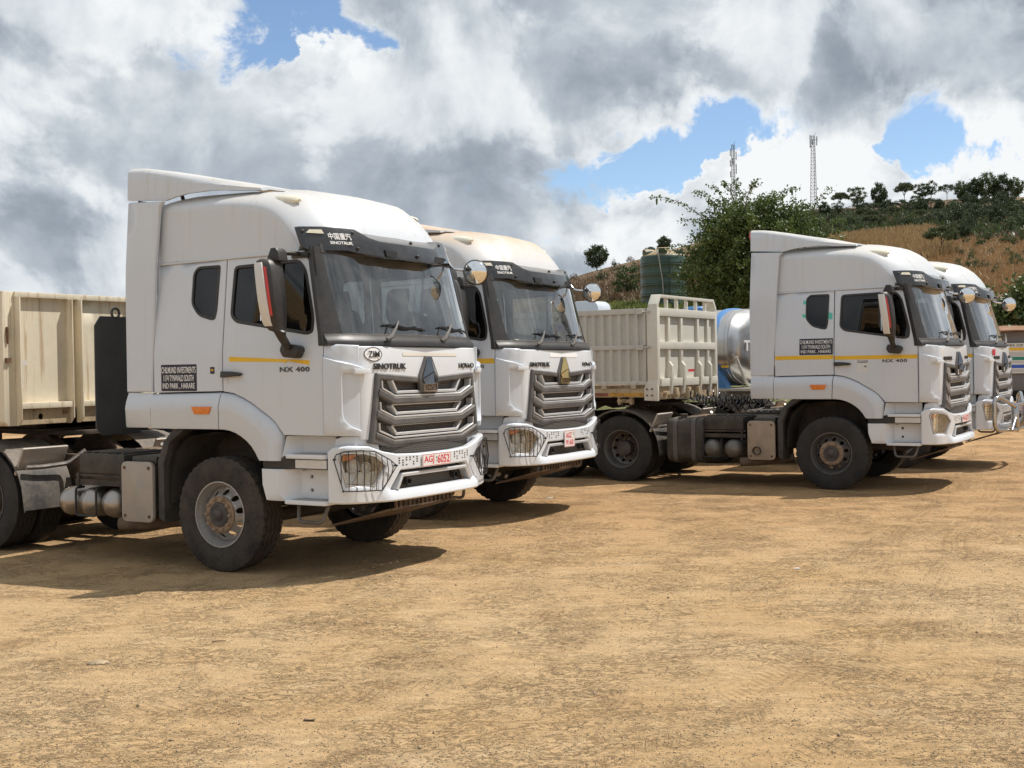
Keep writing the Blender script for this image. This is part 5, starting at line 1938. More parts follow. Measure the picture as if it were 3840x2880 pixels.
def dropside_trailer(name, truck, xh, zb, zt, length, variant):
    """flat-deck trailer with dropsides; xh = headboard front face in the truck's own axes"""
    Tr = empty(name)
    Tr.location = TRUCK[truck].location
    Tr.rotation_euler = (0, 0, TRUCK[truck].rotation_euler[2])
    hm = 'trailer_cream' if variant == 'cream' else 'trailer_head'
    sm = 'trailer_cream' if variant == 'cream' else 'trailer_side'
    H = empty('headboard', parent=Tr)
    zd = 1.52                               # deck level
    if variant == 'cream':
        xp = xh - .115
        bm = new()
        panel(bm, [(-1.2, zd), (1.2, zd), (1.2, zt - .03), (-1.2, zt - .03)], lambda u, v, d: (xp - d, u, v), .02, grid=.3)
        mk('headboard_sheet', bm, hm, H)
        bm = new()
        box(bm, xp - .01, xp + .06, -1.11, 1.11, zt - .06, zt)
        mk('top_rail', bm, hm, H, bevel=.008)
        for y0, y1 in ((-1.10, -1.085), (-.415, -.40), (-.285, -.27), (.47, .485), (.60, .615), (1.085, 1.10)):
            bm = new()
            prism(bm, [(xh, zt - .06), (xp, zt - .06), (xp, 1.34), (xh - .06, 1.34), (xh, 1.40)], lambda u, v, w: (u, w, v), y0, y1)
            mk('rib', bm, hm, H, bevel=.003)
        for y0, y1 in ((-1.085, -.415), (-.27, .47), (.615, 1.085)):
            bm = new()
            box(bm, xp - .02, xh - .01, y0, y1, zd - .0, zd + .065)
            mk('ledge', bm, hm, H, bevel=.006)
            bm = new()
            panel(bm, [(y0, 1.345), (y1, 1.345), (y1, zd), (y0, zd)], lambda u, v, d: (xh - .06 - d, u, v), .02, [circ(y0 + .28, 1.43, .035, 14)] if y0 < -1 else [])
            mk('lower_plate', bm, 'trailer_rail', H)
        for s in (-1, 1):
            bm = new()
            prism(bm, [(s * 1.10, zt), (s * 1.25, zt - .0), (s * 1.25, 1.39), (s * 1.20, 1.34), (s * 1.10, 1.34)], lambda u, v, w: (w, u, v), xh - .26, xh - .085)
            po = mk('corner_post', bm, hm, H, bevel=.01)
            bm = new()
            tube(bm, [(xh - .08, s * 1.20, 2.40), (xh - .075, s * 1.20, 2.32), (xh - .075, s * 1.20, 2.22)], [.014, .02, .01], 6)
            mk('post_hook', bm, 'rusty_iron', po)
            bm = new()
            box(bm, xh - .086, xh - .055, s * 1.2 - .03, s * 1.2 + .03, 2.02, 2.07)
            mk('post_lug', bm, 'rusty_iron', po)
        # grey tape marks
        bm = new()
        box(bm, xp + .0005, xp + .0012, -1.085, -.93, 1.985, 2.045)
        box(bm, xp + .0005, xp + .0012, -1.05, -.99, 1.75, 1.98)
        mk('tape_mark', bm, 'white_scuff', H, smooth=0)
    else:
        xp = xh - .055
        bm = new()
        panel(bm, [(-1.2, 1.5), (1.2, 1.5), (1.2, zt - .02), (-1.2, zt - .02)], lambda u, v, d: (xp - d, u, v), .02, grid=.3)
        mk('headboard_sheet', bm, hm, H)
        for z0, z1 in ((zt - .13, zt), (2.13, 2.25)):
            bm = new()
            box(bm, xp, xh - .002, -1.15, 1.2, z0, z1)
            mk('cross_rail', bm, hm, H, bevel=.006)
        for yc in (-.76, -.26, .43, .87):
            bm = new()
            box(bm, xp, xh - .012, yc - .038, yc + .038, 1.60, zt - .13)
            mk('rib', bm, hm, H, bevel=.004)
            bm = new()
            prism(bm, [(xp, 1.36), (xh + .02, 1.40), (xh + .045, 1.62), (xh + .045, 1.86), (xh - .01, 1.93), (xp, 1.93)], lambda u, v, w: (u, w, v), yc - .04, yc + .03)
            mk('gusset', bm, hm, H, bevel=.004)
        for y0, y1 in ((-1.15, -.80), (-.72, -.30), (-.22, .39), (.47, .83), (.91, 1.2)):
            bm = new()
            box(bm, xp, xh + .02, y0, y1, 1.53, 1.66)
            mk('ledge', bm, hm, H, bevel=.005)
        bm = new()
        box(bm, xp - .05, xh - .02, -1.15, 1.2, 1.32, 1.535)
        mk('front_beam', bm, 'trailer_rail', H, bevel=.006)
        for y in (-.62, -.12, .30):
            bm = new()
            box(bm, xh - .02, xh + .06, y - .05, y + .05, 1.34, 1.50)
            mk('coupling_socket', bm, 'trailer_rail', H, bevel=.005)
        for y in (-1.0, -.93):
            bm = new()
            tube(bm, [(xh - .02, y, 1.42), (xh + .05, y, 1.42)], .03, 10)
            mk('air_coupling', bm, 'trailer_rail', H)
        # upper guard rail
        bm = new()
        for s in (-1, 1):
            prism(bm, [(s * 1.245, zt), (s * 1.245, zt + .055), (s * 1.12, zt + .215), (s * 1.06, zt + .215), (s * 1.17, zt + .05), (s * 1.17, zt)], lambda u, v, w: (w, u, v), xh - .16, xh - .004)
        mk('rail_end', bm, hm, H, bevel=.005)
        bm = new()
        box(bm, xh - .09, xh - .006, -1.1, 1.1, zt + .165, zt + .213)
        mk('rail_top', bm, hm, H, bevel=.005)
        for yc in (-.80, -.40, 0.0, .40, .80):
            bm = new()
            box(bm, xh - .07, xh - .02, yc - .025, yc + .025, zt - .01, zt + .17)
            mk('rail_post', bm, hm, H)
        for s in (-1, 1):
            bm = new()
            box(bm, xh - .18, xh, min(s * 1.15, s * 1.25), max(s * 1.15, s * 1.25), 1.54, zt + .005)
            mk('corner_post', bm, hm, H, bevel=.008)
            bm = new()
            prism(bm, [(xh - .24, 1.31), (xh, 1.30), (xh, 1.62), (xh - .19, 1.62), (xh - .24, 1.5)], lambda u, v, w: (u, s * w, v), 1.21, 1.262)
            fp_ = mk('corner_foot', bm, hm, H, bevel=.006)
            bm = new()
            for x, z in ((xh - .19, 1.49), (xh - .10, 1.49), (xh - .19, 1.39), (xh - .10, 1.39)):
                lathe(bm, [(.016, s * 1.258), (.016, s * 1.272), (.001, s * 1.275)], 8, c=(x, 0, z))
            mk('foot_bolts', bm, 'rusty_iron', fp_)
        bm = new()
        box(bm, xp + .0005, xp + .0012, .08, .34, 1.755, 1.775 + .02)
        o1 = mk('red_label', bm, 'red_ink', H, smooth=0)
        bm = new()
        box(bm, xp + .0005, xp + .001, .08, .34, 1.67, 1.752)
        mk('data_label', bm, 'white_scuff', o1, smooth=0)
    # dropside boards with upright ribs
    x1, x0 = xh - (.20 if variant != 'cream' else .24), xh - length
    for s in (-1, 1):
        nb = 3
        for b in range(nb):
            xb, xa = x1 - b * (x1 - x0) / nb - .01, x1 - (b + 1) * (x1 - x0) / nb + .01
            zl, zh = 1.56, zt - .005
            bo = empty('side_board', parent=Tr)
            bm = new()
            box(bm, xa, xb, min(s * 1.19, s * 1.205), max(s * 1.19, s * 1.205), zl, zh)
            mk('board_sheet', bm, sm, bo)
            bm = new()
            yo = sorted((s * 1.205, s * 1.25))
            box(bm, xa, xb, yo[0], yo[1], zh - .085, zh)
            box(bm, xa, xb, yo[0], yo[1], zl, zl + .06)
            box(bm, xa, xb, yo[0], yo[1], 2.13, 2.20)
            box(bm, xb - .05, xb, yo[0], yo[1], zl + .06, zh - .085)
            box(bm, xa, xa + .05, yo[0], yo[1], zl + .06, zh - .085)
            mk('board_frame', bm, sm, bo, bevel=.004)
            if s < 0 or b == 0:
                x = xb - .17
                while x > xa + .1:
                    bm = new()
                    for z0, z1 in ((zl + .06, 2.13), (2.20, zh - .085)):
                        prism(bm, [(x - .045, s * 1.206), (x - .03, s * 1.238), (x + .03, s * 1.238), (x + .045, s * 1.206)], XY, z0, z1)
                    mk('board_rib', bm, sm, bo)
                    x -= .155
            bm = new()
            for x in (xb - .22, xb - .75, xb - 1.4):
                lathe(bm, [(.05, s * 1.25), (.055, s * 1.275), (.03, s * 1.29), (.001, s * 1.29)], 12, c=(x, 0, 1.575))
                box(bm, x - .04, x + .04, min(s * 1.24, s * 1.27), max(s * 1.24, s * 1.27), 1.50, 1.57)
            mk('hinge', bm, sm, bo, bevel=.004)
            for lx, lz in (((xb - .02, zh - .06), (xb - .02, 2.155)) if b == 0 else ((xb, 2.155),)):
                bm = new()
                latch(bm, lx, lz, s)
                mk('latch', bm, sm, bo)
    bm = new()
    box(bm, x0, xh - .12, -1.19, 1.19, 1.50, 1.555)
    mk('deck', bm, 'trailer_rail', Tr)
    bm = new()
    for s in (-1, 1):
        yo = sorted((s * 1.17, s * 1.235))
        box(bm, x0, xh - .12 if variant != 'cream' else xh - .23, yo[0], yo[1], 1.36, 1.50)
    side = mk('side_rail', bm, 'trailer_rail', Tr, bevel=.006)
    for s in (-1, 1):
        yo = sorted((s * 1.236, s * 1.2385))
        x = xh - .26
        k = 0
        while x > x0 + .5:
            bm = new()
            box(bm, x - .62, x, yo[0], yo[1], 1.375, 1.43)
            mk('reflective_tape', bm, 'old_tape' if k % 2 == 0 else 'old_red_tape', side, smooth=0)
            x -= .62 if k % 2 else .64
            k += 1
    bm = new()
    for s in (-1, 1):
        yo = sorted((s * .40, s * .52))
        box(bm, x0, xh - .5, yo[0], yo[1], 1.27, 1.50) if True else None
        box(bm, x0, xh - 3.0, yo[0], yo[1], 1.0, 1.27)
    for k in range(int(length / .6)):
        box(bm, xh - .5 - k * .6, xh - .42 - k * .6, -1.16, 1.16, 1.42, 1.50)
    box(bm, xh - 1.6, xh - .3, -.6, .6, 1.255, 1.275)
    mk('trailer_frame', bm, 'chassis', Tr)
    bm = new()
    for k in range(4):
        x = xh - .7 - k * 1.1
        yo = -1.12
        tube(bm, [(x - .05, yo - .06, 1.30), (x + .22, yo - .06, 1.30)], .035, 10)
        box(bm, x - .03, x, yo - .1, yo, 1.24, 1.37)
        box(bm, x + .18, x + .21, yo - .1, yo, 1.24, 1.37)
    mk('rope_winches', bm, 'trailer_rail', Tr)
    bm = new()
    for s in (-1, 1):
        box(bm, xh - 3.1, xh - 2.95, s * .8 - .06, s * .8 + .06, .35, 1.3)
        box(bm, xh - 3.2, xh - 2.85, s * .8 - .15, s * .8 + .15, .32, .36)
    mk('landing_legs', bm, 'chassis', Tr)
    wheel_set(Tr, [x0 + 1.0, x0 + 2.3])
    return Tr


t1 = dropside_trailer('dropside_trailer', 1, -2.94, 1.33, 2.782, 9.0, 'cream')
tag(t1, 'cream steel trailer with rust streaks and upright ribs behind the nearest truck', 'trailer', 'dropside trailers')
t3 = dropside_trailer('dropside_trailer', 3, -2.76, 1.32, 2.79, 8.5, 'grey')
tag(t3, 'pale ribbed dropside trailer with an open guard rail on its headboard', 'trailer', 'dropside trailers')


def tanker():
    Tr = empty('tank_trailer')
    Tr.location = TRUCK[4].location
    Tr.rotation_euler = (0, 0, TRUCK[4].rotation_euler[2])
    zc, ry, rz = 2.20, 1.19, .735

    def ring(x, k, n=56):
        return [(x, k * ry * math.copysign(abs(math.cos(a)) ** .85, math.cos(a)), zc + k * rz * math.copysign(abs(math.sin(a)) ** .85, math.sin(a))) for a in [2 * math.pi * i / n for i in range(n)]]
    bm = new()
    loft(bm, [ring(x, k) for x, k in ((-11.5, .9), (-11.42, .97), (-11.3, 1.0), (-3.30, 1.0), (-3.16, 1.0), (-3.13, .992), (-3.08, .97), (-3.0, .93), (-2.94, .88), (-2.87, .78), (-2.83, .68), (-2.80, .5), (-2.785, .3), (-2.78, .02))])
    sh = mk('tank_shell', bm, 'tanker_steel', Tr, smooth=30)
    for x in (-3.20, -3.135):
        bm = new()
        loft(bm, [ring(x - .012, .999), ring(x - .006, 1.008), ring(x + .006, 1.008), ring(x + .012, .999)])
        mk('bead', bm, 'tanker_steel', sh, smooth=30)
    for x in (-3.34, -6.0, -8.7):
        bm = new()
        loft(bm, [ring(x - .13, 1.005), ring(x - .12, 1.035), ring(x - .02, 1.04), ring(x, 1.005)])
        mk('band', bm, 'tanker_blue', sh, smooth=30)
    bm = new()
    for a, b in ((-1.12, -1.00), ):
        pass
    text('lettering', 'T', (-2.862, -1.02, 2.11), Vector((.16, 1, 0)).normalized(), (0, 0, 1), .22, .20, 'white_ink', sh, .012, .03)
    side_ = new()
    box(side_, -3.27, -3.12, -1.142, -1.132, 1.80, 1.84)
    mk('yellow_mark', side_, 'yellow_tape', sh)
    bm.free()
    bm = new()
    for s in (-1, 1):
        yo = sorted((s * .45, s * .6))
        box(bm, -11.5, -2.9, yo[0], yo[1], 1.18, 1.40)
    mk('tanker_frame', bm, 'trailer_side', Tr)
    bm = new()
    for s in (-1, 1):
        prism(bm, [(-3.45, 1.40), (-3.15, 1.40), (-3.33, 1.75), (-3.45, 1.95)], lambda u, v, w: (u, s * w, v), .9, 1.16)
        prism(bm, [(-9, 1.40), (-8.5, 1.40), (-8.6, 1.75), (-8.9, 1.75)], lambda u, v, w: (u, s * w, v), .7, 1.0)
    mk('saddle', bm, 'tanker_blue', Tr)
    bm = new()
    box(bm, -3.4, -2.55, -1.2, 1.2, 1.36, 1.41)
    mk('front_platform', bm, 'trailer_side', Tr)
    for s in (-1, 1):
        bm = new()
        tube(bm, fillet([(-2.95, s * 1.2, 2.0), (-2.80, s * 1.05, 1.47), (-2.80, s * .5, 1.42)], .15), .03, 8)
        mk('pipe_rail', bm, 'trailer_side', Tr)
    for x in (-4.2, -7.5):
        bm = new()
        lathe(bm, [(.30, 2.90), (.30, 2.985), (.27, 3.02), (.001, 3.04)], 24, 'Z', (x, 0, 0))
        mk('manhole_cover', bm, 'tanker_blue', Tr)
    bm = new()
    prism(bm, rpoly([(-6.85, 2.90), (-6.28, 2.90), (-6.28, 3.14), (-6.38, 3.235), (-6.85, 3.235)], .08), lambda u, v, w: (u, w, v), -.3, .3)
    mk('valve_cover', bm, 'white_paint', Tr, bevel=.02)
    wheel_set(Tr, [-10.3, -8.9])
    return tag(Tr, 'shiny steel tank trailer with blue bands behind the pale dropside trailer', 'tanker')


tanker()

# ------------------------------------------------------------ ground and hill
def fbm(x, y, seed=0, octs=4, f0=1.0, gain=.5):
    rs = np.random.default_rng(seed)
    out = np.zeros_like(x)
    amp, f = 1.0, f0
    for _ in range(octs):
        for _k in range(3):
            a, p, q = rs.uniform(0, 6.283, 3)
            out += amp / 3 * np.sin((x * np.cos(a) + y * np.sin(a)) * f * rs.uniform(.8, 1.3) + p + 1.2 * np.sin((x * np.sin(a) - y * np.cos(a)) * f * .7 + q))
        amp *= gain
        f *= 2.03
    return out


def axis(dense, lo, hi, far_lo, far_hi, grow=1.14):
    v = list(np.arange(lo, hi + 1e-6, dense))
    s = dense
    while v[-1] < far_hi:
        s *= grow
        v.append(v[-1] + s)
    s = dense
    while v[0] > far_lo:
        s *= grow
        v.insert(0, v[0] - s)
    return np.array(v)


def ground_h(x, y):
    near = np.clip(1.3 - np.hypot(x, y - 12) / 60, 0, 1)
    h = .012 * fbm(x, y, 3, 4, 1.1) + .004 * fbm(x, y, 4, 4, 7.0) + .0022 * fbm(x, y, 8, 3, 28.0)
    return h * near - .004


gx, gy = axis(.075, -8, 9, -700, 900), axis(.075, 4.5, 21, -60, 2500)
XX, YY = np.meshgrid(gx, gy)
ZZ = ground_h(XX, YY)
# wheels press the soil slightly: keep the contact patches level
V = np.stack([XX, YY, ZZ], -1).reshape(-1, 3)
nx_, ny_ = len(gx), len(gy)
ii, jj = np.meshgrid(np.arange(nx_ - 1), np.arange(ny_ - 1))
i0 = (jj * nx_ + ii).ravel()
F = np.stack([i0, i0 + 1, i0 + nx_ + 1, i0 + nx_], 1)
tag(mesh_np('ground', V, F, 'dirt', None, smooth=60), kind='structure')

RIDGE = 380.0
SKY_TAB = [(-3000, 1560), (0, 1500), (1200, 1330), (1700, 1180), (1950, 1110), (2150, 1048), (2300, 1003), (2400, 978), (2500, 950), (2700, 890), (2900, 838), (3050, 805), (3250, 800), (3450, 790),
           (3600, 790), (3840, 785), (4300, 760), (5200, 820), (7000, 1100), (9000, 1300)]
TOE_TAB = [(-3000, 0.0), (900, 0.0), (1600, 2.4), (2100, 4.2), (2400, 4.9), (2750, 4.6), (3100, 4.0), (3400, 3.2), (3840, 4.5), (9000, 4.5)]
T0_TAB = [(-3000, 60), (1600, 48), (2300, 38), (3000, 38), (3300, 50), (3600, 57), (9000, 57)]


def terrain(az, d):
    """height of the hill at azimuth az (from +Y towards +X) and distance d from the yard's edge"""
    px = 1920 + FOC * np.tan(np.clip(az, -1.2, 1.2))
    ysk = np.interp(px, *zip(*SKY_TAB))
    toe = np.interp(px, *zip(*TOE_TAB))
    t0 = np.interp(px, *zip(*T0_TAB))
    yh = 1376 - .0171 * (px - 1920)
    es = (yh - ysk) / FOC
    t1 = t0 + 24
    e1 = (toe - CAMH) / t1
    k = np.clip((np.log(d) - np.log(t1)) / (np.log(RIDGE) - np.log(t1)), 0, 1) ** .85
    z = CAMH + (e1 + (es - e1) * k) * d
    s = np.clip((d - t0) / 24, 0, 1)
    ramp = s * s * (3 - 2 * s)
    z = np.where(d < t1, toe * ramp - .25 * (1 - ramp), z)
    zr = CAMH + es * RIDGE
    z = np.where(d > RIDGE, zr - (d - RIDGE) * .22, z)
    x, y = d * np.sin(az), d * np.cos(az)
    w = np.clip((d - 62) / 60, 0, 1)
    return z + w * (.9 * fbm(x, y, 21, 4, .045) + .15 * fbm(x, y, 22, 3, .5))


azs = np.concatenate([np.linspace(-.62, .02, 40), np.linspace(.025, .46, 170), np.linspace(.47, 1.15, 60)])
ds = np.concatenate([np.linspace(36, 90, 60), np.geomspace(91, RIDGE, 90), np.linspace(RIDGE + 5, 620, 20)])
AA, DD = np.meshgrid(azs, ds)
HZ = terrain(AA, DD)
V = np.stack([DD * np.sin(AA), DD * np.cos(AA), HZ], -1).reshape(-1, 3)
ii, jj = np.meshgrid(np.arange(len(azs) - 1), np.arange(len(ds) - 1))
i0 = (jj * len(azs) + ii).ravel()
F = np.stack([i0, i0 + 1, i0 + len(azs) + 1, i0 + len(azs)], 1)
tag(mesh_np('hill', V, F, 'hillside', None, smooth=80), kind='structure')


def px_az(px, d=1):
    return math.atan((px - 1920) / FOC)


def on_hill(px, py):
    """distance at which the sight line towards a photo point meets the hill"""
    az = px_az(px)
    yh = 1376 - .0171 * (px - 1920)
    d = np.concatenate([np.linspace(45, 100, 80), np.geomspace(100, RIDGE, 160)])
    z = terrain(np.full_like(d, az), d)
    e = (z - CAMH) / (d * math.cos(az))
    v = yh - e * FOC
    k = np.argmin(np.abs(v - py))
    return az, d[k], z[k]


def spot(az, d, dz=0.0):
    return (d * math.sin(az), d * math.cos(az), float(terrain(np.array([az]), np.array([d]))[0]) + dz)


# ------------------------------------------------------------ trees: prototypes, unit height
def crown_points(kind, n, rg):
    P = []
    if kind == 'round':
        nc = 60
        for _ in range(nc):
            u = rg.normal(size=3)
            u /= np.linalg.norm(u)
            r = rg.uniform(.55, 1.0)
            c = np.array([u[0] * .46 * r, u[1] * .46 * r, .57 + u[2] * .41 * r])
            P.append(c + rg.normal(size=(n // nc, 3)) * [.055, .055, .045])
    elif kind == 'umbrella':
        nc = 55
        for _ in range(nc):
            a, r = rg.uniform(0, 6.283), math.sqrt(rg.uniform(0, 1)) * .68
            z = .86 - .22 * (r / .68) ** 2 + rg.uniform(-.09, .06)
            P.append(np.array([r * math.cos(a), r * math.sin(a), z]) + rg.normal(size=(n // nc, 3)) * [.075, .075, .028])
    elif kind == 'loose':
        nc = 42
        for _ in range(nc):
            a, r = rg.uniform(0, 6.283), rg.uniform(.05, .42)
            z = rg.uniform(.34, .97)
            r *= 1.1 - .5 * abs(z - .62)
            P.append(np.array([r * math.cos(a), r * math.sin(a), z]) + rg.normal(size=(n // nc, 3)) * [.05, .05, .03])
    else:   # shrub
        nc = 40
        for _ in range(nc):
            a, r = rg.uniform(0, 6.283), math.sqrt(rg.uniform(0, 1)) * .62
            z = rg.uniform(.04, 1.0 - .6 * (r / .62) ** 2)
            P.append(np.array([r * math.cos(a), r * math.sin(a), z]) + rg.normal(size=(n // nc, 3)) * [.08, .08, .06])
    return np.concatenate(P)


def tree_proto(kind, leafm, seed, n=2600, leaf=.05):
    rg = np.random.default_rng(seed)
    T = empty({'round': 'broadleaf_tree', 'umbrella': 'acacia_tree', 'loose': 'savanna_tree', 'shrub': 'shrub'}[kind])
    C = crown_points(kind, n, rg)
    V, F = leaf_quads(C, leaf, None, .7, rg)
    mesh_np('crown', V, F, leafm, T)
    bm = new()
    z1 = {'round': .42, 'umbrella': .55, 'loose': .5, 'shrub': .15}[kind]
    lean = rg.uniform(-.06, .06)
    tube(bm, [(0, 0, -.06), (lean * .4, .01, z1 * .4), (lean, 0, z1)], [.028, .022, .016], 6)
    for k in range(7):
        a = k * 2.4 + rg.uniform(-.4, .4)
        r = {'round': .28, 'umbrella': .5, 'loose': .3, 'shrub': .4}[kind] * rg.uniform(.7, 1.1)
        zt = {'round': .75, 'umbrella': .82, 'loose': .85, 'shrub': .6}[kind] * rg.uniform(.85, 1.08)
        z0 = z1 * rg.uniform(.55, 1)
        tube(bm, [(lean * z0 / z1, 0, z0), (r * .45 * math.cos(a), r * .45 * math.sin(a), (z0 + zt) / 2), (r * math.cos(a), r * math.sin(a), zt)], [.013, .009, .004], 4)
    mk('trunk', bm, 'bark_dark', T)
    return T


PROTO = {'rd': tree_proto('round', 'leaf_dark', 1, 4800, .062), 'rm': tree_proto('round', 'leaf_mid', 2, 3600, .06), 'um': tree_proto('umbrella', 'leaf_acacia', 3, 6000, .052),
         'ud': tree_proto('umbrella', 'leaf_dark', 4), 'lo': tree_proto('loose', 'leaf_mid', 5, 3000, .055), 'ld': tree_proto('loose', 'leaf_dark', 6, 1900), 'sh': tree_proto('shrub', 'leaf_mid', 7, 1600, .09),
         'sd': tree_proto('shrub', 'leaf_dark', 8, 1600, .08), 'sb': tree_proto('shrub', 'leaf_brush', 9, 1300, .07)}
_used = set()


def put_tree(kind, loc, h, wide, label, group, cat='tree', rz=None):
    p = PROTO[kind]
    if kind in _used:
        p = copy_tree(p)
    _used.add(kind)
    p.location = loc
    p.scale = (h * wide, h * wide, h)
    p.rotation_euler = (0, 0, rnd.uniform(0, 6.28) if rz is None else rz)
    return tag(p, label, cat, group)


def hill_tree(kind, px, py, hpx, wide, label, group, cat='tree'):
    if py is None:
        az = px_az(px)
        d = RIDGE - 8
    else:
        az, d, _ = on_hill(px, py)
    h = hpx * d / FOC * 1.04
    return put_tree(kind, spot(az, d, -(.15 if kind[0] == 'r' and px > 2600 else .05) * h), h, wide, label, group, cat)


SKYG = 'trees along the skyline of the right hill'
hill_tree('rd', 2246, None, 96, .98, 'lone dark round tree on the left ridge, apart from all others', None)
hill_tree('ud', 2445, None, 40, .7, 'flat-topped tree on the ridge behind the left rim of the green water tank', None)
hill_tree('rd', 2498, None, 62, .9, 'dark dome of a tree on the ridge above the green water tank', None)
for k, (kd, px, hp, w, lb) in enumerate((
        ('um', 3160, 66, .62, 'low umbrella tree on the skyline, first right of the lattice mast'), ('lo', 3224, 78, .95, 'open-crowned tree on the skyline left of the tall dense dark tree'),
        ('rd', 3306, 96, .62, 'tall dense dark tree standing out on the skyline'), ('um', 3402, 84, .55, 'flat-topped tree on the skyline right of the tall dense dark tree'),
        ('lo', 3468, 64, .9, 'thin small tree on the skyline, left one of the close pair'), ('ld', 3500, 72, .85, 'dark leafy tree on the skyline, right one of the close pair'),
        ('ud', 3560, 66, .65, 'wide dark tree on the skyline where the thick wood begins'), ('rm', 3612, 80, .62, 'rounded tree at the left end of the hilltop wood'),
        ('rd', 3662, 84, .7, 'dark bulky tree inside the hilltop wood'), ('rm', 3716, 112, .62, 'highest green tree of the hilltop wood'),
        ('rd', 3768, 96, .68, 'dark broad tree right of the highest hilltop tree'), ('rm', 3818, 84, .7, 'green tree of the hilltop wood at the right picture edge'))):
    hill_tree(kd, px, None, hp, w, lb, SKYG)
NUM = ['first', 'second', 'third', 'fourth', 'fifth', 'sixth', 'seventh', 'eighth', 'ninth', 'tenth', 'eleventh', 'twelfth', 'thirteenth', 'fourteenth', 'fifteenth', 'sixteenth', 'seventeenth',
       'eighteenth', 'nineteenth', 'twentieth', 'twenty-first', 'twenty-second', 'twenty-third', 'twenty-fourth', 'twenty-fifth', 'twenty-sixth', 'twenty-seventh', 'twenty-eighth', 'twenty-ninth', 'thirtieth']
rs = random.Random(5)
KINDS = (('rd', 'dark bushy tree', 56, .70), ('ld', 'dark open tree', 54, .9), ('rm', 'green bushy tree', 50, .72), ('lo', 'green open tree', 50, .95), ('ud', 'dark flat-topped tree', 50, .7),
         ('um', 'green flat-topped tree', 48, .75), ('sb', 'brown thorn bush', 34, 1.0), ('sd', 'dark shrub', 36, 1.0), ('sh', 'green shrub', 30, 1.0))
for row, (dy, n_, x0_, x1_) in {'top': (8, 29, 2960, 3860), 'upper': (30, 27, 2900, 3870), 'middle': (56, 23, 2960, 3880), 'lower': (84, 14, 3560, 3890)}.items():
    for k in range(n_):
        px = x0_ + (x1_ - x0_) * (k + rs.uniform(.2, .8)) / n_
        py = float(np.interp(px, [a for a, b in SKY_TAB], [b for a, b in SKY_TAB])) + dy + rs.uniform(-9, 9)
        kd, look, hp, w = rs.choice(KINDS if row != 'top' else KINDS[:6] + KINDS[7:8])
        if px > 3580 and row != 'lower':
            kd, look, hp, w = rs.choice(KINDS[:5])
            hp *= 1.2
        if 3480 < px < 3580 and row == 'lower':
            continue
        hill_tree(kd, px, py, hp * rs.uniform(.75, 1.25), w, '%s on the right slope, %s from the left in the %s scrub row' % (look, NUM[k], row), 'scrub on the upper right slope', 'shrub' if kd[0] == 's' else 'tree')
hill_tree('um', 3534, 962, 118, .66, 'green umbrella-shaped acacia standing alone at the maize field edge', None)
hill_tree('rd', 3622, 896, 66, .72, 'dense dark round tree right of the lone acacia', None)
for px, py, hp, w, lb in ((3548, 958, 26, 1.2, 'bright green low bush at the foot of the lone acacia'), (3600, 1012, 40, .7, 'left one of two leafy shrubs in the dry grass'), (3650, 1006, 54, .6, 'right one of two leafy shrubs in the dry grass'),
                          (3680, 925, 44, .7, 'pale green bush in the dry grass above the two leafy shrubs'), (3812, 1000, 46, .9, 'wide green shrub in the dry grass near the right edge'), (3786, 962, 30, .8, 'small shrub in the dry grass above the wide green shrub'),
                          (3740, 1030, 30, .8, 'small dark shrub just above the green thicket'), (3735, 885, 40, .8, 'green bush at the upper edge of the dry grass')):
    hill_tree('sh', px, py, hp, w, lb, None, 'shrub')
rs = random.Random(9)
for k in range(18):
    px = 3590 + 290 * (k + rs.uniform(.1, .9)) / 18
    py = rs.uniform(905, 1025)
    kd, look = rs.choice((('sh', 'green shrub'), ('sd', 'dark shrub'), ('lo', 'small open green tree')))
    hill_tree(kd, px, py, rs.uniform(20, 36), rs.uniform(.8, 1.1), '%s scattered in the reddish dry grass, %s from the left' % (look, NUM[k]), 'shrubs scattered in the dry grass', 'shrub' if kd != 'lo' else 'tree')
hill_tree('lo', 2358, 1128, 128, .95, 'dark green spreading tree left of the green water tank', None)
for px, py, hp, w, kd, lb in ((2265, 1052, 40, .9, 'sd', 'dark scrub bush on the left slope below the lone round tree'), (2322, 1020, 34, 1.0, 'sd', 'dark bush on the left slope under the skyline'), (2160, 1052, 30, .9, 'sb', 'brown thorny bush at the left end of the ridge'),
                              (2310, None, 26, .6, 'sd', 'tiny pointed bush on the left skyline'), (2372, None, 26, .9, 'sb', 'brown scrub on the left skyline by the tank'), (2300, 1085, 36, 1.0, 'sb', 'brown bush on the left slope above the grass strip'),
                              (2400, 1060, 40, 1.0, 'sb', 'brown bush on the slope hard against the tank'), (2230, 1100, 36, 1.0, 'sd', 'dark bush low on the left slope'), (2390, 1020, 36, 1.0, 'sd', 'dark bush on the slope just left of the tank')):
    hill_tree(kd, px, py, hp, w, lb, None, 'shrub')
for p in PROTO.values():
    if p.get('label') is None:
        for c in kids(p):
            bpy.data.objects.remove(c)
        bpy.data.objects.remove(p)

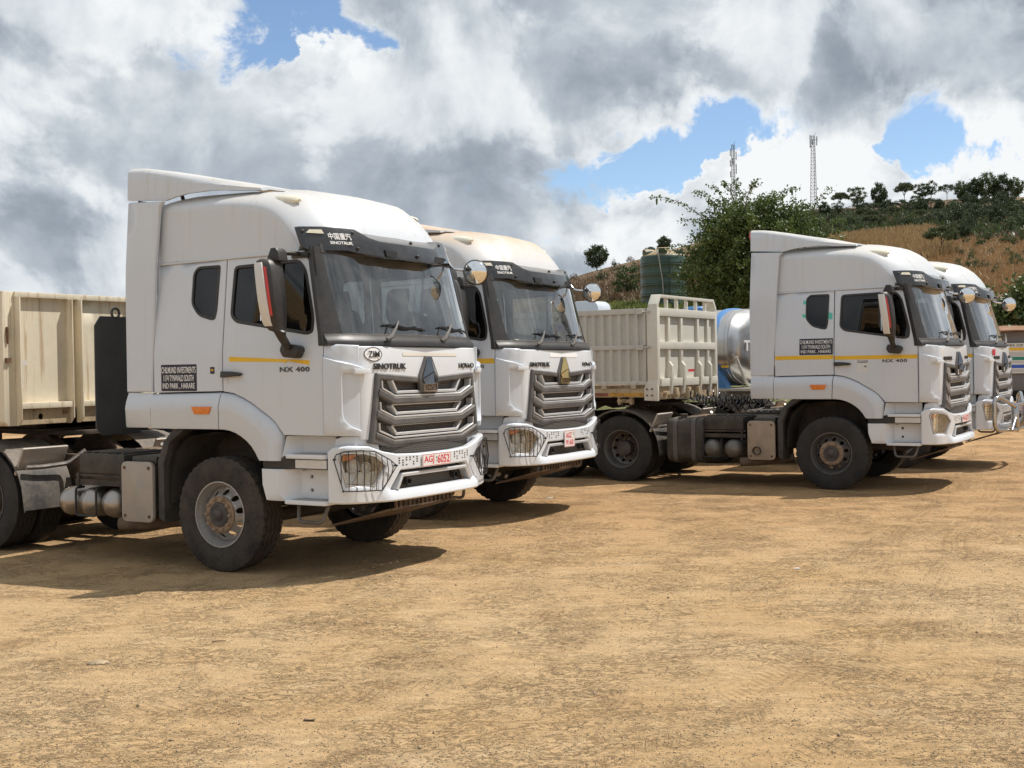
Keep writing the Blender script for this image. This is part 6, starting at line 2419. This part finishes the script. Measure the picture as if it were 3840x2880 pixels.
# dry maize, grass: uncountable
def blades(n, region, h0, h1, wd, name, matn, label, cat, lean=.25):
    rg = np.random.default_rng(len(name) * 7 + n)
    px, py = region(rg, n)
    az = np.arctan((px - 1920) / FOC)
    d = np.array([0.0] * n)
    # sight line to distance by table lookup per azimuth bin
    bins = np.linspace(px.min(), px.max(), 60)
    dd = np.concatenate([np.linspace(45, 100, 60), np.geomspace(101, RIDGE - 2, 140)])
    for b in range(len(bins)):
        m_ = np.abs(px - bins[b]) <= (bins[1] - bins[0]) / 2 + 1e-6
        if not m_.any():
            continue
        a = math.atan((bins[b] - 1920) / FOC)
        v = (1376 - .0171 * (bins[b] - 1920)) - (terrain(np.full_like(dd, a), dd) - CAMH) / (dd * math.cos(a)) * FOC
        mono = np.minimum.accumulate(v)
        d[m_] = np.interp(-py[m_], -mono[::1], dd)
    z = terrain(az, d)
    base = np.stack([d * np.sin(az), d * np.cos(az), z - .05], 1)
    a = rg.uniform(0, 6.283, n)
    w = np.stack([np.cos(a), np.sin(a), 0 * a], 1) * (wd * rg.uniform(.6, 1.4, n))[:, None]
    tip = base + np.stack([rg.normal(size=n) * lean, rg.normal(size=n) * lean, np.ones(n)], 1) * rg.uniform(h0, h1, n)[:, None]
    V = np.stack([base - w * .5, base + w * .5, tip + w * .15, tip - w * .15], 1).reshape(-1, 3)
    o = mesh_np(name, V, np.arange(4 * n).reshape(-1, 4), matn)
    return tag(o, label, cat, kind='stuff')


def reg_maize(rg, n):
    px = rg.uniform(3120, 3575, n)
    top = np.interp(px, (3120, 3300, 3490, 3575), (912, 886, 866, 900))
    bot = np.interp(px, (3120, 3300, 3480, 3575), (935, 955, 975, 960))
    return px, top + (bot - top) * rg.uniform(0, 1, n)


blades(15000, reg_maize, .9, 2.1, .22, 'dry_maize', 'dry_maize', 'field of dry straw-coloured maize on the right hillside', 'maize', .2)


def reg_r(rg, n):
    px = rg.uniform(3480, 4350, n)
    top = np.interp(px, (3480, 3600, 3840), (985, 890, 880))
    return px, top + (1105 - top) * rg.uniform(0, 1, n)


def reg_s(rg, n):
    px = rg.uniform(2880, 4350, n)
    top = np.interp(px, [a for a, b in SKY_TAB], [b for a, b in SKY_TAB]) + 2
    bot = np.interp(px, (2880, 3040, 3300, 3480, 3600, 3900), (960, 912, 888, 872, 885, 900))
    return px, top + (bot - top) * rg.uniform(0, 1, n) ** 1.4


blades(7000, reg_s, .4, 1.6, .5, 'undergrowth', 'leaf_mid', 'green undergrowth between the scrub trees of the right slope', 'undergrowth', .5)
blades(10000, reg_s, .4, 1.7, .5, 'undergrowth', 'leaf_dark', 'dark undergrowth between the scrub trees of the right slope', 'undergrowth', .5)
blades(20000, reg_s, .4, 1.1, .3, 'dead_brush', 'leaf_brush', 'brown dead brush between the scrub trees of the right slope', 'undergrowth', .5)
blades(26000, reg_r, .3, .8, .10, 'dry_grass', 'dry_grass', 'tall reddish dry grass on the right hillside', 'grass', .35)


def reg_l(rg, n):
    px = rg.uniform(2080, 2960, n)
    top = np.interp(px, [a for a, b in SKY_TAB], [b for a, b in SKY_TAB]) + 1
    return px, top + (1140 - top) * rg.uniform(0, 1, n) ** .8


blades(17000, reg_l, .3, .8, .12, 'dry_grass', 'leaf_brush', 'brown dry brush covering the left slope', 'grass', .35)


def reg_g(rg, n):
    px = rg.uniform(2180, 2620, n)
    return px, rg.uniform(1118, 1165, n)


blades(7000, reg_g, .12, .32, .08, 'green_grass', 'grass_green', 'strip of fresh green grass left of the tank', 'grass', .4)


# ------------------------------------------------------------ big creeper-covered tree
def creeper_tree():
    rg = np.random.default_rng(31)
    cx, cy = 8.62, 42.0
    zb = 2.2
    T = empty('creeper_tree', (cx, cy, zb - .3))
    pts, twigs = [], []
    # (x, y, z centre offset, radii) lobes of the mass
    lobes = [((-.4, 0, 1.3), (1.8, 1.9, 1.7)), ((.5, 0, 2.2), (2.1, 1.9, 1.7)), ((-.2, 0, 3.3), (1.7, 1.6, 1.2)), ((1.6, 0, 1.8), (1.3, 1.4, 1.4)), ((-1.3, .1, 2.4), (1.2, 1.4, 1.3)), ((2.0, 0, 2.6), (.9, 1.1, .7)), ((0, 0, .2), (2.2, 1.8, 1.0)),
             ((-.5, 0, 4.2), (1.0, 1.0, .8)), ((.6, 0, 4.0), (1.2, 1.0, .6)), ((0, 0, 3.8), (1.9, 1.3, .7)), ((1.5, 0, 3.1), (1.2, 1.1, .7)), ((-1.2, 0, 3.2), (1.1, 1.1, .9))]
    lobes = [((c[0], c[1], c[2] * 1.14), r) for c, r in lobes]
    for k in range(1050):
        c, r = lobes[rg.integers(len(lobes))]
        u = rg.normal(size=3)
        u /= np.linalg.norm(u)
        p0 = np.array(c) + u * np.array(r) * rg.uniform(.55, .95)
        dirv = u * [1, 1, .5] + rg.normal(size=3) * .35
        dirv[2] += .25
        dirv /= np.linalg.norm(dirv)
        L = rg.uniform(.5, 1.15)
        n = 8
        path = []
        p = p0.copy()
        dv = dirv.copy()
        for i in range(n):
            path.append(p.copy())
            p = p + dv * L / n
            dv[2] -= .17
            dv /= np.linalg.norm(dv)
        path = np.array(path)
        twigs.append(path)
        for q in path:
            pts.append(q + rg.normal(size=(11, 3)) * .085)
    # dense interior
    for c, r in lobes:
        u = rg.normal(size=(2400, 3))
        u /= np.linalg.norm(u, axis=1, keepdims=True)
        pts.append(np.array(c) + u * np.array(r) * rg.uniform(.45, .95, (2400, 1)))
    # long arching shoots above the mass: (start, rise/tip offsets)
    ends = [((-1.3, 4.3), (-3.6, 6.0)), ((-1.1, 4.6), (-2.0, 6.3)), ((-.9, 4.8), (-1.65, 6.6)), ((-.7, 4.9), (-.7, 6.75)), ((-.3, 4.9), (.45, 6.35)), ((0, 4.8), (1.05, 6.25)), ((.4, 4.6), (1.9, 5.7)),
            ((.7, 4.4), (1.5, 5.9)), ((1.5, 3.8), (2.5, 6.2)), ((1.7, 3.6), (2.85, 5.45)), ((1.8, 3.3), (2.7, 4.7)), ((-1.4, 4.0), (-2.7, 5.3)), ((-1.6, 3.5), (-2.75, 4.4)), ((-1.7, 2.9), (-2.75, 3.3)),
            ((-1.7, 2.2), (-2.6, 2.2)), ((1.9, 2.9), (3.0, 3.5)), ((-.5, 4.9), (-.2, 6.5)), ((1.3, 4.1), (2.2, 5.5)), ((-.6, 4.9), (-1.1, 6.5)), ((.2, 4.8), (.8, 6.0))]
    shoots = [((a0, 0, a1), (b0 * 1.06 - a0, 0, b1 - .4 - a1)) for (a0, a1), (b0, b1) in ends]
    for (a, o) in shoots:
        a = np.array(a) + rg.normal(size=3) * [.1, .6, .1]
        o = np.array(o) + rg.normal(size=3) * [.1, .3, .1]
        path = []
        for i in range(16):
            t = i / 15
            q = a + o * t + np.array([0, 0, .35 * math.sin(t * 3.14)])
            path.append(q)
        path = np.array(path)
        twigs.append(path)
        for i, q in enumerate(path):
            pts.append(q + rg.normal(size=(9, 3)) * [.07, .07, .06] - [0, 0, .03])
    C = np.concatenate(pts)
    C = C[C[:, 2] > -2.0]
    V, F = leaf_quads(C, .10, None, .66, rg)
    mesh_np('crown', V, F, 'leaf_creeper', T)
    bm = new()
    for pth in twigs[-len(shoots):] + twigs[:120:3]:
        tube(bm, [tuple(q) for q in pth[::2]], [.022 - .018 * i / len(pth[::2]) for i in range(len(pth[::2]))], 4)
    tube(bm, [(.1, 0, -2.4), (0, 0, -.5), (-.1, 0, 1.2), (-.2, 0, 2.8)], [.22, .18, .13, .06], 8)
    for a in range(6):
        tube(bm, [(0, 0, -.3 + a * .3), (math.cos(a * 1.9) * .9, math.sin(a * 1.9) * .9, 1.0 + a * .3), (math.cos(a * 1.9) * 1.5, math.sin(a * 1.9) * 1.3, 1.9 + a * .3)], [.09, .06, .02], 5)
    mk('trunk', bm, 'bark', T)
    # hanging seed pods
    pod = new()
    lathe(pod, [(.001, 0), (.022, -.03), (.028, -.10), (.02, -.17), (.001, -.2)], 6, 'Z')
    p0 = mk('seed_pod', pod, 'leaf_creeper', T)
    first = True
    for k in range(26):
        pth = twigs[-1 - rg.integers(len(shoots))] if k % 2 else twigs[rg.integers(300)]
        q = pth[rg.integers(len(pth))]
        o = p0 if first else inst(p0, T)
        first = False
        o.location = (q[0], q[1] - .1, q[2] - .05)
        o.scale = (1.3, 1.3, rg.uniform(1.0, 1.6))
    tag(T, 'big tree overgrown with creeper, long leafy shoots arching from its top', 'tree')


creeper_tree()


def thicket():
    rg = np.random.default_rng(77)
    T = empty('creeper_thicket', (25.5, 60.5, 0))
    pts = []
    for k in range(260):
        x = rg.uniform(-4.4, 6.5)
        top = 5.3 + .45 * math.sin(x * 1.1) + .35 * math.sin(x * 2.7 + 1) - max(0, -2.6 - x) * 1.1
        z = top * math.sqrt(rg.uniform(0, 1))
        y = -1.6 * (1 - (z / top) ** 2) + rg.normal() * .3
        pts.append(np.array([x, y, z]) + rg.normal(size=(95, 3)) * [.42, .34, .26])
    C = np.concatenate(pts)
    V, F = leaf_quads(C, .21, None, .75, rg)
    mesh_np('foliage', V, F, 'leaf_hedge', T)
    bm = new()
    for k in range(14):
        x = rg.uniform(-3.5, 6)
        tube(bm, [(x, 0, 0), (x + rg.normal() * .3, -.2, 2), (x + rg.normal() * .6, -.4, 4)], [.09, .06, .02], 5)
    mk('stem', bm, 'bark', T)
    tag(T, 'dense green creeper thicket rising behind the grey shed', 'bush')


thicket()


# ------------------------------------------------------------ water tank, masts, shed
def water_tank():
    T = empty('water_tank', (7.58, 60.0, 4.45))
    r = 1.13
    prof = [(r * .97, -.9), (r, -.85)]
    z = 0.0
    prof += [(r, 0.0)]
    for k in range(5):
        z0 = .28 + k * .50
        prof += [(r, z0), (r + .014, z0 + .02), (r + .014, z0 + .04), (r, z0 + .06), (r, z0 + .10), (r + .014, z0 + .12), (r + .014, z0 + .14), (r, z0 + .16)]
    prof += [(r, 2.60), (r * .985, 2.72), (r * .93, 2.80), (r * .6, 2.98), (r * .32, 3.10), (r * .30, 3.12)]
    bm = new()
    lathe(bm, prof, 48, 'Z')
    mk('tank_body', bm, 'tank_green', T, smooth=40)
    bm = new()
    lathe(bm, [(.33, 3.08), (.34, 3.16), (.30, 3.19), (.001, 3.21)], 28, 'Z')
    mk('tank_lid', bm, 'tank_green', T)
    for k in range(6):
        a = R(-100 + k * 60)
        bm = new()
        d = Vector((math.cos(a), math.sin(a), 0))
        pts = [Vector((0, 0, 2.98)) + d * .35, Vector((0, 0, 2.93)) + d * .7, Vector((0, 0, 2.86)) + d * 1.02]
        tube(bm, pts, [.07, .17, .23], 16)
        mk('lid_rib', bm, 'tank_green', T, smooth=40)
    bm = new()
    tube(bm, [(-.42, -1.02, 2.98), (-.40, -1.16, 2.85), (-.2, -1.20, 1.5), (-.12, -1.2, -.6)], .03, 8)
    mk('feed_pipe', bm, 'pipe_grey', T)
    bm = new()
    tube(bm, [(.2, -.9, 3.0), (.16, -1.16, 2.6), (.13, -1.16, .2)], .012, 5)
    tube(bm, [(-.95, -.66, .4), (-.88, -.75, -.2), (-.75, -.85, -.8)], .012, 5)
    mk('float_line', bm, 'wire_black', T)
    bm = new()
    box(bm, -1.3, 1.3, -1.3, 1.3, -2.5, -.9)
    mk('tank_stand', bm, 'shed_grey', T)
    tag(T, 'dark green plastic water tank with dusty ribbed top beside the creeper tree', 'water tank')


water_tank()


def mast(name, px, top_py, base_d, w0, w1, label, panels):
    az = px_az(px)
    x, y, zb = spot(az, base_d)
    yh = 1376 - .0171 * (px - 1920)
    ztop = CAMH + (yh - top_py) / FOC * base_d * math.cos(az)
    h = ztop - zb
    T = empty(name, (x, y, zb - .5))
    h += .5
    legs = []
    for k in range(3):
        a = k * 2.0944 + .5
        bm = new()
        p0, p1 = (w0 * math.cos(a), w0 * math.sin(a), 0), (w1 * math.cos(a), w1 * math.sin(a), h)
        legs.append((Vector(p0), Vector(p1)))
        tube(bm, [p0, p1], .09, 5)
        mk('mast_leg', bm, 'mast_steel', T)
    bm = new()
    n = int(h / 1.1)
    for i in range(n):
        t0, t1 = i / n, (i + 1) / n
        for k in range(3):
            a, b = legs[k], legs[(k + 1) % 3]
            tube(bm, [a[0].lerp(a[1], t0), b[0].lerp(b[1], t1)], .04, 4)
            tube(bm, [a[0].lerp(a[1], t1), b[0].lerp(b[1], t1)], .035, 4)
    mk('lattice', bm, 'mast_steel', T)
    for (ang, r_, t, ln) in panels:
        bm = new()
        c = Vector((r_ * math.cos(ang), r_ * math.sin(ang), h * t))
        box(bm, c.x - .13, c.x + .13, c.y - .08, c.y + .08, c.z - ln / 2, c.z + ln / 2)
        an = mk('antenna_panel', bm, 'antenna_grey', T)
        bm = new()
        for dz in (-.3, .3):
            tube(bm, [(c.x, c.y, c.z + dz * ln), (c.x * .3, c.y * .3, c.z + dz * ln)], .035, 4)
        mk('antenna_arm', bm, 'mast_steel', an)
    bm = new()
    tube(bm, [(w1, 0, h), (w1, 0, h + 1.4)], .04, 4)
    tube(bm, [(w1, 0, h + .6), (-w1, 0, h)], .04, 4)
    mk('lightning_rod', bm, 'mast_steel', T)
    return tag(T, label, 'mast', 'lattice radio masts on the ridge')


mast('radio_mast', 2762, 545, 400, .75, .55, 'lattice radio mast rising behind the creeper tree', [(3.3, 1.0, .93, 2.4), (.1, .95, .9, 2.6), (3.3, 1.0, .83, 2.2), (.1, .95, .78, 3.2), (3.2, .95, .73, 2.0), (.2, .95, .66, 2.0), (3.3, 1.0, .6, 2.0), (1.6, .9, .85, 2.2)])
m2 = mast('radio_mast', 3062, 512, 400, 1.35, .62, 'lattice radio mast right of the creeper tree, flared towards its foot', [(3.3, 1.05, .97, 2.4), (.1, 1.15, .94, 2.4), (3.3, 1.05, .91, 2.0), (.1, 1.2, .97, 1.6), (1.6, .9, .94, 2.0)])
bm = new()
lathe(bm, [(.001, -.1), (.3, 0), (.3, .25), (.001, .28)], 14, 'X', (1.1, 0, 13.8))
mk('dish', bm, 'antenna_grey', m2)


def shed():
    T = empty('grey_shed', (25.2, 55.0, 0))
    bm = new()
    panel(bm, [(-4.2, -.1), (6, -.1), (6, 3.12), (-4.2, 3.05)], lambda u, v, d: (u, -1.1 + d, v), .12, grid=1.0)
    panel(bm, [(-1.1, -.1), (4, -.1), (4, 3.05), (-1.1, 3.05)], lambda u, v, d: (-4.2 + d, u, v), .12, grid=1.0)
    mk('shed_wall', bm, 'shed_grey', T)
    for k in range(7):
        bm = new()
        x = -4.15 + k * .22
        panel(bm, [(x, .05), (x + .2, .05), (x + .2, 2.35), (x, 2.35)], lambda u, v, d: (u, -1.16 + d, v), .04)
        mk('door_plank', bm, 'shed_door', T)
        if k == 3:
            break
    bm = new()
    loft(bm, [[(x, y, z) for y, z in ((-1.45, 3.06 + (x + 4.4) * .012), (-1.45, 3.12 + (x + 4.4) * .012), (4.3, 3.5), (4.3, 3.44))] for x in (-4.5, 6.3)])
    mk('shed_roof', bm, 'roof_rust', T)
    bm = new()
    box(bm, -4.2, 6, -1.13, -1.10, -.1, .45)
    mk('plinth', bm, 'hexmesh_back', T)
    tag(T, 'low grey shed with a rusty roof edge at the right picture edge', 'shed')
    P = empty('notice_board', (22.55, 53.80, 1.9))
    bm = new()
    box(bm, -.98, 1.0, -.02, .02, -.68, .66)
    bd = mk('board', bm, 'paper', P)
    yo = -.0235
    for z0, z1, m_, x1 in ((.33, .45, 'yellow_tape', .9), (-.10, .05, 'green_ink', .9), (-.45, -.30, 'blue_ink', .9)):
        bm = new()
        box(bm, -.90, x1, yo, -.0205, z0, z1)
        mk('heading_bar', bm, m_, bd, smooth=0)
    text('lettering', 'TYPES OF', (-.86, yo, .53), (1, 0, 0), UP, 1.0, .075, 'black_ink', bd, .003, .02)
    bm = new()
    for z in (.25, .20, .15, .10, -.16, -.21, -.52, -.57, -.61, .485):
        box(bm, -.80, -.80 + (1.0 if z > -.3 else 1.2), yo, -.0205, z - .010, z + .010)
    mk('small_print', bm, 'grey_ink', bd, smooth=0)
    tag(P, 'white printed notice board with yellow, green and blue headings on the shed', 'notice board')


shed()

# ------------------------------------------------------------ small things on the ground
def ground_pt(px, py):
    yh = 1376 - .0171 * (px - 1920)
    d = FOC * CAMH / (py - yh)
    x = (px - 1920) / FOC * d
    z = float(ground_h(np.array([x]), np.array([d]))[0])
    return x, d, z


rg = np.random.default_rng(5)
n = 42000
d = 4.9 + 15 * rg.uniform(0, 1, n) ** 1.6
x = d * rg.uniform(-.46, .46, n)
# pebbles gather in patches
k = fbm(x, d, 40, 3, .9) + .6 * rg.normal(size=n)
sel = k > -.15
x, d = x[sel], d[sel]
n = len(x)
sz = rg.uniform(.002, .006, n) * (1 + 1.2 * (rg.uniform(0, 1, n) > .995))
oc = np.array([(1, 0, 0), (0, 1, 0), (-1, 0, 0), (0, -1, 0), (0, 0, 1), (0, 0, -1)], float)
of = np.array([(0, 1, 4), (1, 2, 4), (2, 3, 4), (3, 0, 4), (1, 0, 5), (2, 1, 5), (3, 2, 5), (0, 3, 5)])
J = rg.uniform(.6, 1.3, (n, 6, 1)) * oc[None] * (sz[:, None] * rg.uniform(.7, 1.4, (n, 3)))[:, None, :]
V = (J + np.stack([x, d, ground_h(x, d) + sz * .3], 1)[:, None, :]).reshape(-1, 3)
F = (of[None] + 6 * np.arange(n)[:, None, None]).reshape(-1, 3)
tag(mesh_np('gravel', V, F, 'stone', None, 0), 'loose grit and pebbles strewn over the yard', 'gravel', kind='stuff')

bm = new()
bmesh.ops.create_icosphere(bm, subdivisions=2, radius=1)
for v in bm.verts:
    v.co *= 1 + .18 * math.sin(v.co.x * 3 + v.co.y * 2)
    v.co.x *= .075
    v.co.y *= .04
    v.co.z *= .018
o = mk('flat_stone', bm, 'stone', None, smooth=25)
o.location = Vector(ground_pt(345, 2490)) + Vector((0, 0, .006))
tag(o, 'flat tan stone lying alone in the left foreground', 'stone')
bm = new()
tube(bm, [(-.045, 0, .008), (0, .004, .01), (.05, 0, .009)], [.006, .007, .005], 6)
o = mk('stick', bm, 'stick', None)
o.location = ground_pt(800, 2410)
o.rotation_euler = (0, 0, .15)
tag(o, 'short brown stick on the dirt in front of the nearest truck', 'stick')
bm = new()
prism(bm, [(-.03, -.012), (.03, -.015), (.035, .01), (.0, .02), (-.028, .012)], lambda u, v, w: (u, v, w + .25 * abs(u)), 0, .002)
o = mk('fallen_leaf', bm, 'bark', None)
o.location = ground_pt(1135, 2700)
tag(o, 'small curled dark leaf on the dirt at the bottom', 'leaf')
bm = new()
prism(bm, [(-.025, -.015), (.03, -.012), (.02, .02), (-.02, .015)], lambda u, v, w: (u, v, w + .3 * abs(v)), 0, .003)
o = mk('paper_scrap', bm, 'paper', None)
o.location = ground_pt(2979, 2131)
tag(o, 'tiny white paper scrap in the middle of the yard', 'litter')
bm = new()
lathe(bm, [(.001, .012), (.05, .012), (.062, .006), (.062, .0), (.001, .0)], 20, 'Z')
o = mk('metal_lid', bm, 'alu_cover', None)
o.location = ground_pt(2054, 1866)
tag(o, 'flat metal lid on the dirt in front of the dusty-roofed truck', 'lid')
